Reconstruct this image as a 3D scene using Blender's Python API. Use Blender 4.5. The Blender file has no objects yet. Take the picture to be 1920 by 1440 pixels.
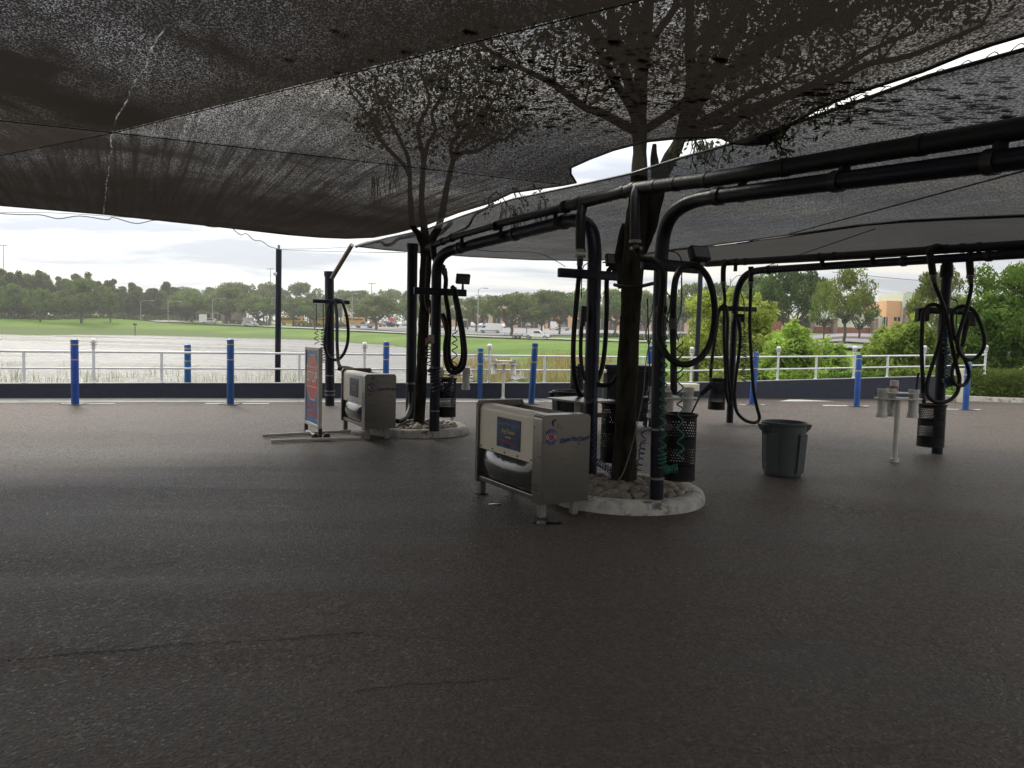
import bpy, bmesh, math, random
from mathutils import Vector, Matrix, Euler, geometry, noise
random.seed(7)
R = math.radians
SC = bpy.context.scene
COL = SC.collection

# ------------------------------------------------------------------ camera
FPX, CX, CY = 1442.0, 960.0, 720.0
CAMH = 1.7
cam_rot = Matrix.Rotation(R(90 - 3.77), 3, 'X') @ Matrix.Rotation(R(1.45), 3, 'Z')
cd = bpy.data.cameras.new('camera')
cam = bpy.data.objects.new('camera', cd)
COL.objects.link(cam)
cd.sensor_fit = 'HORIZONTAL'
cd.sensor_width = 36.0
cd.lens = 36.0 * FPX / 1920.0
cd.clip_start, cd.clip_end = 0.05, 4000
cam.matrix_world = Matrix.Translation((0, 0, CAMH)) @ cam_rot.to_4x4()
SC.camera = cam

# ------------------------------------------------------------------ world, sun, exposure
SUN_EL, SUN_AZ = R(38), R(-32)          # azimuth from the view axis, negative to the left
world = bpy.data.worlds.new("World")
SC.world = world
world.use_nodes = True


def build_world():
    nt = world.node_tree
    nt.nodes.clear()
    N, L = nt.nodes.new, nt.links.new
    out = N('ShaderNodeOutputWorld')
    bg = N('ShaderNodeBackground')
    sky = N('ShaderNodeTexSky')
    sky.sky_type = 'NISHITA'
    sky.sun_disc = False
    sky.sun_elevation = SUN_EL
    sky.sun_rotation = SUN_AZ
    tc = N('ShaderNodeTexCoord')
    sep = N('ShaderNodeSeparateXYZ')
    L(tc.outputs['Generated'], sep.inputs[0])

    def m(op, a, b=None, clamp=False):
        n = N('ShaderNodeMath')
        n.operation = op
        n.use_clamp = clamp
        for i, v in enumerate((a, b)):
            if v is None:
                continue
            if isinstance(v, (int, float)):
                n.inputs[i].default_value = v
            else:
                L(v, n.inputs[i])
        return n.outputs[0]
    z = m('MAXIMUM', sep.outputs[2], 0.0)
    den = m('ADD', z, 0.09)
    comb = N('ShaderNodeCombineXYZ')
    L(m('DIVIDE', sep.outputs[0], den), comb.inputs[0])
    L(m('DIVIDE', sep.outputs[1], den), comb.inputs[1])
    mp = N('ShaderNodeMapping')
    mp.inputs['Scale'].default_value = (0.50, 1.0, 1)
    mp.inputs['Rotation'].default_value = (0, 0, R(8))
    mp.inputs['Location'].default_value = (3.1, 1.7, 0)
    L(comb.outputs[0], mp.inputs[0])
    nz = N('ShaderNodeTexNoise')
    nz.inputs['Scale'].default_value = 1.1
    nz.inputs['Detail'].default_value = 7
    nz.inputs['Roughness'].default_value = 0.55
    nz.inputs['Distortion'].default_value = 0.4
    L(mp.outputs[0], nz.inputs['Vector'])
    ramp = N('ShaderNodeValToRGB')
    e = ramp.color_ramp.elements
    e[0].position, e[0].color = 0.37, (0.52, 0.56, 0.63, 1)
    e[1].position, e[1].color = 0.62, (1.0, 0.955, 0.86, 1)
    k = e.new(0.48)
    k.color = (0.80, 0.82, 0.85, 1)
    L(nz.outputs['Fac'], ramp.inputs[0])
    # an overcast sky is about three times as bright overhead as at the horizon
    bright = m('MULTIPLY', m('ADD', m('MULTIPLY', z, 3.2), 1.0), 0.70)
    # glow of the veiled sun
    sd = (math.sin(SUN_AZ) * math.cos(SUN_EL), math.cos(SUN_AZ) * math.cos(SUN_EL), math.sin(SUN_EL))
    dot = N('ShaderNodeVectorMath')
    dot.operation = 'DOT_PRODUCT'
    L(tc.outputs['Generated'], dot.inputs[0])
    dot.inputs[1].default_value = sd
    glow = m('MULTIPLY', m('POWER', m('MAXIMUM', dot.outputs['Value'], 0.0), 5.0), 1.0)
    bright = m('ADD', bright, glow)
    mul = N('ShaderNodeMix')
    mul.data_type = 'RGBA'
    mul.blend_type = 'MULTIPLY'
    mul.inputs[0].default_value = 1.0
    L(ramp.outputs[0], mul.inputs[6])
    cb = N('ShaderNodeCombineColor')
    for i in range(3):
        L(bright, cb.inputs[i])
    L(cb.outputs[0], mul.inputs[7])
    sc = N('ShaderNodeMix')
    sc.data_type = 'RGBA'
    sc.blend_type = 'MULTIPLY'
    sc.inputs[0].default_value = 1.0
    L(sky.outputs[0], sc.inputs[6])
    sc.inputs[7].default_value = (0.10, 0.10, 0.10, 1)
    mix = N('ShaderNodeMix')
    mix.data_type = 'RGBA'
    mix.inputs[0].default_value = 0.93
    L(sc.outputs[2], mix.inputs[6])
    L(mul.outputs[2], mix.inputs[7])
    L(mix.outputs[2], bg.inputs['Color'])
    bg.inputs['Strength'].default_value = 1.0
    L(bg.outputs[0], out.inputs['Surface'])


build_world()
sl = bpy.data.lights.new('sun', 'SUN')
sl.energy = 1.5
sl.angle = R(12)
sl.color = (1.0, 0.93, 0.80)
sun = bpy.data.objects.new('sun', sl)
COL.objects.link(sun)
sun.rotation_euler = Vector((math.sin(SUN_AZ) * math.cos(SUN_EL), math.cos(SUN_AZ) * math.cos(SUN_EL), math.sin(SUN_EL))).to_track_quat('Z', 'Y').to_euler()
vs = SC.view_settings
vs.view_transform = 'Standard'
vs.look = 'None'
vs.gamma = 1
vs.use_curve_mapping = False
vs.exposure = 0.15
SC.cycles.use_denoising = True
SC.cycles.max_bounces = 8
SC.cycles.transparent_max_bounces = 24
SC.cycles.caustics_reflective = False
SC.cycles.caustics_refractive = False


# ------------------------------------------------------------------ pixel of the photograph -> place
def ray(px, py):
    v = cam_rot @ Vector(((px - CX) / FPX, -(py - CY) / FPX, -1.0))
    return v


def P(px, py, d):
    """the point on the line of sight of a pixel at distance d ahead (world y = d)"""
    v = ray(px, py)
    return Vector((0, 0, CAMH)) + v * (d / v.y)


def G(px, py, z=0.0):
    v = ray(px, py)
    return Vector((0, 0, CAMH)) + v * ((z - CAMH) / v.z)


def hz(px):
    return 625 + (px - 960) * 0.0253


# ------------------------------------------------------------------ materials
def nodes(name):
    m = bpy.data.materials.new(name)
    m.use_nodes = True
    nt = m.node_tree
    nt.nodes.clear()
    return m, nt, nt.nodes.new, nt.links.new


def noise_node(nt, vec, scale, detail=4, rough=0.55, dist=0.0):
    n = nt.nodes.new('ShaderNodeTexNoise')
    n.inputs['Scale'].default_value = scale
    n.inputs['Detail'].default_value = detail
    n.inputs['Roughness'].default_value = rough
    n.inputs['Distortion'].default_value = dist
    nt.links.new(vec, n.inputs['Vector'])
    return n


def ramp_node(nt, fac, stops):
    r = nt.nodes.new('ShaderNodeValToRGB')
    el = r.color_ramp.elements
    while len(el) < len(stops):
        el.new(0.5)
    for e, (p, c) in zip(el, stops):
        e.position = p
        e.color = (c[0], c[1], c[2], 1) if hasattr(c, '__len__') else (c, c, c, 1)
    nt.links.new(fac, r.inputs[0])
    return r


def mnode(nt, op, a, b=None, c=None, clamp=False):
    n = nt.nodes.new('ShaderNodeMath')
    n.operation = op
    n.use_clamp = clamp
    for i, v in enumerate((a, b, c)):
        if v is None:
            continue
        if isinstance(v, (int, float)):
            n.inputs[i].default_value = v
        else:
            nt.links.new(v, n.inputs[i])
    return n.outputs[0]


MAT = {}


def M(name, col, rough=0.55, metal=0.0, var=0.18, scale=6.0, bump=0.0, bscale=60.0, rvar=0.12, bdist=0.02, stain=None, spec=0.5, coords='Object', stretch=None, objvar=0.0):
    """paint, metal, plastic, concrete: a colour with uneven wear, uneven gloss and a fine bump"""
    if name in MAT:
        return MAT[name]
    m, nt, N, L = nodes(name)
    out = N('ShaderNodeOutputMaterial')
    bs = N('ShaderNodeBsdfPrincipled')
    L(bs.outputs[0], out.inputs[0])
    tc = N('ShaderNodeTexCoord')
    vec = tc.outputs[coords]
    if stretch:
        mp = N('ShaderNodeMapping')
        mp.inputs['Scale'].default_value = stretch
        L(vec, mp.inputs[0])
        vec = mp.outputs[0]
    n1 = noise_node(nt, vec, scale, 6, 0.6)
    lo = [c * (1 - var) for c in col]
    hi = [min(1, c * (1 + var)) for c in col]
    rp = ramp_node(nt, n1.outputs['Fac'], [(0.3, lo), (0.7, hi)])
    colour = rp.outputs[0]
    if stain:
        scol, sscale, thr = stain
        n3 = noise_node(nt, vec, sscale, 8, 0.65, 0.3)
        f = ramp_node(nt, n3.outputs['Fac'], [(thr, 0.0), (min(1, thr + 0.12), 1.0)])
        mx = N('ShaderNodeMix')
        mx.data_type = 'RGBA'
        L(f.outputs[0], mx.inputs[0])
        L(colour, mx.inputs[6])
        mx.inputs[7].default_value = (*scol, 1)
        colour = mx.outputs[2]
    if objvar:
        oi = N('ShaderNodeObjectInfo')
        hs = N('ShaderNodeHueSaturation')
        L(colour, hs.inputs['Color'])
        L(mnode(nt, 'MULTIPLY_ADD', oi.outputs['Random'], objvar, 1 - objvar / 2), hs.inputs['Value'])
        L(mnode(nt, 'MULTIPLY_ADD', oi.outputs['Random'], 0.03, 0.485), hs.inputs['Hue'])
        colour = hs.outputs[0]
    L(colour, bs.inputs['Base Color'])
    n2 = noise_node(nt, vec, scale * 2.7, 4, 0.6)
    L(ramp_node(nt, n2.outputs['Fac'], [(0.3, max(0.03, rough - rvar)), (0.7, min(1, rough + rvar))]).outputs[0], bs.inputs['Roughness'])
    bs.inputs['Metallic'].default_value = metal
    bs.inputs['Specular IOR Level'].default_value = spec
    if bump:
        nb = noise_node(nt, vec, bscale, 5, 0.6)
        b = N('ShaderNodeBump')
        b.inputs['Strength'].default_value = bump
        b.inputs['Distance'].default_value = bdist
        L(nb.outputs['Fac'], b.inputs['Height'])
        L(b.outputs[0], bs.inputs['Normal'])
    MAT[name] = m
    return m


def leaf_mat(name, col, trans=0.35, var=0.4, scale=0.5, objvar=0.35, dry=None):
    if name in MAT:
        return MAT[name]
    m, nt, N, L = nodes(name)
    out = N('ShaderNodeOutputMaterial')
    tc = N('ShaderNodeTexCoord')
    n1 = noise_node(nt, tc.outputs['Object'], scale, 5, 0.7)
    lo = [c * (1 - var) for c in col]
    hi = [c * (1 + var) for c in col]
    hi[0] *= 1.12
    rp = ramp_node(nt, n1.outputs['Fac'], [(0.32, lo), (0.68, hi)])
    colour = rp.outputs[0]
    geo = N('ShaderNodeNewGeometry')
    hs = N('ShaderNodeHueSaturation')
    L(colour, hs.inputs['Color'])
    v = mnode(nt, 'MULTIPLY_ADD', geo.outputs['Random Per Island'], 0.7, 0.65)
    oi = N('ShaderNodeObjectInfo')
    v = mnode(nt, 'MULTIPLY', v, mnode(nt, 'MULTIPLY_ADD', oi.outputs['Random'], objvar, 1 - objvar / 2))
    L(v, hs.inputs['Value'])
    L(mnode(nt, 'MULTIPLY_ADD', oi.outputs['Random'], 0.035, 0.4825), hs.inputs['Hue'])
    df = N('ShaderNodeBsdfDiffuse')
    tr = N('ShaderNodeBsdfTranslucent')
    L(hs.outputs[0], df.inputs[0])
    hs2 = N('ShaderNodeHueSaturation')
    hs2.inputs['Value'].default_value = 1.25
    hs2.inputs['Hue'].default_value = 0.485
    L(hs.outputs[0], hs2.inputs['Color'])
    L(hs2.outputs[0], tr.inputs[0])
    mx = N('ShaderNodeMixShader')
    mx.inputs[0].default_value = trans
    L(df.outputs[0], mx.inputs[1])
    L(tr.outputs[0], mx.inputs[2])
    L(mx.outputs[0], out.inputs[0])
    MAT[name] = m
    return m


def sail_mat(name, base, speck, sc=70.0, rot=0.0, thr=0.56, dirt=(0.38, 0.64, 0.06), streak=0.75, ribs=0.0, colour=(0.012, 0.011, 0.010), tcol=(0.018, 0.0145, 0.012), slits=(), sag_shade=None):
    """knitted shade cloth: dark threads, tiny gaps that let the sky through, dirtier in patches;
    slits = lines ((x, y), (x, y)) where a stitched joint has opened a few millimetres"""
    m, nt, N, L = nodes(name)
    out = N('ShaderNodeOutputMaterial')
    tc = N('ShaderNodeTexCoord')
    mp = N('ShaderNodeMapping')
    mp.inputs['Rotation'].default_value = (0, 0, rot)
    L(tc.outputs['Object'], mp.inputs[0])
    mp2 = N('ShaderNodeMapping')
    mp2.inputs['Scale'].default_value = (sc, sc * .6, 1)
    L(mp.outputs[0], mp2.inputs[0])
    fine = noise_node(nt, mp2.outputs[0], 1.0, 2, 0.7)
    f1 = ramp_node(nt, fine.outputs['Fac'], [(thr, 0.0), (thr + 0.14, 1.0)]).outputs[0]
    mp3 = N('ShaderNodeMapping')
    mp3.inputs['Scale'].default_value = (16.0, 0.5, 1)
    L(mp.outputs[0], mp3.inputs[0])
    st = noise_node(nt, mp3.outputs[0], 1.0, 4, 0.6)
    f2 = ramp_node(nt, st.outputs['Fac'], [(0.36, 1 - streak), (0.64, 1.0)]).outputs[0]
    dn = noise_node(nt, tc.outputs['Object'], 0.55, 6, 0.62, 0.5)
    f3 = ramp_node(nt, dn.outputs['Fac'], [(dirt[0], dirt[2]), (dirt[1], 1.0)]).outputs[0]
    t = mnode(nt, 'MULTIPLY', mnode(nt, 'MULTIPLY', f1, f2), f3)
    t = mnode(nt, 'MULTIPLY_ADD', t, speck, base)
    if ribs:
        wv = N('ShaderNodeTexWave')
        wv.inputs['Scale'].default_value = ribs
        wv.inputs['Distortion'].default_value = 0.6
        L(mp.outputs[0], wv.inputs['Vector'])
        t = mnode(nt, 'MULTIPLY', t, mnode(nt, 'MULTIPLY_ADD', wv.outputs['Fac'], 0.9, 0.55))
    sep = N('ShaderNodeSeparateXYZ')
    L(tc.outputs['Object'], sep.inputs[0])
    if sag_shade:       # shade of the sagging panel painted into the weave, graded from the joint
        (ax, ay), (bx_, by), w0, w1, g0, g1 = sag_shade
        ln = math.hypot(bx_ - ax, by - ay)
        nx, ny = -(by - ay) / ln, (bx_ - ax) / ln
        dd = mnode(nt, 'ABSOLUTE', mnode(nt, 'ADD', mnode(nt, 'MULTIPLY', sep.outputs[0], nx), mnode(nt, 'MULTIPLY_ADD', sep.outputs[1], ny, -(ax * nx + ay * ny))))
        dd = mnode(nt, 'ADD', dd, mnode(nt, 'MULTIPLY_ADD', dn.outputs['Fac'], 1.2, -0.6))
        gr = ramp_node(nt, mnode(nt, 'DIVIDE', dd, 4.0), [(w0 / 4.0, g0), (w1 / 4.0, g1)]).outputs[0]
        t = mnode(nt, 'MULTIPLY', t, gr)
    for (ax, ay), (bx_, by) in slits:
        dx, dy = bx_ - ax, by - ay
        ln = math.hypot(dx, dy)
        dx, dy = dx / ln, dy / ln
        al = mnode(nt, 'ADD', mnode(nt, 'MULTIPLY', sep.outputs[0], dx), mnode(nt, 'MULTIPLY_ADD', sep.outputs[1], dy, -(ax * dx + ay * dy)))
        ac = mnode(nt, 'ADD', mnode(nt, 'MULTIPLY', sep.outputs[0], -dy), mnode(nt, 'MULTIPLY_ADD', sep.outputs[1], dx, (ax * dy - ay * dx)))
        wob = noise_node(nt, tc.outputs['Object'], 2.0, 3)
        ac = mnode(nt, 'ABSOLUTE', mnode(nt, 'ADD', ac, mnode(nt, 'MULTIPLY_ADD', wob.outputs['Fac'], 0.08, -0.04)))
        on = mnode(nt, 'MULTIPLY', mnode(nt, 'LESS_THAN', ac, 0.006), mnode(nt, 'MULTIPLY', mnode(nt, 'GREATER_THAN', al, 0.0), mnode(nt, 'LESS_THAN', al, ln)))
        br_ = noise_node(nt, tc.outputs['Object'], 5.0, 3)
        on = mnode(nt, 'MULTIPLY', on, ramp_node(nt, br_.outputs['Fac'], [(0.42, 0.01), (0.66, 0.16)]).outputs[0])
        t = mnode(nt, 'MAXIMUM', t, on)
    tp = N('ShaderNodeBsdfTransparent')
    df = N('ShaderNodeBsdfDiffuse')
    df.inputs[0].default_value = (*colour, 1)
    tl = N('ShaderNodeBsdfTranslucent')
    tl.inputs[0].default_value = (*tcol, 1)
    mx0 = N('ShaderNodeMixShader')
    mx0.inputs[0].default_value = 0.45
    L(df.outputs[0], mx0.inputs[1])
    L(tl.outputs[0], mx0.inputs[2])
    mx = N('ShaderNodeMixShader')
    L(t, mx.inputs[0])
    L(mx0.outputs[0], mx.inputs[1])
    L(tp.outputs[0], mx.inputs[2])
    L(mx.outputs[0], out.inputs[0])
    return m


def asphalt_mat():
    m, nt, N, L = nodes('asphalt')
    out = N('ShaderNodeOutputMaterial')
    bs = N('ShaderNodeBsdfPrincipled')
    L(bs.outputs[0], out.inputs[0])
    tc = N('ShaderNodeTexCoord')
    ob = tc.outputs['Object']
    fine = noise_node(nt, ob, 55, 6, 0.7)
    med = noise_node(nt, ob, 3.0, 6, 0.6, 0.3)
    # wheels have swept round the bay: streaks follow wide arcs
    sp = N('ShaderNodeSeparateXYZ')
    L(ob, sp.inputs[0])
    dx = mnode(nt, 'ADD', sp.outputs[0], 1.5)
    dy = mnode(nt, 'ADD', sp.outputs[1], 15.0)
    rad = mnode(nt, 'SQRT', mnode(nt, 'ADD', mnode(nt, 'MULTIPLY', dx, dx), mnode(nt, 'MULTIPLY', dy, dy)))
    ang = mnode(nt, 'ARCTAN2', dx, dy)
    arc = N('ShaderNodeCombineXYZ')
    L(mnode(nt, 'MULTIPLY', rad, 1.15), arc.inputs[0])
    L(mnode(nt, 'MULTIPLY', ang, 3.2), arc.inputs[1])
    big = noise_node(nt, arc.outputs[0], 1.0, 7, 0.62, 0.5)
    st1 = N('ShaderNodeTexVoronoi')
    st1.inputs['Scale'].default_value = 62
    L(ob, st1.inputs['Vector'])
    st2 = N('ShaderNodeTexVoronoi')
    st2.inputs['Scale'].default_value = 26
    L(ob, st2.inputs['Vector'])
    s1 = N('ShaderNodeSeparateColor')
    L(st1.outputs['Color'], s1.inputs[0])
    s2 = N('ShaderNodeSeparateColor')
    L(st2.outputs['Color'], s2.inputs[0])
    g = mnode(nt, 'ADD', mnode(nt, 'MULTIPLY', s1.outputs[0], 0.55), mnode(nt, 'MULTIPLY_ADD', s2.outputs[1], 0.16, 0.045))
    g = mnode(nt, 'ADD', g, mnode(nt, 'MULTIPLY_ADD', fine.outputs['Fac'], 0.9, -0.35))
    c1 = ramp_node(nt, g, [(0.16, (0.014, 0.0092, 0.0066)), (0.52, (0.072, 0.0500, 0.0375)), (0.80, (0.135, 0.100, 0.078)), (0.95, (0.30, 0.24, 0.20))]).outputs[0]
    mul = N('ShaderNodeMix')
    mul.data_type = 'RGBA'
    mul.blend_type = 'MULTIPLY'
    mul.inputs[0].default_value = 1
    L(c1, mul.inputs[6])
    w = mnode(nt, 'MULTIPLY_ADD', big.outputs['Fac'], 1.9, 0.05)
    w = mnode(nt, 'MULTIPLY', w, mnode(nt, 'MULTIPLY_ADD', med.outputs['Fac'], 0.5, 0.75))
    cb = N('ShaderNodeCombineColor')
    for i in range(3):
        L(w, cb.inputs[i])
    L(cb.outputs[0], mul.inputs[7])
    # a few long thin cracks
    vor = N('ShaderNodeTexVoronoi')
    vor.feature = 'DISTANCE_TO_EDGE'
    vor.inputs['Scale'].default_value = 0.21
    dv = noise_node(nt, ob, 1.6, 5, 0.6)
    vm = N('ShaderNodeVectorMath')
    vm.operation = 'MULTIPLY_ADD'
    L(dv.outputs['Color'], vm.inputs[0])
    vm.inputs[1].default_value = (0.5, 0.5, 0)
    L(ob, vm.inputs[2])
    L(vm.outputs[0], vor.inputs['Vector'])
    crack = ramp_node(nt, vor.outputs['Distance'], [(0.0, 0.35), (0.0016, 1.0)]).outputs[0]
    gap = ramp_node(nt, noise_node(nt, ob, 0.35, 2).outputs['Fac'], [(0.5, 1.0), (0.56, 0.0)]).outputs[0]
    crack = mnode(nt, 'MAXIMUM', crack, gap)
    mul2 = N('ShaderNodeMix')
    mul2.data_type = 'RGBA'
    mul2.blend_type = 'MULTIPLY'
    mul2.inputs[0].default_value = 1
    # dried gum and drips, and a few dark oil patches
    gv = N('ShaderNodeTexVoronoi')
    gv.inputs['Scale'].default_value = 1.5
    L(ob, gv.inputs['Vector'])
    gc = N('ShaderNodeSeparateColor')
    L(gv.outputs['Color'], gc.inputs[0])
    gum = mnode(nt, 'LESS_THAN', gv.outputs['Distance'], mnode(nt, 'MULTIPLY_ADD', gc.outputs[0], 0.085, -0.035))
    gm = N('ShaderNodeMix')
    gm.data_type = 'RGBA'
    L(mnode(nt, 'MULTIPLY', gum, 0.55), gm.inputs[0])
    L(mul.outputs[2], gm.inputs[6])
    gm.inputs[7].default_value = (0.22, 0.20, 0.18, 1)
    oil = ramp_node(nt, noise_node(nt, ob, 0.8, 5, 0.55, 0.6).outputs['Fac'], [(0.60, 0.0), (0.72, 0.6)]).outputs[0]
    om = N('ShaderNodeMix')
    om.data_type = 'RGBA'
    L(oil, om.inputs[0])
    L(gm.outputs[2], om.inputs[6])
    om.inputs[7].default_value = (0.012, 0.010, 0.009, 1)
    L(om.outputs[2], mul2.inputs[6])
    cb2 = N('ShaderNodeCombineColor')
    for i in range(3):
        L(crack, cb2.inputs[i])
    L(cb2.outputs[0], mul2.inputs[7])
    L(mul2.outputs[2], bs.inputs['Base Color'])
    rr = mnode(nt, 'ADD', mnode(nt, 'MULTIPLY_ADD', big.outputs['Fac'], 0.40, 0.24), mnode(nt, 'MULTIPLY', fine.outputs['Fac'], 0.18), clamp=True)
    rr = mnode(nt, 'MULTIPLY', rr, ramp_node(nt, s1.outputs[1], [(0.90, 1.0), (0.95, 0.50)]).outputs[0])
    L(rr, bs.inputs['Roughness'])
    bs.inputs['Specular IOR Level'].default_value = 0.62
    bs.inputs['Specular Tint'].default_value = (1.0, 0.88, 0.79, 1)
    agg = N('ShaderNodeTexVoronoi')
    agg.inputs['Scale'].default_value = 52
    L(ob, agg.inputs['Vector'])
    h = mnode(nt, 'ADD', mnode(nt, 'MULTIPLY', agg.outputs['Distance'], -0.8), mnode(nt, 'MULTIPLY', fine.outputs['Fac'], 1.4))
    b = N('ShaderNodeBump')
    b.inputs['Strength'].default_value = 1.0
    b.inputs['Distance'].default_value = 0.05
    L(h, b.inputs['Height'])
    L(b.outputs[0], bs.inputs['Normal'])
    return m


def water_mat():
    m, nt, N, L = nodes('water')
    out = N('ShaderNodeOutputMaterial')
    bs = N('ShaderNodeBsdfPrincipled')
    L(bs.outputs[0], out.inputs[0])
    tc = N('ShaderNodeTexCoord')
    bs.inputs['Base Color'].default_value = (0.10, 0.09, 0.078, 1)
    bs.inputs['IOR'].default_value = 1.33
    mp = N('ShaderNodeMapping')
    mp.inputs['Scale'].default_value = (0.5, 1.6, 1)
    L(tc.outputs['Object'], mp.inputs[0])
    n1 = noise_node(nt, mp.outputs[0], 0.9, 8, 0.68)
    mpw = N('ShaderNodeMapping')
    mpw.inputs['Scale'].default_value = (0.02, 0.09, 1)
    mpw.inputs['Rotation'].default_value = (0, 0, R(12))
    L(tc.outputs['Object'], mpw.inputs[0])
    gust = noise_node(nt, mpw.outputs[0], 1.0, 5, 0.6, 0.4)
    L(ramp_node(nt, gust.outputs['Fac'], [(0.36, 0.12), (0.62, 0.40)]).outputs[0], bs.inputs['Roughness'])
    mpb = N('ShaderNodeMapping')
    mpb.inputs['Scale'].default_value = (0.12, 0.45, 1)
    L(tc.outputs['Object'], mpb.inputs[0])
    swell = noise_node(nt, mpb.outputs[0], 1.0, 4, 0.6)
    b = N('ShaderNodeBump')
    b.inputs['Strength'].default_value = 0.8
    b.inputs['Distance'].default_value = 0.22
    L(mnode(nt, 'ADD', n1.outputs['Fac'], mnode(nt, 'MULTIPLY', swell.outputs['Fac'], 1.4)), b.inputs['Height'])
    L(b.outputs[0], bs.inputs['Normal'])
    return m


def land_mat():
    m, nt, N, L = nodes('grassland')
    out = N('ShaderNodeOutputMaterial')
    bs = N('ShaderNodeBsdfPrincipled')
    bs.inputs['Roughness'].default_value = 0.9
    bs.inputs['Specular IOR Level'].default_value = 0.15
    L(bs.outputs[0], out.inputs[0])
    tc = N('ShaderNodeTexCoord')
    ob = tc.outputs['Object']
    n1 = noise_node(nt, ob, 0.06, 6, 0.6, 0.4)
    n2 = noise_node(nt, ob, 1.7, 6, 0.75)
    f = mnode(nt, 'MULTIPLY_ADD', n2.outputs['Fac'], 0.5, mnode(nt, 'MULTIPLY', n1.outputs['Fac'], 0.5))
    c = ramp_node(nt, f, [(0.36, (0.050, 0.100, 0.012)), (0.5, (0.088, 0.155, 0.018)), (0.64, (0.150, 0.205, 0.034))]).outputs[0]
    # the rank waterside growth is darker and greyer than the mown slope
    sep = N('ShaderNodeSeparateXYZ')
    L(ob, sep.inputs[0])
    zz = mnode(nt, 'ADD', sep.outputs[2], mnode(nt, 'MULTIPLY_ADD', n1.outputs['Fac'], 1.2, -0.6))
    lft = mnode(nt, 'MULTIPLY', mnode(nt, 'MULTIPLY_ADD', sep.outputs[0], -0.016, -0.5, clamp=True), 1.1)
    zz = mnode(nt, 'SUBTRACT', zz, lft)
    k = ramp_node(nt, mnode(nt, 'MULTIPLY_ADD', zz, 1.0, 1.0), [(0.05, 1.0), (0.45, 0.0)]).outputs[0]
    mx = N('ShaderNodeMix')
    mx.data_type = 'RGBA'
    L(k, mx.inputs[0])
    L(c, mx.inputs[6])
    mx.inputs[7].default_value = (0.075, 0.110, 0.030, 1)
    L(mx.outputs[2], bs.inputs['Base Color'])
    b = N('ShaderNodeBump')
    b.inputs['Strength'].default_value = 0.6
    b.inputs['Distance'].default_value = 0.25
    L(n2.outputs['Fac'], b.inputs['Height'])
    L(b.outputs[0], bs.inputs['Normal'])
    return m


def perforated_mat():
    """black sheet steel with two bands of punched holes (UV: u round the drum in metres, v height 0..1)"""
    m, nt, N, L = nodes('perforated_steel')
    out = N('ShaderNodeOutputMaterial')
    uv = N('ShaderNodeUVMap')
    sep = N('ShaderNodeSeparateXYZ')
    L(uv.outputs[0], sep.inputs[0])
    v0 = mnode(nt, 'MULTIPLY', sep.outputs[1], 0.63 / 0.026)
    row = mnode(nt, 'FLOOR', v0)
    par = mnode(nt, 'MULTIPLY', mnode(nt, 'MODULO', row, 2.0), 0.5)
    u0 = mnode(nt, 'ADD', mnode(nt, 'MULTIPLY', sep.outputs[0], 1 / 0.030), par)
    du = mnode(nt, 'SUBTRACT', mnode(nt, 'FRACT', u0), 0.5)
    dv = mnode(nt, 'SUBTRACT', mnode(nt, 'FRACT', v0), 0.5)
    r2 = mnode(nt, 'ADD', mnode(nt, 'MULTIPLY', du, du), mnode(nt, 'MULTIPLY', mnode(nt, 'MULTIPLY', dv, dv), 0.8))
    hole = mnode(nt, 'LESS_THAN', r2, 0.088)
    a = mnode(nt, 'MULTIPLY', mnode(nt, 'GREATER_THAN', sep.outputs[1], 0.21), mnode(nt, 'LESS_THAN', sep.outputs[1], 0.50))
    c = mnode(nt, 'MULTIPLY', mnode(nt, 'GREATER_THAN', sep.outputs[1], 0.62), mnode(nt, 'LESS_THAN', sep.outputs[1], 0.90))
    hole = mnode(nt, 'MULTIPLY', hole, mnode(nt, 'ADD', a, c))
    bs = N('ShaderNodeBsdfPrincipled')
    bs.inputs['Base Color'].default_value = (0.005, 0.005, 0.006, 1)
    bs.inputs['Specular IOR Level'].default_value = 0.25
    tc = N('ShaderNodeTexCoord')
    L(ramp_node(nt, noise_node(nt, tc.outputs['Object'], 14, 4).outputs['Fac'], [(0.3, 0.42), (0.7, 0.62)]).outputs[0], bs.inputs['Roughness'])
    tp = N('ShaderNodeBsdfTransparent')
    mx = N('ShaderNodeMixShader')
    L(hole, mx.inputs[0])
    L(bs.outputs[0], mx.inputs[1])
    L(tp.outputs[0], mx.inputs[2])
    L(mx.outputs[0], out.inputs[0])
    return m


def plexi_mat():
    m, nt, N, L = nodes('smoked_plastic')
    out = N('ShaderNodeOutputMaterial')
    bs = N('ShaderNodeBsdfPrincipled')
    bs.inputs['Base Color'].default_value = (0.045, 0.05, 0.045, 1)
    bs.inputs['Roughness'].default_value = 0.13
    bs.inputs['Coat Weight'].default_value = 0.45
    bs.inputs['Coat Roughness'].default_value = 0.03
    tc = N('ShaderNodeTexCoord')
    n1 = noise_node(nt, tc.outputs['Object'], 2.5, 3, 0.5)
    b = N('ShaderNodeBump')
    b.inputs['Strength'].default_value = 0.25
    b.inputs['Distance'].default_value = 0.05
    L(n1.outputs['Fac'], b.inputs['Height'])
    L(b.outputs[0], bs.inputs['Normal'])
    L(b.outputs[0], bs.inputs['Coat Normal'])
    L(bs.outputs[0], out.inputs[0])
    return m


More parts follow.
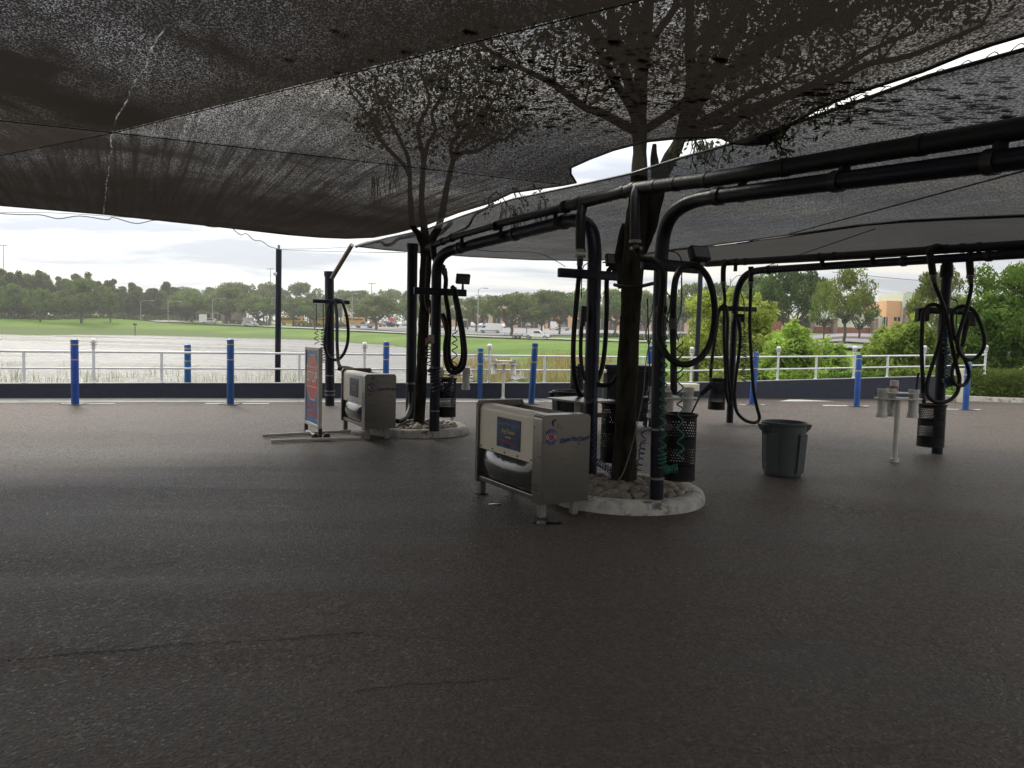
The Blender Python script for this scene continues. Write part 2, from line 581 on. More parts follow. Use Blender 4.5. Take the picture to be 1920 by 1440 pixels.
def decal_mat():
    m, nt, N, L = nodes('printed_blue_board')
    out = N('ShaderNodeOutputMaterial')
    bs = N('ShaderNodeBsdfPrincipled')
    tc = N('ShaderNodeTexCoord')
    n1 = noise_node(nt, tc.outputs['Object'], 5.0, 3, 0.5)
    c = ramp_node(nt, n1.outputs['Fac'], [(0.33, (0.006, 0.008, 0.02)), (0.55, (0.008, 0.03, 0.10)), (0.7, (0.015, 0.13, 0.30))])
    L(c.outputs[0], bs.inputs['Base Color'])
    bs.inputs['Roughness'].default_value = 0.3
    L(bs.outputs[0], out.inputs[0])
    return m


# ------------------------------------------------------------------ mesh builder
class MB:
    flip = False            # build the mirror image (local y reversed)

    def __init__(self):
        self.v, self.f, self.uv = [], [], None

    def add(self, vs_, fs):
        o = len(self.v)
        self.v.extend(Vector(p) for p in vs_)
        self.f.extend(tuple(i + o for i in f) for f in fs)

    def box(self, c, s, rot=None, bev=0.0):
        hx, hy, hz_ = s[0] / 2, s[1] / 2, s[2] / 2
        if bev:
            b = min(bev, hx * .45, hy * .45, hz_ * .45)
            bm = bmesh.new()
            bmesh.ops.create_cube(bm, size=1.0)
            for v in bm.verts:
                v.co = Vector((v.co.x * s[0], v.co.y * s[1], v.co.z * s[2]))
            bmesh.ops.bevel(bm, geom=bm.edges[:], offset=b, segments=2, affect='EDGES', profile=0.5)
            bm.verts.index_update()
            vs_ = [v.co.copy() for v in bm.verts]
            fs = [tuple(v.index for v in f.verts) for f in bm.faces]
            bm.free()
        else:
            vs_ = [Vector((x * hx, y * hy, z * hz_)) for x in (-1, 1) for y in (-1, 1) for z in (-1, 1)]
            fs = [(0, 1, 3, 2), (4, 6, 7, 5), (0, 4, 5, 1), (2, 3, 7, 6), (0, 2, 6, 4), (1, 5, 7, 3)]
        c = Vector(c)
        if rot is not None:
            vs_ = [rot @ p for p in vs_]
        self.add([p + c for p in vs_], fs)
        return self

    def cyl(self, p0, p1, r0, r1=None, n=16, caps=True):
        r1 = r0 if r1 is None else r1
        return self.tube([p0, p1], [r0, r1], n, caps)

    def tube(self, path, r, n=10, caps=True, closed=False):
        path = [Vector(p) for p in path]
        k = len(path)
        rs = [r] * k if isinstance(r, (int, float)) else list(r)
        t0 = (path[1] - path[0]).normalized()
        ref = Vector((0, 0, 1)) if abs(t0.z) < 0.9 else Vector((1, 0, 0))
        u = t0.cross(ref).normalized()
        vs_ = []
        tp = t0
        for i in range(k):
            if closed:
                t = (path[(i + 1) % k] - path[i - 1])
            elif i == 0:
                t = path[1] - path[0]
            elif i == k - 1:
                t = path[-1] - path[-2]
            else:
                t = (path[i + 1] - path[i]).normalized() + (path[i] - path[i - 1]).normalized()
            if t.length < 1e-9:
                t = tp
            t = t.normalized()
            q = tp.rotation_difference(t)
            u = q @ u
            u = (u - t * u.dot(t)).normalized()
            w = t.cross(u)
            tp = t
            for j in range(n):
                a = 2 * math.pi * j / n
                vs_.append(path[i] + (u * math.cos(a) + w * math.sin(a)) * rs[i])
        fs = []
        for i in range(k if closed else k - 1):
            a, b = i * n, ((i + 1) % k) * n
            for j in range(n):
                fs.append((a + j, a + (j + 1) % n, b + (j + 1) % n, b + j))
        if caps and not closed:
            fs.append(tuple(range(n - 1, -1, -1)))
            fs.append(tuple((k - 1) * n + j for j in range(n)))
        self.add(vs_, fs)
        return self

    def lathe(self, prof, c=(0, 0, 0), n=24, rot=None, uvscale=None):
        """prof: (radius, z) from bottom to top"""
        c = Vector(c)
        vs_ = []
        for r_, z in prof:
            for j in range(n):
                a = 2 * math.pi * j / n
                p = Vector((r_ * math.cos(a), r_ * math.sin(a), z))
                if rot is not None:
                    p = rot @ p
                vs_.append(p + c)
        fs = []
        for i in range(len(prof) - 1):
            for j in range(n):
                fs.append((i * n + j, i * n + (j + 1) % n, (i + 1) * n + (j + 1) % n, (i + 1) * n + j))
        self.add(vs_, fs)
        return self

    def quad(self, a, b, c, d):
        self.add([a, b, c, d], [(0, 1, 2, 3)])
        return self

    def prism(self, poly, o, U, V, Nn, t):
        """flat outline (2D) at frame o,U,V, thickness t along Nn"""
        o, U, V, Nn = Vector(o), Vector(U), Vector(V), Vector(Nn)
        k = len(poly)
        vs_ = [o + U * x + V * y for x, y in poly] + [o + U * x + V * y + Nn * t for x, y in poly]
        fs = [tuple(range(k - 1, -1, -1)), tuple(range(k, 2 * k))]
        fs += [(i, (i + 1) % k, k + (i + 1) % k, k + i) for i in range(k)]
        self.add(vs_, fs)
        return self

    def wide(self, prof):
        """closed side outline [(x, z, half width)] -> body"""
        k = len(prof)
        vs_ = [Vector((x, -w, z)) for x, z, w in prof] + [Vector((x, w, z)) for x, z, w in prof]
        fs = [tuple(range(k - 1, -1, -1)), tuple(range(k, 2 * k))]
        fs += [(i, (i + 1) % k, k + (i + 1) % k, k + i) for i in range(k)]
        self.add(vs_, fs)
        return self

    def build(self, name, mat, parent=None, smooth=None, world=False):
        me = bpy.data.meshes.new(name)
        off = absloc(parent) if (world and parent) else Vector((0, 0, 0))
        if MB.flip:
            self.v = [Vector((p.x, -p.y, p.z)) for p in self.v]
            self.f = [tuple(reversed(f)) for f in self.f]
        me.from_pydata([tuple(p - off) for p in self.v], [], self.f)
        if smooth is not None:
            me.polygons.foreach_set('use_smooth', [True] * len(me.polygons))
            try:
                me.set_sharp_from_angle(angle=R(smooth))
            except Exception:
                pass
        me.materials.append(mat)
        me.update()
        o = bpy.data.objects.new(name, me)
        COL.objects.link(o)
        if parent:
            o.parent = parent
        return o


def absloc(o):
    v = Vector((0, 0, 0))
    while o is not None:
        v += o.location
        o = o.parent
    return v


def tag(o, label=None, cat=None, group=None, kind=None):
    if label:
        o['label'] = label
    if cat:
        o['category'] = cat
    if group:
        o['group'] = group
    if kind:
        o['kind'] = kind
    return o


def thing(name, loc, label, cat, group=None, rz=0.0):
    o = bpy.data.objects.new(name, None)
    o.empty_display_size = 0.1
    COL.objects.link(o)
    o.location = loc
    o.rotation_euler = (0, 0, rz)
    return tag(o, label, cat, group)


def copy_tree(o, parent=None):
    c = o.copy()
    COL.objects.link(c)
    c.parent = parent
    for ch in list(o.children):
        copy_tree(ch, c)
    return c


def dup(o, loc, rz=0.0, label=None, group=None, scale=None):
    c = copy_tree(o)
    c.location = loc
    c.rotation_euler = (0, 0, rz)
    if scale is not None:
        c.scale = scale if hasattr(scale, '__len__') else (scale,) * 3
    if label:
        c['label'] = label
    if group:
        c['group'] = group
    return c


def smooth_path(pts, sub=6):
    """Catmull-Rom through the points"""
    pts = [Vector(p) for p in pts]
    out = []
    k = len(pts)
    for i in range(k - 1):
        p0, p1, p2, p3 = pts[max(0, i - 1)], pts[i], pts[i + 1], pts[min(k - 1, i + 2)]
        for j in range(sub):
            t = j / sub
            out.append(0.5 * ((2 * p1) + (p2 - p0) * t + (2 * p0 - 5 * p1 + 4 * p2 - p3) * t * t + (3 * p1 - p0 - 3 * p2 + p3) * t ** 3))
    out.append(pts[-1])
    return out


def helix(p0, p1, rad, turns, r0=None, seg=14):
    p0, p1 = Vector(p0), Vector(p1)
    ax = (p1 - p0).normalized()
    u = ax.cross(Vector((0, 1, 0.1))).normalized()
    w = ax.cross(u)
    n = int(turns * seg)
    out = []
    for i in range(n + 1):
        a = 2 * math.pi * i / seg
        t = i / n
        rr = rad * (0.85 + 0.3 * noise.noise(Vector((t * 4, rad * 50, p0.x))))
        tt = t + 0.02 * math.sin(t * 9)
        out.append(p0 + (p1 - p0) * tt + (u * math.cos(a) + w * math.sin(a)) * rr)
    return out


_text_cache = {}


def text2d(s, size, extrude=0.0):
    """outline letters as 2D faces, left aligned on the base line -> (verts, faces, width)"""
    cu = bpy.data.curves.new('lettering', 'FONT')
    cu.body = s
    cu.size = size
    cu.resolution_u = 3
    o = bpy.data.objects.new('lettering', cu)
    COL.objects.link(o)
    dg = bpy.context.evaluated_depsgraph_get()
    me = o.evaluated_get(dg).to_mesh()
    vs_ = [(v.co.x, v.co.y) for v in me.vertices]
    fs = [tuple(p.vertices) for p in me.polygons]
    o.evaluated_get(dg).to_mesh_clear()
    bpy.data.objects.remove(o)
    bpy.data.curves.remove(cu)
    return vs_, fs, max((x for x, _ in vs_), default=0)


def letters(mb, s, size, o, U, V, width=None, warp=None, center=True, bold=0.0):
    vs_, fs, w = text2d(s, size)
    k = (width / w) if width else 1.0
    o, U, V = Vector(o), Vector(U), Vector(V)
    offs = [(0, 0)] + ([(bold, 0), (0, bold)] if bold else [])
    nn = U.cross(V).normalized()
    for n_, (dx, dy) in enumerate(offs):
        pts = []
        for x, y in vs_:
            x = x * k - (w * k / 2 if center else 0) + dx
            y = y + dy
            if warp:
                x, y = warp(x, y)
            pts.append(o + U * x + V * y + nn * 0.0002 * n_)
        mb.add(pts, fs)


# ------------------------------------------------------------------ shared materials
ASPH = asphalt_mat()
NAVY = M('navy_paint', (0.007, 0.009, 0.020), 0.40, var=0.4, scale=9, bump=0.08, bscale=40, spec=.3, stain=((0.016, 0.015, 0.018), 5, 0.6))
NAVYWALL = M('navy_wall_paint', (0.010, 0.014, 0.030), 0.6, var=0.3, scale=3, bump=0.25, bscale=25, stretch=(1, 1, 4))
BLACK = M('black_rubber', (0.010, 0.010, 0.011), 0.5, var=0.3, scale=20)
HOSE = M('black_ribbed_hose', (0.008, 0.007, 0.007), 0.5, var=0.4, scale=25, bump=0.3, bscale=120, spec=.3)
BLACKPL = M('black_plastic', (0.009, 0.009, 0.010), 0.52, var=0.25, scale=15, spec=.35)
WHITE = M('white_rail_paint', (0.62, 0.63, 0.64), 0.4, var=0.10, scale=5, stain=((0.30, 0.27, 0.22), 9, 0.66))
WHITEPL = M('white_plastic_tube', (0.62, 0.60, 0.55), 0.45, var=0.12, scale=6, stain=((0.22, 0.20, 0.17), 7, 0.62))
BLUE = M('blue_bollard_sleeve', (0.012, 0.070, 0.27), 0.42, var=0.3, scale=4, stain=((0.035, 0.085, 0.21), 9, 0.60), objvar=.3)
GOLD = M('reflective_gold_tape', (0.55, 0.36, 0.12), 0.4, var=0.2)
STEEL = M('brushed_stainless', (0.205, 0.192, 0.172), 0.29, metal=1.0, var=0.03, scale=1.5, stretch=(1, 1, 6), rvar=0.03)
STEEL2 = M('dull_steel', (0.26, 0.24, 0.215), 0.42, metal=0.85, var=0.2, scale=5, rvar=0.1)
CREAM = M('cream_panel', (0.78, 0.70, 0.56), 0.38, var=0.07, scale=4)
DARKST = M('dark_steel', (0.05, 0.046, 0.042), 0.45, metal=0.6, var=0.25, scale=6)
CONC = M('painted_concrete', (0.54, 0.52, 0.47), 0.75, var=0.25, scale=6, bump=0.8, bscale=40, stain=((0.13, 0.115, 0.10), 7, 0.535))
CONC2 = M('pale_concrete', (0.16, 0.153, 0.145), 0.75, var=0.2, scale=2, bump=0.3, bscale=50)
PAINT = M('road_marking_paint', (0.40, 0.40, 0.385), 0.6, var=0.15, scale=8, stain=((0.10, 0.10, 0.10), 14, 0.60))
SOIL = M('soil', (0.05, 0.038, 0.028), 0.9, var=0.4, scale=12, bump=0.6)
STONE = M('river_stone', (0.25, 0.215, 0.18), 0.65, var=0.35, scale=7, bump=0.15, bscale=30, objvar=0.7)
BARK = M('tree_bark', (0.038, 0.033, 0.023), 0.95, var=0.75, scale=13, bump=1.0, bscale=24, bdist=.08, spec=.2, stretch=(1, 1, 0.22), stain=((0.045, 0.055, 0.022), 2.5, 0.56))
BARKFAR = M('grey_bark', (0.085, 0.075, 0.062), 0.9, var=0.4, scale=3, stretch=(1, 1, 0.3))
GREYCAN = M('grey_bin_plastic', (0.070, 0.080, 0.080), 0.5, var=0.18, scale=7, bump=0.1, bscale=90, stain=((0.035, 0.045, 0.047), 4, 0.62))
DARKBIN = M('dark_cart_plastic', (0.016, 0.019, 0.021), 0.45, var=0.25, scale=5)
PERF = perforated_mat()
PLEXI = plexi_mat()
DECAL = decal_mat()
GLASS = M('dark_window_glass', (0.018, 0.022, 0.026), 0.08, var=0.2, scale=1.0, rvar=0.03)
LENS = M('lamp_lens', (0.16, 0.17, 0.18), 0.15, var=0.1)
GREENHOSE = M('green_air_hose', (0.016, 0.16, 0.095), 0.35, var=0.15)
BLUEHOSE = M('blue_air_hose', (0.012, 0.035, 0.14), 0.35, var=0.15)
TEALHOSE = M('teal_air_hose', (0.010, 0.06, 0.13), 0.35, var=0.15)
DARKHOSE = M('dark_air_hose', (0.012, 0.014, 0.016), 0.35, var=0.15)
CABLE = M('dark_cable', (0.012, 0.012, 0.013), 0.5)
GALV = M('galvanised_wire', (0.20, 0.20, 0.20), 0.45, metal=0.4)
CONDUIT = M('grey_conduit', (0.22, 0.22, 0.22), 0.5, var=0.2, bump=0.5, bscale=70)

# ------------------------------------------------------------------ terrain
TERR = [
    (-6000, [(2, -1.8), (140, -1.3), (150, -1.0), (170, .3), (190, 2.0), (300, 4.0), (2500, 16)]),
    (0, [(2, -1.8), (140, -1.3), (150, -1.0), (170, .3), (190, 2.0), (300, 4.0), (2500, 16)]),
    (200, [(2, -1.8), (165, -1.3), (177, -1.0), (200, .9), (225, 3.0), (300, 4.6), (2500, 16)]),
    (300, [(2, -1.8), (172, -1.3), (183, -1.0), (215, 1.0), (245, 2.7), (300, 4.6), (2500, 16)]),
    (400, [(2, -1.8), (175, -1.3), (185, -1.0), (215, 1.0), (238, 2.1), (280, 3.2), (2500, 14)]),
    (500, [(2, -1.8), (176, -1.3), (186, -1.0), (210, .9), (225, 1.7), (280, 3.0), (2500, 14)]),
    (600, [(2, -1.8), (170, -1.3), (180, -1.0), (200, .5), (218, 1.5), (280, 3.2), (2500, 14)]),
    (700, [(2, -1.8), (134, -1.3), (146, -1.0), (180, .4), (202, 1.0), (260, 3.1), (2500, 14)]),
    (800, [(2, -1.8), (104, -1.3), (114, -1.0), (150, .1), (187, .7), (260, 3.2), (2500, 14)]),
    (900, [(2, -1.8), (78, -1.3), (87, -1.0), (120, -.2), (175, .5), (260, 3.3), (2500, 14)]),
    (960, [(2, -1.8), (52, -1.3), (60, -1.0), (90, -.5), (168, .5), (260, 3.3), (2500, 14)]),
    (1000, [(2, -1.7), (38, -1.3), (44, -1.0), (60, -.6), (163, .45), (260, 3.4), (2500, 14)]),
    (1060, [(2, -1.5), (30, -1.15), (34, -1.0), (45, -.65), (152, .5), (260, 3.4), (2500, 14)]),
    (1150, [(2, -1.4), (24, -1.1), (28, -.9), (40, -.6), (140, .6), (260, 3.4), (2500, 14)]),
    (1300, [(2, -1.2), (22, -.8), (28, -.6), (60, .1), (112, .8), (260, 3.4), (2500, 14)]),
    (1450, [(2, -1.0), (22, -.7), (35, -.1), (60, .5), (85, .9), (160, 3.8), (2500, 14)]),
    (1600, [(2, -.8), (22, -.5), (30, 0), (45, .5), (62, 1.0), (120, 3.0), (2500, 14)]),
    (1800, [(2, -.5), (24, -.1), (30, .2), (40, .6), (52, 1.0), (120, 3.0), (2500, 14)]),
    (6000, [(2, -.3), (20, -.1), (30, .2), (40, .6), (52, 1.0), (120, 3.0), (2500, 14)]),
]


def col_z(prof, d):
    if d <= prof[0][0]:
        return prof[0][1]
    for (a, za), (b, zb) in zip(prof, prof[1:]):
        if d <= b:
            t = (d - a) / (b - a)
            return za + (zb - za) * t
    return prof[-1][1]


def tz(px, d):
    px = max(TERR[0][0], min(TERR[-1][0], px))
    for (p0, a), (p1, b) in zip(TERR, TERR[1:]):
        if px <= p1:
            t = (px - p0) / (p1 - p0)
            t = t * t * (3 - 2 * t)
            return col_z(a, d) * (1 - t) + col_z(b, d) * t
    return 0


def TP(px, d, dz=0.0):
    """a place on the land: bearing given by the photograph's column, distance d"""
    return Vector(((px - CX) / FPX * d, d, tz(px, d) + dz))


def px_of(x, y):
    return CX + FPX * x / y


def build_land():
    pxs = [-6000, -4000, -2500, -1500, -900, -600, -400, -250] + list(range(-150, 2101, 25)) + [2200, 2400, 2700, 3200, 4000, 5000, 6000]
    ds = [2, 8, 14, 18, 21, 24, 27, 30, 33, 36, 40, 44, 48, 54, 60, 66, 72, 80, 87, 95, 104, 114, 124, 134, 142, 150, 158, 165, 172, 178, 184, 190, 197, 204, 212, 220, 228, 238, 250, 262, 280, 300, 340, 400, 520, 800, 1300, 2500]
    mb = MB()
    vs_ = []
    for p in pxs:
        for d in ds:
            vs_.append(((p - CX) / FPX * d, d, tz(p, d) + (0.06 * noise.noise(Vector((p * .05, d * .15, 0))) if d > 30 else 0)))
    k = len(ds)
    fs = []
    for i in range(len(pxs) - 1):
        for j in range(k - 1):
            fs.append((i * k + j, (i + 1) * k + j, (i + 1) * k + j + 1, i * k + j + 1))
    mb.add(vs_, fs)
    tag(mb.build('ground', land_mat(), smooth=60), kind='structure')


build_land()
wb = MB()
wb.quad((-1200, 8, -1), (40, 8, -1), (40, 230, -1), (-1200, 230, -1))
tag(wb.build('water', water_mat()), kind='structure')

# the paved deck up to the low wall: one sheet
WALLPX = [(-2600, None), (0, 747), (300, 746.5), (560, 747), (800, 747), (1000, 747.5), (1150, 746.5), (1300, 746), (1450, 746.5), (1600, 748), (1766, 750)]
wall_line = [G(px, py, 0) for px, py in WALLPX if py]
dl = (wall_line[0] - wall_line[2])
wall_line = [wall_line[0] + dl * 8] + wall_line
kerb_end = G(1920, 756, 0)
kerb_line = [wall_line[-1], G(1845, 753, 0), kerb_end, kerb_end + (kerb_end - wall_line[-1]) * 3, kerb_end + Vector((60, -14, 0))]
dk = MB()
edge = [p + Vector((0, 0.1, 0)) for p in wall_line] + [Vector((p.x, p.y + 0.05, 0)) for p in kerb_line[1:]]
poly = [Vector((90, -60, 0)), *[Vector((p.x, p.y, 0)) for p in reversed(edge)], Vector((-90, -60, 0))]
poly = [Vector((-90, -60, 0)), Vector((90, -60, 0)), Vector((90, kerb_line[-1].y, 0))] + [Vector((p.x, p.y, 0)) for p in reversed(edge)] + [Vector((-90, edge[0].y, 0))]
dk.add(poly, [tuple(range(len(poly)))])
tag(dk.build('asphalt', ASPH), kind='structure')

# pale gutter strip in front of the wall and painted markings
gs = MB()
for a, b in zip(wall_line[1:6], wall_line[2:7]):
    n_ = Vector(((b - a).y, -(b - a).x, 0)).normalized()
    gs.quad(a + n_ * 0.95 + Vector((0, 0, .004)), b + n_ * 0.95 + Vector((0, 0, .004)), b + Vector((0, 0, .004)), a + Vector((0, 0, .004)))
tag(gs.build('pavement', CONC2), kind='structure')


def stripe(pts, z=.008):
    s = MB()
    q = [G(x, y, 0) + Vector((0, 0, z)) for x, y in pts]
    s.add(q, [tuple(range(len(q)))])
    return tag(s.build('road_marking', PAINT), kind='structure')


for q in ([(115, 758.2), (215, 758.0), (215, 757.0), (115, 757.2)], [(385, 757.8), (505, 757.8), (505, 756.6), (385, 756.6)],
          [(1460, 753), (1566, 753), (1500, 749.6), (1480, 749.6)], [(1543, 761.3), (1628, 762.3), (1628, 761.2), (1543, 760)],
          [(1386, 759), (1434, 759.6), (1434, 758.6), (1386, 758)], [(1772, 768), (1838, 769), (1838, 768), (1772, 767)]):
    stripe(q)
def crack(pts, w, seed):
    r_ = random.Random(seed)
    c = smooth_path([G(x, y, .003) for x, y in pts], 14)
    b_ = MB()
    up, lo = [], []
    for i, p in enumerate(c):
        k = w * r_.uniform(.25, 1.0) * min(1, i / 6, (len(c) - 1 - i) / 6)
        j = Vector((0, r_.uniform(-.012, .012), 0))
        up.append(p + j + Vector((0, k, 0)))
        lo.append(p + j - Vector((0, k, 0)))
    n_ = len(c)
    b_.add(up + lo, [(i, i + 1, n_ + i + 1, n_ + i) for i in range(n_ - 1)])
    tag(b_.build('asphalt_crack', M('crack_shadow_tar', (0.006, 0.005, 0.005), .9)), kind='structure')


crack([(-40, 1240), (60, 1234), (150, 1224), (240, 1219), (330, 1208), (420, 1204), (520, 1200), (610, 1190), (705, 1185)], .007, 1)
crack([(205, 1066), (280, 1058), (350, 1052)], .006, 2)
crack([(640, 1300), (760, 1284), (860, 1280), (980, 1268)], .004, 3)

lane = MB()
for a, b in zip(wall_line[:6], wall_line[1:7]):
    n_ = Vector(((b - a).y, -(b - a).x, 0)).normalized()
    lane.quad(a + n_ * 1.05 + Vector((0, 0, .008)), b + n_ * 1.05 + Vector((0, 0, .008)), b + n_ * 0.96 + Vector((0, 0, .008)), a + n_ * 0.96 + Vector((0, 0, .008)))
tag(lane.build('edge_line', PAINT), kind='structure')


# ------------------------------------------------------------------ low wall, railing
def wtop(px):
    return 0.31 + 0.11 * max(0, min(1, px / 1300)) + 0.30 * max(0, (px - 1300) / 466) ** 1.2 if px > 0 else 0.31


w_root = thing('low_wall', wall_line[5], 'long low navy painted wall along the edge of the asphalt by the lake', 'wall')
mb = MB()
wpx = [-400] + [p for p, y in WALLPX if y]
T = 0.2
for i in range(len(wall_line) - 1):
    a, b = wall_line[i], wall_line[i + 1]
    za, zb = wtop(wpx[i]), wtop(wpx[i + 1])
    n_ = Vector((-(b - a).y, (b - a).x, 0)).normalized() * T
    vs_ = [a + Vector((0, 0, -2)), b + Vector((0, 0, -2)), b + n_ + Vector((0, 0, -2)), a + n_ + Vector((0, 0, -2)),
           a + Vector((0, 0, za)), b + Vector((0, 0, zb)), b + n_ + Vector((0, 0, zb)), a + n_ + Vector((0, 0, za))]
    mb.add(vs_, [(0, 1, 5, 4), (2, 3, 7, 6), (4, 5, 6, 7)])
mb.build('wall_face', NAVYWALL, w_root, world=True)
cap = MB()
for i in range(len(wall_line) - 1):
    a, b = wall_line[i], wall_line[i + 1]
    za, zb = wtop(wpx[i]), wtop(wpx[i + 1])
    n_ = Vector((-(b - a).y, (b - a).x, 0)).normalized()
    for s0, s1, h0, h1 in ((-0.01, T + .01, .002, .02),):
        lo0, lo1 = a + n_ * s0, b + n_ * s0
        hi0, hi1 = a + n_ * s1, b + n_ * s1
        vs_ = [lo0 + Vector((0, 0, za + h0)), lo1 + Vector((0, 0, zb + h0)), hi1 + Vector((0, 0, zb + h0)), hi0 + Vector((0, 0, za + h0)),
               lo0 + Vector((0, 0, za + h1)), lo1 + Vector((0, 0, zb + h1)), hi1 + Vector((0, 0, zb + h1)), hi0 + Vector((0, 0, za + h1))]
        cap.add(vs_, [(0, 1, 5, 4), (2, 3, 7, 6), (4, 5, 6, 7), (3, 2, 1, 0)])
cap.build('wall_coping', M('coping_paint', (0.16, 0.16, 0.17), 0.6, var=0.2), w_root, world=True)


def wall_at(px):
    """point on the wall's centre line seen in that column"""
    for i in range(len(wpx) - 1):
        a, b = wall_line[i], wall_line[i + 1]
        pa, pb = px_of(a.x, a.y), px_of(b.x, b.y)
        if pa <= px <= pb or i == len(wpx) - 2:
            # solve a + t(b-a) with x/y = k
            k = (px - CX) / FPX
            t = (k * a.y - a.x) / ((b.x - a.x) - k * (b.y - a.y))
            p = a + (b - a) * t
            n_ = Vector((-(b - a).y, (b - a).x, 0)).normalized() * (T / 2)
            return p + n_ + Vector((0, 0, wtop(px) + .02))
    return None


rail = thing('railing', wall_at(800), 'white two bar pipe railing standing on the low navy wall', 'railing')
plain = [-230, 40, 300, 560, 808, 1023, 1207, 1381, 1533, 1667, 1793]
fins = [-95, 172, 430, 683, 918, 1115, 1299, 1461, 1604, 1735, 1850]
allp = sorted([(p, 0) for p in plain] + [(p, 1) for p in fins])


def railz(px):
    return 0.70 if px < 1400 else 0.70 - 0.10 * (px - 1400) / 450


topline, midline = [], []
FINMAT = M('white_finial', (0.62, 0.62, 0.62), 0.45, var=0.1)
for px, fin in allp:
    p = wall_at(px)
    h = railz(px)
    topline.append(p + Vector((0, 0, h)))
    midline.append(p + Vector((0, 0, h * 0.47)))
    b = MB()
    b.cyl(p, p + Vector((0, 0, h + (0.10 if fin else 0))), 0.032, n=14)
    b.lathe([(0.055, 0), (0.055, .012), (0.036, .02), (0.033, .05)], p, 14)
    post = b.build('post', WHITE, rail, smooth=40, world=True)
    if fin:
        f = MB()
        f.lathe([(0.034, 0), (0.05, 0.01), (0.05, 0.035), (0.034, 0.045), (0.034, 0.06), (0.062, 0.07), (0.072, 0.085), (0.072, 0.095), (0.03, 0.10), (0.03, 0.115),
                 (0.070, 0.12), (0.078, 0.135), (0.078, 0.145), (0.03, 0.15), (0.03, 0.165), (0.066, 0.17), (0.06, 0.195), (0.035, 0.22), (0.0, 0.228)], p + Vector((0, 0, h + .08)), 16)
        f.build('finial', FINMAT, post, smooth=35, world=True)
MB().tube(topline, 0.026, 12).build('top_rail', WHITE, rail, smooth=50, world=True)
MB().tube(midline, 0.022, 12).build('middle_rail', WHITE, rail, smooth=50, world=True)

# cream end pier of the wall, cream utility box, kerb, hedge
mb = MB()
q = G(1818, 757, 0)
mb.box(q + Vector((0, 0.35, 0.5)), (0.26, 0.2, 1.0), Matrix.Rotation(R(10), 3, 'Z'), 0.015)
tag(mb.build('wall_pier', M('cream_paint', (0.56, 0.53, 0.42), 0.6, var=0.1)), 'pale cream pier at the end of the navy wall beside the clipped hedge', 'pier')
ub = thing('utility_box', G(1272, 747, 0) + Vector((0, -0.3, 0)), 'cream utility box in front of the wall behind the white tube stand', 'utility box', rz=R(8))
MB().box((0, 0, .34), (0.95, 0.28, 0.20), bev=.015).build('cabinet', M('cream_paint', (0.56, 0.53, 0.42)), ub)
for s in (-1, 1):
    MB().box((s * .38, 0, .12), (0.06, 0.2, 0.24)).build('leg', DARKST, ub)
kb = MB()
for a, b in zip(kerb_line, kerb_line[1:]):
    n_ = Vector((-(b - a).y, (b - a).x, 0)).normalized() * 0.16
    z0, z1 = Vector((0, 0, -.2)), Vector((0, 0, .14))
    kb.add([a + z0, b + z0, b + n_ + z0, a + n_ + z0, a + z1, b + z1, b + n_ + z1, a + n_ + z1], [(0, 1, 5, 4), (2, 3, 7, 6), (4, 5, 6, 7)])
tag(kb.build('kerb', CONC), kind='structure')
vb = MB()
for a, b in zip(kerb_line, kerb_line[1:]):
    n_ = Vector((-(b - a).y, (b - a).x, 0)).normalized()
    vb.quad(a + n_ * .16 + Vector((0, 0, .10)), b + n_ * .16 + Vector((0, 0, .10)), b + n_ * 9 + Vector((0, 0, .35)), a + n_ * 9 + Vector((0, 0, .35)))
tag(vb.build('verge', land_mat()), kind='structure')


# ------------------------------------------------------------------ foliage
def leaf_cloud(mb, lobes, n, size, flat=0.0, shell=0.55, rnd=None, asp=0.55):
    rnd = rnd or random
    ws = [(l[1][0] * l[1][1] * l[1][2]) ** 0.67 for l in lobes]
    vs_, fs = [], []
    for (c, r_), k in zip(lobes, ws):
        m_ = int(n * k / sum(ws))
        c = Vector(c)
        for _ in range(m_):
            d = Vector((rnd.gauss(0, 1), rnd.gauss(0, 1), rnd.gauss(0, 1))).normalized()
            q = shell + (1 - shell) * rnd.random() ** 0.6
            q *= 1 + 0.22 * noise.noise(Vector((d.x * 2.3 + c.x, d.y * 2.3 + c.y, d.z * 2.3 + c.z)))
            p = c + Vector((d.x * r_[0], d.y * r_[1], d.z * r_[2])) * q
            nn = (d * 0.6 + Vector((rnd.gauss(0, 1), rnd.gauss(0, 1), rnd.gauss(0, 1) + flat))).normalized()
            t = nn.cross(Vector((rnd.gauss(0, 1), rnd.gauss(0, 1), rnd.gauss(0, 1)))).normalized()
            w = nn.cross(t)
            s = size * rnd.uniform(0.6, 1.35)
            i = len(vs_)
            vs_ += [p - t * s, p - w * s * asp, p + t * s, p + w * s * asp]
            fs.append((i, i + 1, i + 2, i + 3))
    mb.add(vs_, fs)


def limb(mb, a, b, r0, r1, rnd, n=8, wob=0.08, seg=6):
    a, b = Vector(a), Vector(b)
    L_ = (b - a).length
    pts = [a + (b - a) * (i / seg) + Vector((rnd.uniform(-1, 1), rnd.uniform(-1, 1), rnd.uniform(-.5, .5))) * wob * L_ * (0 if i in (0, seg) else 1) * 0.5 for i in range(seg + 1)]
    pts = smooth_path(pts, 3)
    k = len(pts) - 1
    mb.tube(pts, [r0 + (r1 - r0) * (i / k) for i in range(k + 1)], n)
    return pts


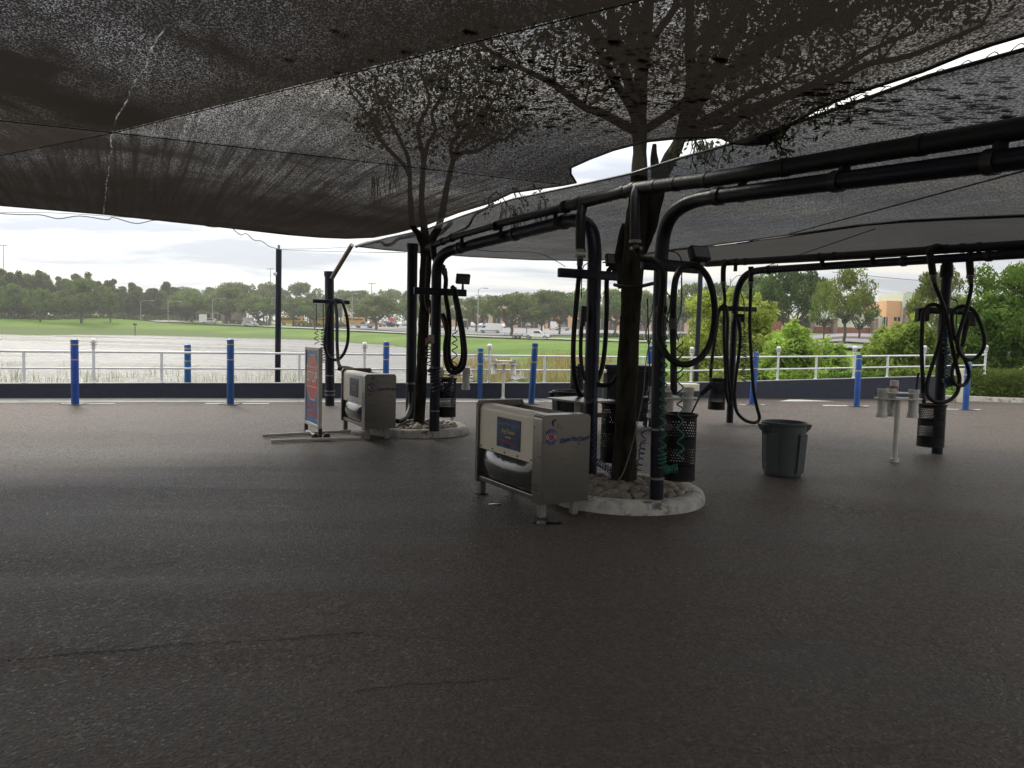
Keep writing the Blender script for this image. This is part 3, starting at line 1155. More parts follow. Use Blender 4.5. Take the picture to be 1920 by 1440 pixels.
LEAF_OAK = leaf_mat('live_oak_leaves', (0.105, 0.165, 0.050), 0.35, 0.5, 0.55)
LEAF_WOOD = leaf_mat('woodland_leaves', (0.078, 0.112, 0.044), 0.35, 0.5, 0.5)
LEAF_BUSH = leaf_mat('feathery_yellow_green_leaves', (0.27, 0.38, 0.085), 0.5, 0.42, 0.9, 0.15)
LEAF_LIGHT = leaf_mat('light_green_leaves', (0.13, 0.19, 0.045), 0.4, 0.35, 0.6, 0.2)
LEAF_DARK = leaf_mat('dark_green_leaves', (0.055, 0.10, 0.030), 0.3, 0.45, 0.5, 0.2)
LEAF_RIGHT = leaf_mat('mid_green_leaves', (0.095, 0.175, 0.035), 0.35, 0.45, 0.8, 0.1)
LEAF_HEDGE = leaf_mat('hedge_leaves', (0.075, 0.12, 0.030), 0.3, 0.4, 2.0, 0.1)


def oak_proto(seed, label, cat, h=9.5, w=7.0, trunk=2.4, n=7500, leaf=0.25, mat=LEAF_OAK, name='oak_tree'):
    rnd = random.Random(seed)
    root = thing(name, (0, 0, 0), label, cat)
    tb = MB()
    fork = Vector((rnd.uniform(-.2, .2), rnd.uniform(-.2, .2), trunk))
    limb(tb, (0, 0, -.3), fork, 0.36, 0.28, rnd)
    lobes = []
    nl = 17
    for i in range(nl):
        a = 2 * math.pi * i / nl + rnd.uniform(-.3, .3)
        rr = rnd.uniform(0.35, 0.80) * w
        zz = rnd.uniform(0.42, 0.72) * h
        c = Vector((math.cos(a) * rr, math.sin(a) * rr, zz))
        lobes.append((c, (rnd.uniform(.17, .28) * w, rnd.uniform(.17, .28) * w, rnd.uniform(.09, .15) * h)))
        limb(tb, fork - Vector((0, 0, rnd.uniform(0, .5))), c * 0.92, 0.16, 0.04, rnd, 6, 0.16)
    for i in range(12):
        a = rnd.uniform(0, 6.28)
        rr = rnd.uniform(0, 0.55) * w
        lobes.append((Vector((math.cos(a) * rr, math.sin(a) * rr, rnd.uniform(.74, .88) * h)), (rnd.uniform(.15, .26) * w, rnd.uniform(.15, .26) * w, rnd.uniform(.07, .13) * h)))
    tb.build('trunk', BARKFAR, root, smooth=60)
    cb = MB()
    leaf_cloud(cb, lobes, n, leaf, rnd=rnd, shell=0.35)
    cb.build('crown', mat, root)
    return root


def wood_proto(seed, label, cat, h=13, w=4.2, n=7000, leaf=0.27, mat=LEAF_WOOD, name='woodland_tree', low=0.12):
    rnd = random.Random(seed)
    root = thing(name, (0, 0, 0), label, cat)
    tb = MB()
    limb(tb, (0, 0, -.3), (rnd.uniform(-.5, .5), rnd.uniform(-.5, .5), h * .9), 0.26, 0.05, rnd, 7, 0.06)
    lobes = []
    for i in range(15):
        zz = (low + (0.93 - low) * i / 14) * h
        a = i * 2.4 + rnd.uniform(-.5, .5)
        k = math.sin(min(1, (i + 3) / 12) * math.pi * .62) * (1.0 if i < 11 else 0.75)
        rr = rnd.uniform(.25, .75) * w * k
        c = Vector((math.cos(a) * rr, math.sin(a) * rr, zz))
        lobes.append((c, (rnd.uniform(.34, .5) * w * k, rnd.uniform(.34, .5) * w * k, rnd.uniform(.07, .11) * h)))
        limb(tb, (0, 0, zz - .6), c, 0.07, 0.02, rnd, 5, 0.15, 4)
    tb.build('trunk', BARKFAR, root, smooth=60)
    cb = MB()
    leaf_cloud(cb, lobes, n, leaf, rnd=rnd, shell=0.3)
    cb.build('crown', mat, root)
    return root


def bush(name, label, cat, base, lobes, n, leaf, mat, seed, group=None, asp=0.3):
    """lobes relative to base"""
    rnd = random.Random(seed)
    root = thing(name, base, label, cat, group)
    tb = MB()
    more = []
    for c, r_ in lobes:
        more.append((c, tuple(q * .97 for q in r_)))
        for _ in range(7):
            d = Vector((rnd.gauss(0, 1), rnd.gauss(0, 1), abs(rnd.gauss(0, 1)) * .9 - .1)).normalized()
            k = rnd.uniform(.22, .42)
            more.append((Vector(c) + Vector((d.x * r_[0], d.y * r_[1], d.z * r_[2])) * rnd.uniform(.8, 1.05), (r_[0] * k, r_[1] * k, r_[2] * k * rnd.uniform(.9, 1.5))))
    n0, lobes0, lobes = n, lobes, more
    for c, r_ in lobes0:
        limb(tb, (rnd.uniform(-.3, .3), rnd.uniform(-.3, .3), -.3), Vector(c), 0.05, 0.015, rnd, 5, 0.12, 4)
    tb.build('trunk', BARKFAR, root, smooth=60)
    cb = MB()
    leaf_cloud(cb, lobes, n, leaf, rnd=rnd, shell=0.25, asp=asp, flat=0.3)
    cb.build('crown', mat, root)
    return root

# ------------------------------------------------------------------ far background: street, car park, trees
def band(name, rows, mat, dz=0.12, step=12):
    """a sheet lying on the land: rows = [(column, near distance, far distance)]"""
    b = MB()
    pts = []
    for (p0, n0, f0), (p1, n1, f1) in zip(rows, rows[1:]):
        k = max(1, int(abs(p1 - p0) / step))
        for i in range(k):
            t = i / k
            pts.append((p0 + (p1 - p0) * t, n0 + (n1 - n0) * t, f0 + (f1 - f0) * t))
    pts.append(rows[-1])
    vs_, fs = [], []
    m_ = 7
    for p, n_, f_ in pts:
        for j in range(m_):
            vs_.append(TP(p, n_ + (f_ - n_) * j / (m_ - 1), dz))
    for i in range(len(pts) - 1):
        for j in range(m_ - 1):
            a = i * m_ + j
            fs.append((a, a + m_, a + m_ + 1, a + 1))
    b.add(vs_, fs)
    return tag(b.build(name, mat), kind='structure')


ROADM = M('grey_road', (0.20, 0.195, 0.20), 0.7, var=0.12, scale=0.4)
LOTM = M('grey_car_park', (0.17, 0.165, 0.17), 0.7, var=0.15, scale=0.3)
WALKM = M('pale_kerb', (0.36, 0.34, 0.31), 0.8, var=0.12, scale=0.6)
band('road', [(262, 251, 262), (272, 243, 268), (290, 237, 275), (318, 236, 262), (340, 237, 247), (400, 234, 243), (500, 222, 231), (600, 214, 223), (700, 200, 208), (800, 184, 192), (900, 173, 181), (1000, 161, 168), (1150, 138, 145), (1300, 110, 117), (1450, 83, 90), (1530, 70, 77), (1600, 60, 66), (1720, 53, 59), (1900, 46, 52), (2200, 42, 48)], ROADM, .3)
band('road', [(290, 262, 275), (300, 268, 285), (312, 275, 297), (330, 285, 310)], ROADM, 0.36)
band('kerb_strip', [(700, 198.6, 199.8), (800, 182.6, 183.8), (900, 171.6, 172.8), (1000, 159.6, 160.8), (1150, 136.8, 137.8), (1300, 109, 109.8)], WALKM, 0.36)
band('car_park', [(640, 232, 300), (700, 218, 300), (800, 203, 300), (900, 192, 300), (1000, 188, 300), (1100, 186, 300), (1300, 170, 300)], LOTM)
band('car_park', [(1440, 96, 117), (1520, 88, 118), (1600, 78, 118), (1700, 74, 118), (1800, 72, 118)], LOTM, 0.14)
band('verge_strip', [(1525, 92, 98), (1570, 92, 99), (1640, 91, 98)], M('mulch', (0.10, 0.075, 0.05), 0.9), 0.2)


def top_h(px, d, ytop):
    return (hz(px) - ytop) / FPX * d + CAMH - tz(px, d)


def put_tree(proto, first, px, d, ytop, wpx, label, group=None, cat=None, h0=9.5, w0=7.0):
    h = top_h(px, d, ytop)
    r_ = wpx * (1.16 if group and 'oak' in group else 1.0) / 2 / FPX * d
    o = proto if first else copy_tree(proto)
    o.location = TP(px, d, -.05)
    o.rotation_euler = (0, 0, random.uniform(0, 6.28))
    o.scale = (r_ / w0, r_ / w0, h / h0)
    o['label'] = label
    if group:
        o['group'] = group
    return o


# live oaks round the car park: column, distance, top, width, what tells it apart
oaks = [oak_proto(11, 'x', 'tree'), oak_proto(23, 'x', 'tree'), oak_proto(37, 'x', 'tree')]
used = [False] * 3
OAK_SPOTS = [
    (358, 244, 541, 92, 'broad dark live oak just beyond the bend of the far road'),
    (424, 240, 538, 78, 'live oak behind the grass slope between the bend and the dark pole'),
    (484, 238, 552, 84, 'low grey green oak crown just before the dark wire pole'),
    (548, 240, 556, 66, 'oak on the far slope between the dark pole and hose post'),
    (588, 236, 556, 60, 'oak with its trunk behind the hoses of the small vacuum post'),
    (703, 222, 551, 100, 'spreading live oak with forked trunk before the parked cars'),
    (762, 236, 556, 60, 'oak half hidden behind the plain capped post'),
    (838, 226, 552, 64, 'oak behind the looped hoses of the far tree ring post'),
    (890, 214, 556, 62, 'oak beside the tall pole above the white van'),
    (957, 188, 545, 112, 'wide live oak with forked trunk beside the trailer'),
    (1012, 192, 542, 78, 'oak directly behind the white pickup truck'),
    (1046, 196, 540, 70, 'slim trunked oak between the pickup and the hose loops'),
    (1084, 200, 538, 72, 'oak seen between the hose and the leftmost near post'),
    (1150, 186, 540, 76, 'oak between the near post and the big dark trunk'),
    (1207, 176, 545, 70, 'oak seen just past the big dark trunk'),
    (1252, 170, 543, 72, 'thick trunked oak beyond the hose loop by the green coil'),
    (1300, 166, 528, 84, 'oak rising behind the navy pole and the yellow bush'),
    (1352, 160, 524, 90, 'oak crown over the tall yellow green bush'),
]
for i, (px, d, yt, w, lab) in enumerate(OAK_SPOTS):
    k = i % 3
    put_tree(oaks[k], not used[k], px, d, yt, w, lab, 'live oaks round the far car park')
    used[k] = True
# a farther row behind them
rnd = random.Random(5)
for i, px in enumerate(range(330, 1420, 31)):
    d = rnd.uniform(296, 345)
    yt = (532 if px < 560 else 545 if px < 720 else 541 if px < 800 else 548) + rnd.uniform(-7, 7)
    o = put_tree(oaks[i % 3], False, px + rnd.uniform(-12, 12), d, yt, rnd.uniform(62, 92), 'distant oak in the hazy row behind the car park buildings', 'distant trees behind the car park')

# the wood on the far left bank
woods = [wood_proto(3, 'x', 'tree'), wood_proto(8, 'x', 'tree'), wood_proto(15, 'x', 'tree')]
usedw = [False] * 3
rnd = random.Random(9)
wl = []
for px in range(-260, 345, 14):
    t = max(0, min(1, px / 330))
    base_top = 505 + (28 * t if px > 0 else 0) + (px > 150) * 6
    wl.append((px + rnd.uniform(-6, 6), 205 + 62 * t + rnd.uniform(-6, 10), base_top + rnd.uniform(-8, 20), rnd.uniform(40, 62)))
for px in range(-250, 345, 22):
    t = max(0, min(1, px / 330))
    wl.append((px + rnd.uniform(-6, 6), 226 + 62 * t, 512 + 30 * t + rnd.uniform(-5, 14), rnd.uniform(50, 70)))
for i, (px, d, yt, w) in enumerate(wl):
    k = i % 3
    put_tree(woods[k], not usedw[k], px, d, yt, w, 'tall dark tree in the dense wood on the far bank', 'trees of the wood on the far bank', h0=13, w0=4.6)
    usedw[k] = True
for px, d, yt, w, lab in [(75, 194, 540, 62, 'rounded lighter green tree in front of the dark wood'), (152, 205, 520, 100, 'large rounded dark tree bulging from the edge of the wood'),
                          (206, 214, 546, 46, 'small rounded green tree at the wood edge before the road bend'), (24, 196, 530, 66, 'mossy grey tree at the lakeside end of the wood')]:
    put_tree(oaks[1], False, px, d, yt, w, lab, 'trees along the wood edge')
ub_ = MB()
rnd = random.Random(44)
lob = []
for px in range(-260, 330, 9):
    t = max(0, min(1, px / 330))
    p = TP(px, 198 + 56 * t + rnd.uniform(-3, 8), .3)
    lob.append((p, (2.2, 1.6, rnd.uniform(.9, 2.0))))
leaf_cloud(ub_, lob, 6000, 0.38, rnd=rnd)
tag(ub_.build('undergrowth', LEAF_WOOD), 'dark undergrowth along the foot of the wood', 'undergrowth', kind='stuff')

fm_ = MB()
lob = []
rnd = random.Random(61)
for px in range(250, 1700, 9):
    d = 365 + rnd.uniform(-10, 12)
    yt = 566 + max(0, (px - 900)) * .012 + rnd.uniform(-7, 7)
    h = max(4, top_h(px, d, yt))
    lob.append((TP(px, d, h * .45), (3.2, 2.6, h * .55)))
leaf_cloud(fm_, lob, 15000, .62, rnd=rnd, shell=.4)
tag(fm_.build('far_wood', LEAF_OAK), 'far off wood closing the view behind the car park', 'wood', kind='stuff')

# clipped hedges beside the far road
for px0, px1, d, h, lab in [(420, 500, 243, 1.5, 'low clipped hedge behind the silver car on the far slope'), (555, 640, 232, 1.6, 'clipped dark hedge in front of the yellow buses'),
                            (1180, 1300, 150, 1.2, 'dark low hedge under the oaks behind the big trunk'), (1090, 1150, 172, 1.0, 'low hedge beyond the street left of the big trunk')]:
    b = MB()
    p0, p1 = TP(px0, d), TP(px1, d)
    lb = []
    k = int((p1 - p0).length / 1.2)
    for i in range(k + 1):
        lb.append((p0 + (p1 - p0) * i / k + Vector((0, 0, h * .5)), (1.1, .8, h * .55)))
    leaf_cloud(b, lb, 1500, .22)
    tag(b.build('hedge', LEAF_WOOD), lab.replace(' left of', ' beside'), 'hedge')

# ------------------------------------------------------------------ lamps, poles, small signs far off
POLE = M('grey_lamp_pole', (0.30, 0.30, 0.30), 0.5, var=0.15)


def street_lamp(px, ybase_d, ytop, label, arms=1, r=0.13, arm=3.0, name='street_lamp'):
    d = ybase_d
    b = TP(px, d)
    h = top_h(px, d, ytop)
    root = thing(name, b, label, 'street lamp', 'street lamps by the far road')
    MB().cyl((0, 0, 0), (0, 0, h), r, r * .6, 8).build('pole', POLE, root, smooth=40)
    for s in ([1] if arms == 1 else [1, -1]):
        MB().tube(smooth_path([(0, 0, h - .3), (s * arm * .4, 0, h + .25), (s * arm, 0, h + .3)], 4), r * .45, 6).build('arm', POLE, root, smooth=40)
        MB().box((s * (arm + .5), 0, h + .28), (1.1, .4, .18), bev=.05).build('lamp_head', POLE, root)
    return root


street_lamp(263, 236, 565, 'street lamp on the grass just before the road bend')
street_lamp(314, 236, 567, 'street lamp right at the road bend')
street_lamp(397, 232, 561, 'street lamp beside the small white car on the far road')
street_lamp(893, 176, 543, 'tall bare lamp pole beside the white van', arms=1, arm=1.2)
street_lamp(908, 262, 556, 'twin armed car park lamp above the white van', arms=2)
street_lamp(985, 190, 588, 'short slim pole behind the pickup bed', arm=.3)
street_lamp(508, 238, 560, 'lamp pole just behind the dark wire pole', arm=.6)
street_lamp(658, 214, 553, 'slim lamp pole beside the hose loop of the small post', arm=.6)
street_lamp(1362, 60, 524, 'curved arm lamp showing between the hoses of the arched post', arm=1.2, r=.08)


def mast(px, d, ytop, label):
    b = TP(px, d)
    h = top_h(px, d, ytop)
    root = thing('floodlight_mast', b, label, 'floodlight mast', 'floodlight masts on the skyline')
    MB().cyl((0, 0, 0), (0, 0, h), .35, .18, 8).build('pole', POLE, root, smooth=40)
    MB().box((0, 0, h), (4.2, 1.2, .35), bev=.1).build('lamp_head', POLE, root)


mast(8, 420, 462, 'tall floodlight mast standing over the wood')
mast(505, 430, 505, 'floodlight mast on the skyline next to the dark wire pole')
mast(694, 420, 532, 'floodlight mast peeping over the distant oaks')

SIGNW = M('white_sign', (0.6, 0.6, 0.58), 0.5)
for px, d, w, h, lab in [(379, 236, 2.4, 2.4, 'square white sign board beside the small white car'), (464, 239, 3.4, 1.7, 'wide pale sign board by the far hedge')]:
    root = thing('sign_board', TP(px, d), lab, 'sign')
    MB().box((0, 0, .7 + h / 2), (w, .12, h), bev=.02).build('panel', SIGNW, root)
    for s in (-1, 1):
        MB().box((s * w * .4, .09, (.7 + h) / 2), (.1, .06, .7 + h)).build('post', POLE, root)
root = thing('marker_post', TP(252, 178, .2), 'thin dark marker post on the lake bank below the road bend', 'post')
MB().cyl((0, 0, -.4), (0, 0, 2.4), .09, n=6).build('post_shaft', DARKST, root)
MB().box((0, 0, 2.4), (.9, .1, .35)).build('plate', DARKST, root)

# ------------------------------------------------------------------ vehicles
TYRE = M('tyre_rubber', (0.014, 0.014, 0.014), 0.7)
RIM = M('wheel_rim', (0.35, 0.35, 0.36), 0.35, metal=.8)
REDL = M('tail_lamp', (0.35, 0.015, 0.012), 0.25)
CLEARL = M('head_lamp', (0.55, 0.56, 0.56), 0.15)


def wheels(root, xs, w, r):
    for x in xs:
        for s in (-1, 1):
            y = s * (w / 2 - .08)
            wb_ = MB().cyl((x, y - .12, r), (x, y + .12, r), r, n=16)
            t = wb_.build('wheel', TYRE, root, smooth=30)
            MB().cyl((x, y + s * .10, r), (x, y + s * .135, r), r * .62, n=12).build('rim', RIM, t, smooth=30)


def car_model(kind, mat, label, cat, group=None):
    """front towards +x, on z = 0"""
    root = thing({'pickup': 'pickup_truck', 'van': 'delivery_van', 'bus': 'school_bus'}.get(kind, 'parked_car'), (0, 0, 0), label, cat, group)
    b, g = MB(), MB()
    if kind == 'car':
        b.wide([(-2.2, .32, .80), (-2.25, .62, .86), (-2.15, .92, .84), (-1.5, .98, .84), (.75, .95, .86), (1.95, .80, .82), (2.2, .62, .80), (2.2, .32, .78)])
        b.wide([(-1.75, .95, .80), (-1.05, 1.38, .62), (.05, 1.42, .62), (.85, .94, .80)])
        g.wide([(-1.62, .98, .815), (-1.05, 1.33, .645), (.02, 1.36, .645), (.72, .97, .815)])
        wheels(root, (-1.35, 1.38), 1.7, .33)
        W2, xf, xr, zl = .80, 2.2, -2.25, .68
    elif kind == 'suv':
        b.wide([(-2.25, .40, .84), (-2.3, .70, .90), (-2.25, 1.08, .88), (1.0, 1.08, .90), (2.1, .98, .86), (2.3, .70, .84), (2.28, .40, .82)])
        b.wide([(-2.2, 1.07, .86), (-1.95, 1.70, .70), (.2, 1.74, .70), (1.05, 1.07, .86)])
        g.wide([(-2.0, 1.12, .875), (-1.85, 1.60, .73), (.15, 1.64, .73), (.85, 1.12, .875)])
        wheels(root, (-1.4, 1.4), 1.8, .38)
        W2, xf, xr, zl = .85, 2.3, -2.3, .85
    elif kind == 'pickup':
        b.wide([(-2.95, .50, .94), (-2.98, .78, .98), (-2.95, 1.16, .96), (-.95, 1.16, .96), (-.9, 1.12, .96), (1.05, 1.12, .96), (2.55, 1.04, .93), (2.75, .82, .95), (2.75, .48, .93)])
        b.wide([(-1.0, 1.13, .93), (-.85, 1.80, .74), (.45, 1.84, .74), (1.2, 1.12, .93)])
        g.wide([(-.80, 1.18, .945), (-.72, 1.68, .785), (.40, 1.72, .785), (1.0, 1.18, .945)])
        wheels(root, (-1.9, 1.75), 1.95, .40)
        MB().box((2.77, 0, .60), (.08, 1.9, .26), bev=.03).build('bumper', DARKST, root)
        MB().box((2.745, 0, .88), (.06, 1.1, .22), bev=.01).build('grille', DARKST, root)
        W2, xf, xr, zl = .88, 2.74, -2.98, .9
    elif kind == 'van':
        b.wide([(-3.0, .40, .95), (-3.02, 1.2, .98), (-2.95, 2.55, .86), (1.0, 2.62, .86), (1.75, 2.05, .86), (2.25, 1.35, .92), (2.95, 1.10, .92), (3.05, .75, .93), (3.0, .40, .92)])
        g.wide([(1.22, 1.36, .965), (1.18, 2.0, .895), (1.70, 1.95, .885), (2.18, 1.36, .94)])
        wheels(root, (-1.95, 2.0), 1.98, .38)
        MB().box((0, 0, .62), (5.2, 1.985, .14), bev=.02).build('side_trim', DARKST, root)
        W2, xf, xr, zl = .86, 3.03, -3.02, .95
    else:  # bus
        b.wide([(-5.2, .55, 1.2), (-5.25, 2.7, 1.15), (-5.0, 2.98, 1.0), (3.3, 2.98, 1.0), (3.6, 2.2, 1.16), (3.7, 1.7, 1.18), (4.9, 1.55, 1.0), (5.0, .55, 1.0)])
        for i in range(9):
            x = -4.75 + i * .88
            g.box((x, 0, 2.15), (.70, 2.40, .62), bev=.03)
        g.box((3.55, 0, 2.25), (.28, 2.0, .85))
        MB().box((0, 0, 1.5), (10.1, 2.42, .12)).build('side_stripe', DARKST, root)
        wheels(root, (-3.2, 3.8), 2.35, .48)
        W2, xf, xr, zl = 1.0, 4.98, -5.25, 1.1
    b.build('body', mat, root, smooth=35)
    g.build('window', GLASS, root, smooth=35)
    for s in (-1, 1):
        MB().box((xf - .02, s * (W2 - .18), zl), (.08, .34, .16), bev=.03).build('headlight', CLEARL, root)
        MB().box((xr + .02, s * (W2 - .12), zl + .08), (.08, .2, .28), bev=.03).build('tail_light', REDL, root)
        if kind in ('pickup', 'van'):
            MB().box((1.15 if kind == 'pickup' else 2.0, s * (W2 + .18), 1.3 if kind == 'pickup' else 1.5), (.12, .2, .22 if kind == 'pickup' else .36), bev=.03).build('mirror', DARKST, root)
    return root


def carpaint(name, c):
    return M('car_paint_' + name, c, 0.28, var=0.05, scale=2)


WHITEC = carpaint('white', (0.72, 0.72, 0.72))
SILVER = carpaint('silver', (0.45, 0.46, 0.48))
REDC = carpaint('red', (0.38, 0.03, 0.03))
BLUEC = carpaint('blue', (0.03, 0.06, 0.25))
DARKC = carpaint('dark', (0.02, 0.02, 0.024))
ORANGE = carpaint('orange', (0.5, 0.14, 0.03))
YELLOW = carpaint('yellow', (0.50, 0.27, 0.03))


def set_vehicle(o, px, d, deg, dz=.12, s=1.0):
    o.location = TP(px, d, dz)
    o.rotation_euler = (0, 0, R(deg))
    o.scale = (s, s, s)
    return o


pk = set_vehicle(car_model('pickup', WHITEC, 'white crew cab pickup truck towing a flat trailer on the far street', 'pickup truck'), 1006, 164.5, -14)
van = set_vehicle(car_model('van', WHITEC, 'white high roof van parked by the tall bare lamp pole', 'van'), 917, 206, 172)
tr = thing('flat_trailer', TP(966, 164.5, .12), 'low flat trailer hitched behind the white pickup', 'trailer', rz=R(-10))
MB().box((0, 0, .62), (5.0, 1.9, .14), bev=.02).build('deck', M('trailer_wood', (0.16, 0.12, 0.09), .8), tr)
rl = MB()
for x in (-2.4, -1.2, 0, 1.2, 2.4):
    for s in (-1, 1):
        rl.box((x, s * .95, .86), (.06, .06, .4))
for s in (-1, 1):
    rl.box((0, s * .95, 1.06), (5.0, .05, .05))
rl.build('side_frame', DARKST, tr)
MB().cyl((2.5, 0, .55), (3.6, 0, .55), .06, n=8).build('tow_bar', DARKST, tr)
wheels(tr, (-.4, .5), 2.0, .33)

PARKED = [
    ('car', BLUEC, 288, 262, -65, 'blue car driving round the bend of the far road'),
    ('suv', WHITEC, 390, 238.5, 178, 'white car by the square sign on the far road'),
    ('car', SILVER, 468, 227, 0, 'silver car at the end of the low clipped hedge'),
    ('suv', DARKC, 330, 262, 10, 'dark car half hidden under the broad oak at the bend'),
    ('pickup', SILVER, 680, 232, 170, 'grey pickup truck parked beside the yellow buses'),
    ('suv', DARKC, 640, 228, 5, 'black car parked behind the hose loop of the small post'),
    ('suv', ORANGE, 703, 246, 20, 'orange car under the spreading forked oak'),
    ('pickup', SILVER, 724, 250, -30, 'silver pickup behind the forked oak trunk'),
    ('suv', DARKC, 734, 247, -40, 'black pickup shaped car under the red truck'),
    ('van', REDC, 733, 264, 90, 'bright red box van in the far car park'),
    ('car', WHITEC, 692, 272, 90, 'white car in the row between buses and red van'),
    ('car', WHITEC, 749, 258, 85, 'white car just past the red van'),
    ('suv', SILVER, 762, 262, 88, 'silver car near the plain capped post in the far car park'),
    ('suv', WHITEC, 802, 250, 80, 'white car glimpsed between the far trunk and arched post'),
    ('car', REDC, 827, 246, 70, 'small red car by the arched far post'),
    ('van', DARKC, 869, 238, 90, 'dark maroon box truck parked between oaks'),
    ('suv', WHITEC, 886, 262, 85, 'white car near the bare pole behind the van'),
    ('car', SILVER, 900, 268, 80, 'silver car above the roof of the white van'),
    ('car', WHITEC, 940, 265, 86, 'white car behind the wide oak near the trailer'),
    ('car', BLUEC, 925, 280, 90, 'dark blue car far behind the white van'),
    ('suv', SILVER, 1052, 240, 15, 'silver car far behind the pickup bonnet'),
    ('van', WHITEC, 1034, 248, 88, 'white box van far behind the pickup'),
    ('car', DARKC, 988, 262, 90, 'dark car in the shade behind the pickup cab'),
]
protos = {}
for kind, mat_, px, d, deg, lab in PARKED:
    o = car_model(kind, mat_, lab, 'car', 'cars in the far car park')
    set_vehicle(o, px, d, deg, .14)
for px, d, deg, lab in [(548, 252, 4, 'yellow school bus nearest the dark wire pole'), (610, 252, -6, 'long yellow school bus behind the small hose post'), (665, 262, 60, 'yellow school bus parked slantwise beside the grey pickup')]:
    set_vehicle(car_model('bus', YELLOW, lab, 'bus', 'yellow school buses'), px, d, deg, .14, .92)

# ------------------------------------------------------------------ buildings
TAN = M('tan_stucco', (0.48, 0.33, 0.22), 0.8, var=0.08, scale=.4)
ORNG = M('orange_stucco', (0.56, 0.32, 0.16), 0.8, var=0.06, scale=.5)
PALEG = M('pale_green_stucco', (0.50, 0.55, 0.42), 0.8, var=0.06, scale=.5)
BRICK = M('brown_stone', (0.22, 0.15, 0.12), 0.85, var=0.45, scale=3, bump=.4)
REDBR = M('red_brick', (0.24, 0.09, 0.06), 0.85, var=0.3, scale=3)


def shop_block(px0, px1, d, h, mat, label, wins=0, dz=0.0, depth=14):
    p0, p1 = TP(px0, d), TP(px1, d)
    mid = (p0 + p1) / 2
    root = thing('shop_building', (mid.x, d, mid.z + dz - .2), label, 'building')
    w = (p1 - p0).length
    MB().box((0, depth / 2, h / 2), (w, depth, h)).build('wall', mat, root)
    MB().box((0, depth / 2, h + .2), (w + .5, depth + .5, .4)).build('roof', M('roof_trim', (0.55, 0.50, 0.42), .7), root)
    for i in range(wins):
        x = -w / 2 + (i + .5) * w / wins
        f = MB().box((x, -.03, h * .34), (w / wins * .62, .1, h * .5)).build('window', GLASS, root)
        MB().box((x, -.07, h * .34), (.12, .06, h * .5)).build('mullion', POLE, f)
    return root


shop_block(800, 1010, 292, 8.0, TAN, 'long tan shop building behind the van and oaks', 9)
shop_block(1020, 1180, 288, 7.0, ORNG, 'long orange shop building behind the pickup', 7)
shop_block(1190, 1330, 285, 7.0, TAN, 'tan shop building seen past the big dark trunk', 6)
shop_block(318, 436, 288, 4.6, M('brown_siding', (0.17, 0.13, 0.10), .8), 'low brown building under the oaks at the road bend', 6)
shop_block(640, 690, 292, 7.0, M('cream_siding', (0.5, 0.45, 0.36), .8), 'cream building behind the yellow buses', 3)

# the near shop: red brick end, gabled pale green front, orange block, pale green tower
DB = 119.0


def X(px):
    return (px - CX) / FPX * DB


zb = TP(1600, DB).z
HB = lambda px, y: (hz(px) - y) / FPX * DB + CAMH - zb
shop = thing('corner_shop', (X(1600), DB, zb), 'pale green and orange shop with stone piers across the street', 'building')


def bx(name, px0, px1, y0, y1, mat, dy=0.0, depth=8.0, parent=None):
    """block between two columns; y1 = foot (None: ground)"""
    h1 = HB((px0 + px1) / 2, y0)
    h0 = 0 if y1 is None else HB((px0 + px1) / 2, y1)
    b = MB().box(((X(px0) + X(px1)) / 2 - X(1600), dy + depth / 2, (h0 + h1) / 2), (X(px1) - X(px0), depth, h1 - h0))
    return b.build(name, mat, parent or shop)


bx('wing', 1440, 1522, 598, None, REDBR)
bx('wall', 1520.2, 1650, 592, None, PALEG, -.3)
bx('block', 1650.2, 1677.5, 565, None, ORNG, -.8)
bx('tower', 1678, 1800, 552, None, PALEG, -1.2)
bx('plinth', 1520.4, 1649, 614, None, REDBR, -.4, .25)
gab = MB()
gx = [X(1508) - X(1600), X(1538) - X(1600), X(1560) - X(1600)]
gab.prism([(gx[0], HB(1510, 598)), (gx[2], HB(1560, 600)), (gx[1] - .2, HB(1535, 568))], (0, 0, 0), (1, 0, 0), (0, 0, 1), (0, -1, 0), 1.2)
gab.build('gable', PALEG, shop)
for a, b_ in ((1484, 1489), (1508, 1513), (1550, 1557), (1624, 1632)):
    bx('pier', a, b_, 596 if a < 1520 else 598, None, BRICK, -1.6, 1.2)
for a, b_ in ((1678.5, 1688),):
    bx('pier', a, b_, 577, None, BRICK, -1.9, .6)
bx('porch', 1489.4, 1507.6, 600, 617, DARKST, -.9, .6)
for a, b_, y0, y1 in ((1524, 1531, 594, 610), (1546, 1549, 597, 611), (1619, 1624, 594, 612), (1646.5, 1653, 595, 612), (1665, 1676, 595, 602), (1690, 1697, 578, 612), (1742, 1747, 598, 622), (1752, 1764, 598, 620)):
    dyy = -.36 if a < 1646 else (-.86 if a < 1677 else -1.27)
    w_ = bx('window', a, b_, y0, y1, GLASS, dyy, .12)
    bx('mullion', (a + b_) / 2 - .4, (a + b_) / 2 + .4, y0, y1, SIGNW, dyy - .05, .04, w_)
bx('door', 1514, 1520, 602, None, REDBR, -.2, .2)
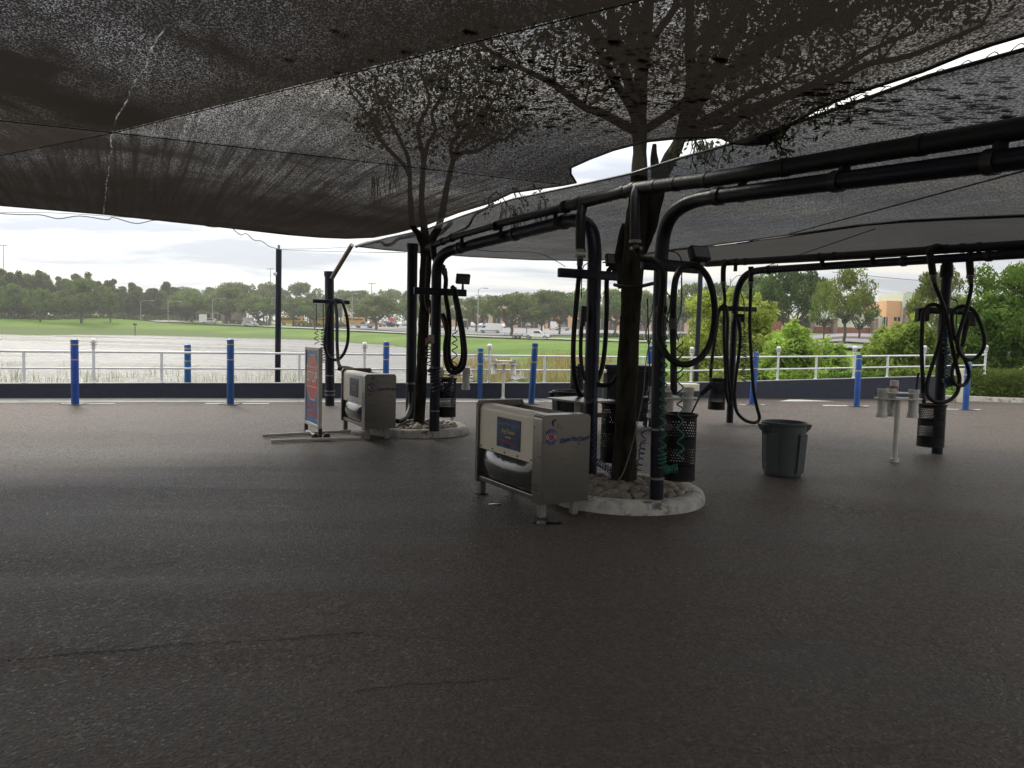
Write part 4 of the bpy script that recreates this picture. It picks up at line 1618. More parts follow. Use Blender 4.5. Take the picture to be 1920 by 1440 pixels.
# dead palm and dark pines behind the roof
dp = thing('palm_tree', (X(1646), 150, tz(1646, 150)), 'brown dying palm rising behind the orange block', 'tree')
hh = top_h(1646, 150, 556)
MB().cyl((0, 0, -.5), (0, 0, hh), .4, .55, 8).build('trunk', M('palm_trunk', (0.17, 0.10, 0.075), .9, bump=.5, bscale=6), dp, smooth=40)
fr = MB()
for i in range(22):
    a = i * 2.4
    up = random.uniform(-.9, .8)
    L_ = random.uniform(1.5, 2.3)
    pts = smooth_path([(0, 0, hh), (math.cos(a) * L_ * .5, math.sin(a) * L_ * .5, hh + up * 1.0 + .4), (math.cos(a) * L_, math.sin(a) * L_, hh + up * 1.6 - .5)], 4)
    fr.tube(pts, [.10] * (len(pts) - 1) + [.02], 4)
    for q in pts[2:]:
        for s in (-1, 1):
            t = Vector((-math.sin(a), math.cos(a), -.6)) * s * .5
            fr.add([q, q + t + Vector((.1, .1, -.2)), q + t * .8 + Vector((-.05, .1, -.35))], [(0, 1, 2)])
fr.build('crown', leaf_mat('dead_fronds', (0.22, 0.15, 0.11), .3), dp)
put_tree(oaks[2], False, 1690, 180, 542, 70, 'dark treetop just showing over the pale green tower')

# ------------------------------------------------------------------ near trees and bushes on the right
ob = oak_proto(71, 'dark spreading oak before the red brick wing of the shop', 'tree', h=9.5, w=7.0, trunk=1.4, n=7000, leaf=.24, mat=LEAF_DARK)
put_tree(ob, True, 1478, 84, 494, 150, ob['label'])
ob = oak_proto(72, 'light green tree in front of the pale green shop front', 'tree', h=9.5, w=7.0, trunk=3.0, n=4600, leaf=.22, mat=LEAF_LIGHT)
put_tree(ob, True, 1580, 70, 492, 118, ob['label'])
ob2 = copy_tree(ob)
put_tree(ob2, True, 1540, 76, 520, 60, 'slim light green tree with thin trunk on the street edge')
ob = oak_proto(73, 'small grey green oak leaning over the car park by the orange block', 'tree', h=9.5, w=7.0, trunk=2.4, n=4200, leaf=.26, mat=LEAF_OAK)
put_tree(ob, True, 1607, 92, 548, 86, ob['label'])
ob = oak_proto(74, 'grey green tree behind the post with looped hoses', 'tree', h=9.5, w=7.0, trunk=1.5, n=8000, leaf=.22, mat=LEAF_LIGHT)
put_tree(ob, True, 1752, 58, 498, 130, ob['label'])
ob = oak_proto(75, 'big leafy green tree overhanging the clipped hedge', 'tree', h=9.5, w=7.0, trunk=.7, n=15000, leaf=.15, mat=LEAF_RIGHT)
put_tree(ob, True, 1885, 30, 478, 260, ob['label'])
ob = copy_tree(ob)
put_tree(ob, True, 1990, 34, 455, 260, 'second big green tree beyond the clipped hedge at the edge of the lot')
ob = copy_tree(oaks[0])
put_tree(ob, True, 1420, 104, 505, 120, 'dark oak behind the tall yellow green bush')


def bl(px, d, y0, y1, wpx):
    """a lobe spanning pixel rows y0..y1 and width wpx at distance d, relative later"""
    c = P(px, (y0 + y1) / 2, d)
    return c, (wpx / 2 / FPX * d, wpx / 2 / FPX * d * .9, abs(y1 - y0) / 2 / FPX * d)


def bush_px(label, px, d, lobes, n, leaf, mat, seed, name='leafy_bush'):
    b = TP(px, d)
    lb = []
    for q in lobes:
        c, r_ = bl(*q)
        lb.append((c - b, r_))
    return bush(name, label, 'bush', b, lb, n, leaf, mat, seed, 'bushes beyond the railing')


bush_px('tall feathery yellow green bush beside the navy pole', 1340, 31,
        [(1330, 31, 560, 640, 80), (1305, 30.5, 610, 720, 70), (1350, 31, 610, 720, 100), (1395, 31, 570, 650, 90), (1380, 31.5, 545, 600, 50), (1420, 31, 560, 640, 60), (1410, 30, 630, 730, 100), (1320, 31, 545, 590, 40), (1435, 31, 600, 680, 50), (1360, 30, 680, 760, 140)], 19000, .115, LEAF_BUSH, 51)
bush_px('bright feathery bush low behind the railing, before the shop street', 1490, 28.5,
        [(1470, 28, 620, 700, 80), (1510, 28.5, 625, 720, 80), (1550, 28, 645, 730, 70), (1460, 28, 680, 760, 90), (1530, 27.5, 690, 760, 120), (1490, 28, 606, 660, 50), (1575, 28.5, 665, 740, 40), (1440, 28.5, 655, 740, 60)], 18000, .11, LEAF_BUSH, 52)
bush_px('wide light green bush under the shop tower', 1680, 29,
        [(1650, 29, 640, 720, 70), (1690, 29, 605, 700, 90), (1735, 29, 620, 710, 80), (1720, 28.5, 590, 650, 50), (1640, 28.5, 680, 740, 60), (1700, 28, 690, 760, 120), (1625, 29, 655, 700, 30), (1770, 29, 640, 740, 60)], 18000, .11, leaf_mat('bush_green', (0.20, 0.31, 0.07), .4, .4, 0.9, .1), 53)
bush_px('low green shrubs at the foot of the railing beside the light post', 1590, 26,
        [(1600, 26, 700, 750, 60), (1640, 26, 705, 750, 50), (1560, 26, 700, 750, 60)], 4000, .11, LEAF_RIGHT, 54)
bush_px('dense green thicket under the big tree beyond the clipped hedge', 1880, 29.5,
        [(1840, 29, 600, 720, 90), (1900, 29, 590, 720, 100), (1960, 29, 590, 720, 100), (1810, 29.5, 640, 730, 60), (1870, 29, 560, 640, 110), (1930, 30, 540, 640, 110)], 16000, .11, LEAF_RIGHT, 55)
# palmetto fan near the end of the wall
pf = thing('palmetto', TP(1712, 25.5), 'low spiky palmetto behind the end of the navy wall', 'plant')
fb = MB()
rnd = random.Random(3)
for i in range(60):
    a = rnd.uniform(0, 6.28)
    el = rnd.uniform(.3, 1.3)
    L_ = rnd.uniform(.6, 1.0)
    t = Vector((math.cos(a) * math.cos(el), math.sin(a) * math.cos(el), math.sin(el))) * L_
    s_ = Vector((-math.sin(a), math.cos(a), 0)) * .03
    fb.add([-s_ + Vector((0, 0, .1)), s_ + Vector((0, 0, .1)), t + Vector((0, 0, .1))], [(0, 1, 2)])
fb.build('leaves', LEAF_RIGHT, pf)
MB().cyl((0, 0, -.4), (0, 0, .15), .06, n=6).build('trunk', BARKFAR, pf)

# clipped hedge on the right
hd = MB()
h0, h1 = G(1838, 753, 0) + Vector((.2, .7, 0)), G(1960, 758, 0) + Vector((1.0, .9, 0))
lb = []
for i in range(12):
    for j in range(3):
        p = h0 + (h1 - h0) * (i / 11) + Vector((0, j * .45, 0))
        lb.append((p + Vector((0, 0, .42)), (.42, .42, .46)))
        lb.append((p + Vector((0, 0, .66)), (.38, .38, .34)))
leaf_cloud(hd, lb, 17000, .035, shell=.75)
tag(hd.build('clipped_hedge', LEAF_HEDGE), 'dense clipped green hedge behind the kerb at the lot edge', 'hedge')

# ------------------------------------------------------------------ reeds and lily pads in the lake
def reeds(name, spots, mat, label, h0, h1, w):
    b = MB()
    vs_, fs = [], []
    rnd_ = random.Random(len(spots))
    for x, y, z in spots:
        h = rnd_.uniform(h0, h1)
        a = rnd_.uniform(0, 3.14)
        lean = Vector((rnd_.gauss(0, .16), rnd_.gauss(0, .16), 1)) * h
        s_ = Vector((math.cos(a), math.sin(a), 0)) * w
        o = Vector((x, y, z))
        i = len(vs_)
        vs_ += [o - s_, o + s_, o + lean * .6 + s_ * .7, o + lean * .6 - s_ * .7, o + lean + Vector((rnd_.gauss(0, .1), rnd_.gauss(0, .1), -.05)) * h]
        fs += [(i, i + 1, i + 2, i + 3), (i + 3, i + 2, i + 4)]
    b.add(vs_, fs)
    return tag(b.build(name, mat), label, 'reeds', kind='stuff')


rnd = random.Random(77)
sp = []
while len(sp) < 5200:
    px = rnd.uniform(830, 1150)
    d = rnd.uniform(34, 66)
    k = noise.noise(Vector((px * .02, d * .12, 2)))
    if k > -.15 and d < 34 + (1150 - px) * .18 + 22:
        x = (px - CX) / FPX * d
        sp.append((x, d, max(-1.05, tz(px, d) - .05)))
reeds('reeds', sp, leaf_mat('straw_reeds', (0.25, 0.25, 0.10), .35, .3, .3, 0), 'straw coloured reeds standing in the shallows of the lake', .5, 1.1, .022)
sp = []
while len(sp) < 5200:
    px = rnd.uniform(985, 1330)
    d = rnd.uniform(22.5, 33)
    if noise.noise(Vector((px * .03, d * .3, 5))) > -.12:
        sp.append(((px - CX) / FPX * d, d, max(-1.05, tz(px, d) - .05)))
reeds('reeds', sp, leaf_mat('green_reeds', (0.13, 0.17, 0.05), .35, .35, .3, 0), 'tall green reeds on the bank just behind the railing', .5, 1.15, .016)
sp = []
while len(sp) < 1300:
    px = rnd.uniform(-60, 860)
    d = rnd.uniform(24, 44)
    if noise.noise(Vector((px * .012, d * .25, 9))) > .08:
        sp.append(((px - CX) / FPX * d, d, -1.05))
reeds('reeds', sp, leaf_mat('pale_reeds', (0.24, 0.26, 0.13), .35, .3, .3, 0), 'sparse pale reeds in open water behind the navy wall', .35, .8, .010)
lp = MB()
for i in range(700):
    px, d = rnd.uniform(860, 1060), rnd.uniform(27, 46)
    if noise.noise(Vector((px * .02, d * .2, 12))) < -.1:
        continue
    c = Vector(((px - CX) / FPX * d, d, -.985))
    r_ = rnd.uniform(.12, .26)
    k = 9
    lp.add([c + Vector((math.cos(j * .7) * r_, math.sin(j * .7) * r_, rnd.uniform(0, .02))) for j in range(k)], [tuple(range(k))])
tag(lp.build('lily_pads', leaf_mat('lily_green', (0.06, 0.10, 0.04), .1, .3, .4, 0)), 'dark lily pads floating near the wall', 'lily pads', kind='stuff')

wbld = thing('unseen_building', (0, -34, 0), 'long brown building added out of view behind the bay to shape reflections', 'building')  # never in view: added to dim reflections and bounce warm light
MB().box((0, 0, 2.6), (90, 6, 5.2)).build('wall', M('unseen_building_brown', (0.13, 0.10, 0.08), .8, var=.2, scale=1.2), wbld)  # wall, roof and doors are parts of the added unseen building
MB().box((0, .1, 5.3), (90.6, 6.6, .22)).build('roof', M('roof_trim', (0.55, 0.50, 0.42), .7), wbld)
for x_ in (-16, -8, 0, 8, 16):
    d_ = MB().box((x_, 3.02, 1.6), (4.2, .08, 3.2)).build('door', DARKST, wbld)

# ================================================================== the wash bay
# ------------------------------------------------------------------ shade sails
class Sail:
    def __init__(self, name, bound, sag, mat, label, step=0.35, ctrl=(), joints=()):
        self.b = [Vector(p) for p in bound]
        dense = []
        k = len(self.b)
        for i in range(k):
            a, c = self.b[i], self.b[(i + 1) % k]
            m_ = max(1, int((c - a).length / 0.5))
            for j in range(m_):
                dense.append(a + (c - a) * j / m_)
        self.dense = dense
        self.ctrl = [Vector(c) for c in ctrl]
        self.sag = sag
        xy = [Vector((p.x, p.y)) for p in dense]
        n0 = len(xy)
        x0, x1 = min(p.x for p in xy), max(p.x for p in xy)
        y0, y1 = min(p.y for p in xy), max(p.y for p in xy)
        y = y0 + step * .5
        row = 0
        while y < y1:
            x = x0 + (step * .5 if row % 2 else 0)
            while x < x1:
                if self.inside(x, y, xy) and min((q - Vector((x, y))).length_squared for q in xy) > (step * .45) ** 2:
                    xy.append(Vector((x, y)))
                x += step
            y += step
            row += 1
        ed = [(i, (i + 1) % n0) for i in range(n0)]
        for a, b in joints:
            prev = None
            m_ = 60
            for i in range(m_ + 1):
                t = i / m_
                q = self.on(a[0] + (b[0] - a[0]) * t, a[1] + (b[1] - a[1]) * t)
                if not self.inside(q.x, q.y, xy[:n0]):
                    prev = None
                    continue
                xy.append(Vector((q.x, q.y)))
                if prev is not None:
                    ed.append((prev, len(xy) - 1))
                prev = len(xy) - 1
        v2, _e, f2, *_ = geometry.delaunay_2d_cdt(xy, ed, [list(range(n0))], 1, 1e-5)
        mb_ = MB()
        zs = []
        for i, p in enumerate(v2):
            zs.append(dense[i].z if i < n0 and (Vector((dense[i].x, dense[i].y)) - p).length < 1e-4 else self.h(p.x, p.y))
        mb_.add([(p.x, p.y, z) for p, z in zip(v2, zs)], f2)
        cen = sum(dense, Vector((0, 0, 0))) / len(dense)
        self.root = mb_.build(name, mat, None, smooth=180)
        tag(self.root, label, 'shade sail')
        MB().tube(dense, 0.013, 6, closed=True).build('hem', BLACK, self.root)

    @staticmethod
    def inside(x, y, xy):
        c = False
        n = len(xy)
        j = n - 1
        for i in range(n):
            if (xy[i].y > y) != (xy[j].y > y) and x < (xy[j].x - xy[i].x) * (y - xy[i].y) / (xy[j].y - xy[i].y) + xy[i].x:
                c = not c
            j = i
        return c

    def h(self, x, y):
        sw = sz = 0.0
        dm = 1e9
        for p in self.dense:
            r2 = (p.x - x) ** 2 + (p.y - y) ** 2
            dm = min(dm, r2)
            w = 1.0 / (r2 + .02) ** 1.5
            sw += w
            sz += w * p.z
        for p in self.ctrl:
            r2 = (p.x - x) ** 2 + (p.y - y) ** 2
            w = 14.0 / (r2 + .3) ** 1.5
            sw += w
            sz += w * p.z
        d = math.sqrt(dm)
        return sz / sw - self.sag * (1 - math.exp(-d * .8)) + 0.03 * noise.noise(Vector((x * .7, y * .7, 3))) * min(1, d)

    def on(self, px, py, dz=0.0):
        z = 3.5
        for _ in range(12):
            p = G(px, py, z)
            z = z * .4 + .6 * self.h(p.x, p.y)
        return G(px, py, z) + Vector((0, 0, dz))

    def seam(self, a, b, r=0.005, n=40, name='seam', mat=None):
        pts = []
        for i in range(n + 1):
            t = i / n
            pts.append(self.on(a[0] + (b[0] - a[0]) * t, a[1] + (b[1] - a[1]) * t, -.012))
        MB().tube(pts, r, 5).build(name, mat or BLACK, self.root)


def gxy(px, py, z=3.56):
    p = G(px, py, z)
    return (p.x, p.y)


SL = [(gxy(305, 70), gxy(213, 252)), (gxy(213, 252), gxy(193, 400))]
KN = R(-27)
UPS = (gxy(215, 247), gxy(1180, 2))
DNS = (gxy(215, 247), gxy(870, 335))
S1T = sail_mat('shade_cloth_dense', 0.003, 0.34, 90, KN, .51, (0.40, 0.60, 0.02), .45, slits=SL[:1], sag_shade=(*UPS, .2, 1.8, .12, 1.0))
S1R = sail_mat('shade_cloth_knitted', 0.006, 0.36, 95, KN, .48, (0.30, 0.58, 0.25), .55, sag_shade=(*UPS, .2, 3.2, 1.0, .22))
S1B = sail_mat('shade_cloth_streaked', 0.004, 0.32, 95, KN, .48, (0.36, 0.62, 0.10), .92, slits=SL[1:], sag_shade=(*DNS, .2, 3.4, 1.0, .10))
S1L = sail_mat('shade_cloth_brownish', 0.005, 0.13, 90, R(-8), .52, (0.36, 0.66, 0.10), .8, tcol=(0.025, 0.019, 0.0155), slits=SL[1:])
S2 = sail_mat('shade_cloth_greyer', 0.018, 0.17, 85, R(-30), .46, (0.30, 0.60, 0.5), .35, ribs=16, colour=(0.028, 0.027, 0.027), tcol=(0.030, 0.029, 0.029))
S3 = sail_mat('shade_cloth_thin', 0.016, 0.07, 85, R(-30), .46, (0.30, 0.60, 0.5), .35, colour=(0.030, 0.029, 0.028), tcol=(0.030, 0.028, 0.026))

e1 = [(1920, 65, 3.43), (1860, 83, 3.42), (1810, 100, 3.40), (1730, 133, 3.38), (1600, 176, 3.36), (1540, 200, 3.35), (1480, 235, 3.33), (1440, 269, 3.28), (1405, 271, 3.28), (1370, 268, 3.30), (1360, 257, 3.36), (1285, 257, 3.40),
      (1210, 265, 3.44), (1150, 281, 3.46), (1105, 298, 3.48), (1070, 314, 3.46), (1070, 326, 3.43), (1080, 342, 3.38), (1055, 347, 3.40), (1020, 352, 3.42), (960, 361, 3.44), (920, 380, 3.44), (860, 398, 3.44), (800, 421, 3.44), (760, 432, 3.44), (745, 436, 3.44),
      (700, 445, 3.46), (650, 447, 3.5), (600, 445, 3.5), (540, 440, 3.5), (400, 424, 3.5), (200, 402, 3.5), (0, 385, 3.5)]
bnd1 = [G(*q) for q in e1] + [Vector((-12, 9.4, 3.55)), Vector((-17, 6, 3.6)), Vector((-17, -2, 3.7)), Vector((6.5, -2, 3.7)), Vector((4.4, 1.4, 3.5))]
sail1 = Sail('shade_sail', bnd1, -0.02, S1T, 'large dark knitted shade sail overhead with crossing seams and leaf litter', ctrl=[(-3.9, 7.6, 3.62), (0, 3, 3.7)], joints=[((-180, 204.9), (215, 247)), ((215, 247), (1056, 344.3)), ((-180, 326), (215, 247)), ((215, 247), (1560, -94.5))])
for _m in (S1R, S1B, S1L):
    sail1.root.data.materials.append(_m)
IROT = cam_rot.transposed()
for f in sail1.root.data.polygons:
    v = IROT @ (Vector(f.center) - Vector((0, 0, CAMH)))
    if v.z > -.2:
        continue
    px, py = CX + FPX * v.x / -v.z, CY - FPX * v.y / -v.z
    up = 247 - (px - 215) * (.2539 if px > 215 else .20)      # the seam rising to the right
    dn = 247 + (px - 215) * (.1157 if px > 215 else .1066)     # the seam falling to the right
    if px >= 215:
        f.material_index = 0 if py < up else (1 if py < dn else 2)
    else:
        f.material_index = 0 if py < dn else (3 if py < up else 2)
sail1.seam((-120, 211.3), (215, 247))
sail1.seam((215, 247), (1050, 343.6))
sail1.seam((-120, 314), (215, 247))
sail1.seam((215, 247), (1250, -15.8))
e2 = [(668, 462, 3.42), (722, 447, 3.42), (800, 430, 3.4), (870, 404, 3.4), (960, 374, 3.4), (1082, 348, 3.36), (1185, 325, 3.36), (1270, 298, 3.35), (1360, 273, 3.33), (1495, 230, 3.31), (1610, 190, 3.29), (1740, 143, 3.29), (1920, 93, 3.29)]
e2b = [(1920, 403, 3.3), (1800, 408, 3.3), (1700, 413, 3.3), (1600, 423, 3.3), (1480, 440, 3.3), (1400, 451, 3.3), (1320, 461, 3.3), (1240, 470, 3.3), (1180, 480, 3.3), (1120, 489, 3.3), (1000, 487, 3.35), (880, 481, 3.4), (800, 475, 3.4), (720, 468, 3.42)]
bnd2 = [G(*q) for q in e2] + [Vector((5.0, 1.5, 3.3)), Vector((9.5, 1.0, 3.4)), Vector((9.0, 6.0, 3.4))] + [G(*q) for q in e2b]
sail2 = Sail('shade_sail', bnd2, 0.02, S2, 'grey ribbed shade sail stretched beyond the row of near overhead pipes', step=.4)
sail2.seam((1480, 437), (1920, 318), .010)
e3 = [(1130, 492, 3.25), (1240, 471.6, 3.27), (1320, 463.5, 3.28), (1340, 461.2, 3.29), (1400, 454.5, 3.27), (1420, 450.2, 3.29), (1480, 443, 3.28), (1600, 425.8, 3.28), (1620, 422.5, 3.29), (1700, 416, 3.28), (1800, 411, 3.28), (1920, 406.2, 3.28)]
e3b = [(1980, 462, 3.3), (1920, 466, 3.3), (1780, 474, 3.3), (1650, 483, 3.3), (1500, 491, 3.3), (1330, 499, 3.3), (1220, 498, 3.28)]
bnd3 = [G(*q) for q in e3] + [Vector((10.0, 7.5, 3.35)), Vector((13.5, 9.5, 3.35))] + [G(*q) for q in e3b]
sail3 = Sail('shade_sail', bnd3, 0.0, S3, 'far shade sail strip above the two rear vacuum posts', step=.45)
sail3.seam((1440, 497), (1640, 428), .009)

# rope lacing between the first two sails, and the slack wires along the far edge
lace = []
for i in range(9):
    t = i / 8
    x = 1515 + (1915 - 1515) * t
    a = Vector(G(x, 203 + (75 - 203) * t + 6, 3.36))
    b = Vector(G(x + 14, 222 + (95 - 222) * t, 3.31))
    lace += [a, b, G(x + 24, 205 + (75 - 205) * t + 10, 3.34)]
o = MB().tube(smooth_path(lace, 4), .003, 5).build('lacing_rope', CABLE)
tag(o, 'thin rope lacing in the bright gap between two shade sails', 'rope')


def wire(name, pts, r, label, mat=CABLE, cat='cable', sub=5, n=5):
    o = MB().tube(smooth_path(pts, sub), r, n).build(name, mat)
    return tag(o, label, cat)


wire('edge_cable', [P(-80, 396, 12.3), P(30, 402, 12.6), P(76, 403, 12.8), P(110, 410, 12.9), P(150, 405, 13.1), P(200, 412, 13.3), P(213, 408, 13.3), P(255, 419, 13.5), P(290, 413, 13.7), P(330, 417, 13.9), P(365, 418, 14), P(400, 426, 14.2), P(440, 422, 14.4), P(480, 430, 14.6), P(545, 440, 14.8)], .008, 'slack cable looping along the lakeside edge of the big sail', M('edge_cable_grey', (0.10, 0.11, 0.09), .6))
wire('edge_cable', [P(0, 398, 12.4), P(120, 400, 13), P(300, 412, 13.8), P(430, 421, 14.4), P(560, 436, 15)], .005, 'taut thin cable under the lakeside edge of the big sail', GALV)
wire('tie_wire', [P(430, 422, 14.4), P(450, 440, 15.2), P(462, 438, 15.6), P(476, 450, 16.4), P(490, 452, 17.2), P(505, 462, 18.2), P(522, 467, 19)], .009, 'crinkled wire running down to the tall dark pole', M('edge_cable_grey', (0.10, 0.11, 0.09)))
wire('tie_wire', [P(524, 467, 19), P(600, 466, 17.8), P(668, 462, 16.6)], .006, 'upper stay wire between the dark pole and sail corner', GALV)
wire('tie_wire', [P(524, 468, 19), P(600, 471, 18.2), P(760, 474, 15)], .006, 'lower stay wire running from the dark pole under the sail', GALV)
wire('power_line', [P(1560, 510, 140), P(1700, 524, 150), P(1800, 530, 160)], .05, 'thin power line across the sky over the shop roof')
wire('loose_cable', [P(885, 467, 15), P(930, 472, 15.5), P(960, 471, 16), P(1010, 475, 16), P(1040, 488, 16), P(1060, 500, 15.8)], .007, 'loose cable drooping beneath the grey sail')
wire('edge_conduit', [P(668, 462, 16.3), P(690, 455, 15.8), P(712, 452, 15.3), P(722, 459, 15.1), P(735, 457, 15), P(748, 447, 14.6), P(762, 444, 14.4), P(786, 438, 14), P(800, 444, 13.6), P(822, 440, 13.3), P(836, 428, 13), P(846, 418, 12.8)], .036, 'grey corrugated conduit wrapped along the sail corner', CONDUIT, 'conduit', n=8)
wire('edge_conduit', [P(846, 440, 12.6), P(862, 434, 12.3), P(878, 424, 12), P(890, 404, 11.8), P(905, 394, 11.6), P(925, 382, 11.3)], .02, 'dark rope hanging off the sail edge above the far post', CABLE, 'rope', n=6)

# leaf litter lying on the big sail
lit = MB()
rnd = random.Random(21)
spots = [(rnd.uniform(0.0, 1.0), 0) for _ in range(1)]
vs_, fs = [], []
for i in range(2600):
    px, py = rnd.gauss(1090, 150), rnd.gauss(205, 62)
    if py > 250 + max(0, (1070 - px)) * .25 or px < 720 or px > 1600 or py < 20:
        continue
    if py > 330 - max(0, (px - 1040)) * .20:
        continue
    p = sail1.on(px, py, .012)
    big = rnd.random() < .03
    s = rnd.uniform(.028, .055) if big else rnd.uniform(.008, .020)
    a0 = rnd.uniform(0, 6.28)
    i0 = len(vs_)
    k = 9 if big else 5
    for j in range(k):
        a = a0 + 2 * math.pi * j / k
        q = s * rnd.uniform(.6, 1.15)
        vs_.append(p + Vector((math.cos(a) * q * 1.2, math.sin(a) * q * .8, .004 * rnd.random())))
    fs.append(tuple(range(i0, i0 + k)))
for i in range(30):
    px, py = rnd.uniform(500, 1000), rnd.uniform(60, 320)
    if py > 250 and px < 700:
        continue
    p = sail1.on(px, py, .012)
    s = rnd.uniform(.02, .05)
    i0 = len(vs_)
    for j in range(7):
        a = 2 * math.pi * j / 7
        vs_.append(p + Vector((math.cos(a) * s * rnd.uniform(.7, 1.4), math.sin(a) * s * rnd.uniform(.5, .9), .003)))
    fs.append(tuple(range(i0, i0 + 7)))
for i in range(260):
    px = rnd.uniform(1500, 1900)
    py = 150 + (px - 1500) * rnd.uniform(-.05, .05) + rnd.gauss(40, 22)
    p = sail2.on(px, py + 20, .014)
    s = rnd.uniform(.012, .04)
    i0 = len(vs_)
    for j in range(6):
        a = 2 * math.pi * j / 6
        vs_.append(p + Vector((math.cos(a) * s * 1.6, math.sin(a) * s * .6, .003 * rnd.random())))
    fs.append(tuple(range(i0, i0 + 6)))
lit.add(vs_, fs)
tag(lit.build('leaf_litter', M('wet_leaf_litter', (0.03, 0.022, 0.015), .8)), 'dark leaf litter lying on top of the shade sails', 'leaf litter', kind='stuff')


# ------------------------------------------------------------------ pipes, posts and arms
def pts_px(seq):
    return [P(*q) for q in seq]


ROWU = Vector((.455, -.89, 0)).normalized()
ARMU = Vector((.89, .455, 0)).normalized()


def clamp(parent, p, ax, r, name='clamp', mat=DARKST, w=.05):
    MB().cyl(p - ax * w / 2, p + ax * w / 2, r, n=14).build(name, mat, parent, smooth=40, world=True)


def floodlight(parent, p, yaw, tilt=-20, s=1.0):
    rot = Matrix.Rotation(R(yaw), 3, 'Z') @ Matrix.Rotation(R(tilt), 3, 'X')
    f = MB().box(p, (.21 * s, .07 * s, .15 * s), rot, .012).build('flood_light', BLACKPL, parent, smooth=30, world=True)
    MB().box(p + rot @ Vector((0, -.037 * s, 0)), (.17 * s, .008, .11 * s), rot, .002).build('lens', LENS, f, world=True)
    b_ = MB()
    for i in range(5):
        b_.box(p + rot @ Vector(((-.08 + i * .04) * s, .045 * s, 0)), (.006, .03, .12 * s), rot)
    b_.build('cooling_fin', BLACKPL, f, world=True)
    MB().cyl(p + Vector((0, 0, -.07 * s)), p + Vector((0, 0, -.17 * s)), .016, .022, 10).build('bracket', BLACKPL, f, world=True)


def arm(parent, c, L0, L1, u=ARMU, h=.085, w=.06):
    """square tube cross arm through c"""
    a, b = c - u * L0, c + u * L1
    rot = Matrix.Rotation(math.atan2(u.y, u.x), 3, 'Z')
    MB().box((a + b) / 2, ((b - a).length, w, h), rot, .012).build('cross_arm', NAVY, parent, smooth=30, world=True)


# near frame A (arch at the near ring, beam running out of the frame towards the viewer)
RA = .066
pA = pts_px([(1231, 942, 7.40), (1233, 800, 7.40), (1236, 620, 7.40), (1238.5, 520, 7.40), (1241, 470, 7.39), (1247, 432, 7.34), (1259, 405, 7.22), (1281, 386, 7.04), (1310, 374.5, 6.86), (1340, 369, 6.62)])
endA = P(1920, 296, 4.39)
beamA = [pA[-1] + (endA - pA[-1]) * t for t in (.35, .7, 1.0, 1.9, 2.6)]
frA = thing('pipe_frame', Vector((pA[0].x, pA[0].y, 0)), 'navy arched vacuum pipe post standing in the near tree ring', 'pipe frame')
MB().tube(smooth_path(pA, 6) + beamA, RA, 20).build('pipe', NAVY, frA, smooth=50, world=True)
for t in (.02, .5, .93, 1.4):
    c = pA[-1] + (endA - pA[-1]) * t
    clamp(frA, c, (endA - pA[-1]).normalized(), RA + .012, w=.07)
MB().cyl(P(1231, 898, 7.40), P(1231, 894, 7.4), RA + .01, n=18).build('hose_clamp', STEEL2, frA, smooth=40, world=True)
MB().cyl(P(1231, 806, 7.40), P(1231, 802, 7.4), RA + .01, n=18).build('hose_clamp', STEEL2, frA, smooth=40, world=True)
cA = P(1239, 497, 7.40 - .07)
arm(frA, cA, .22, .46, h=.11)
floodlight(frA, P(1311, 476, 7.5), 25, -25, 1.0)
# next post of the same frame, out of the picture
MB().cyl(Vector((4.35, 1.9, 0)), Vector((4.35, 1.9, 2.62)), RA, n=16).build('pipe', NAVY, frA, smooth=40, world=True)

# frame B - C between the two rings
pB = pts_px([(1106, 892, 8.72), (1108, 745, 8.72), (1112, 600, 8.72), (1114.5, 500, 8.72), (1114.5, 465, 8.74), (1110, 436, 8.80), (1099, 420, 8.92), (1083, 414, 9.06), (1066, 414, 9.2)])
pC = pts_px([(858, 465.5, 11.72), (840, 472, 11.86), (828, 481, 11.98), (821, 495, 12.08), (818.5, 515, 12.1), (818, 560, 12.1), (816.5, 680, 12.1), (814, 808, 12.1)])
RB = .08
frB = thing('pipe_frame', Vector((pB[0].x, pB[0].y, 0)), 'navy double arched pipe frame joining the near and far tree rings', 'pipe frame')
MB().tube(smooth_path(pB, 6) + smooth_path(pC, 6), RB, 20).build('pipe', NAVY, frB, smooth=50, world=True)
for t in (.03, .42, .97):
    c = pB[-1] + (pC[0] - pB[-1]) * t
    clamp(frB, c, (pC[0] - pB[-1]).normalized(), RB + .012, w=.07)
arm(frB, P(1108, 515, 8.64), .42, .42, h=.10)
arm(frB, P(822, 547, 12.0), .40, .47, h=.11)
floodlight(frB, P(1151, 488, 8.9), 15, -20, .95)
floodlight(frB, P(868, 523, 12.2), 20, 20, 1.05)
for px, py, d in ((814.6, 770, 12.1), (815, 690, 12.1)):
    clamp(frB, P(px, py, d), Vector((0, 0, 1)), RB + .008, 'hose_clamp', STEEL2, .02)

# the straight capped post of the far ring
pD = thing('capped_post', Vector((P(770, 786, 13.7).x, 13.7, 0)), 'straight navy post with a flat cap behind the far tree', 'post')
MB().tube([P(770, 790, 13.7), P(773.5, 470, 13.7)], .092, 20).build('pole', NAVY, pD, smooth=40, world=True)
MB().cyl(P(773.5, 470, 13.7), P(773.6, 457, 13.7), .102, n=20).build('cap', NAVY, pD, smooth=40, world=True)
MB().cyl(P(770.8, 720, 13.7), P(770.8, 717, 13.7), .102, n=20).build('hose_clamp', STEEL2, pD, smooth=40, world=True)

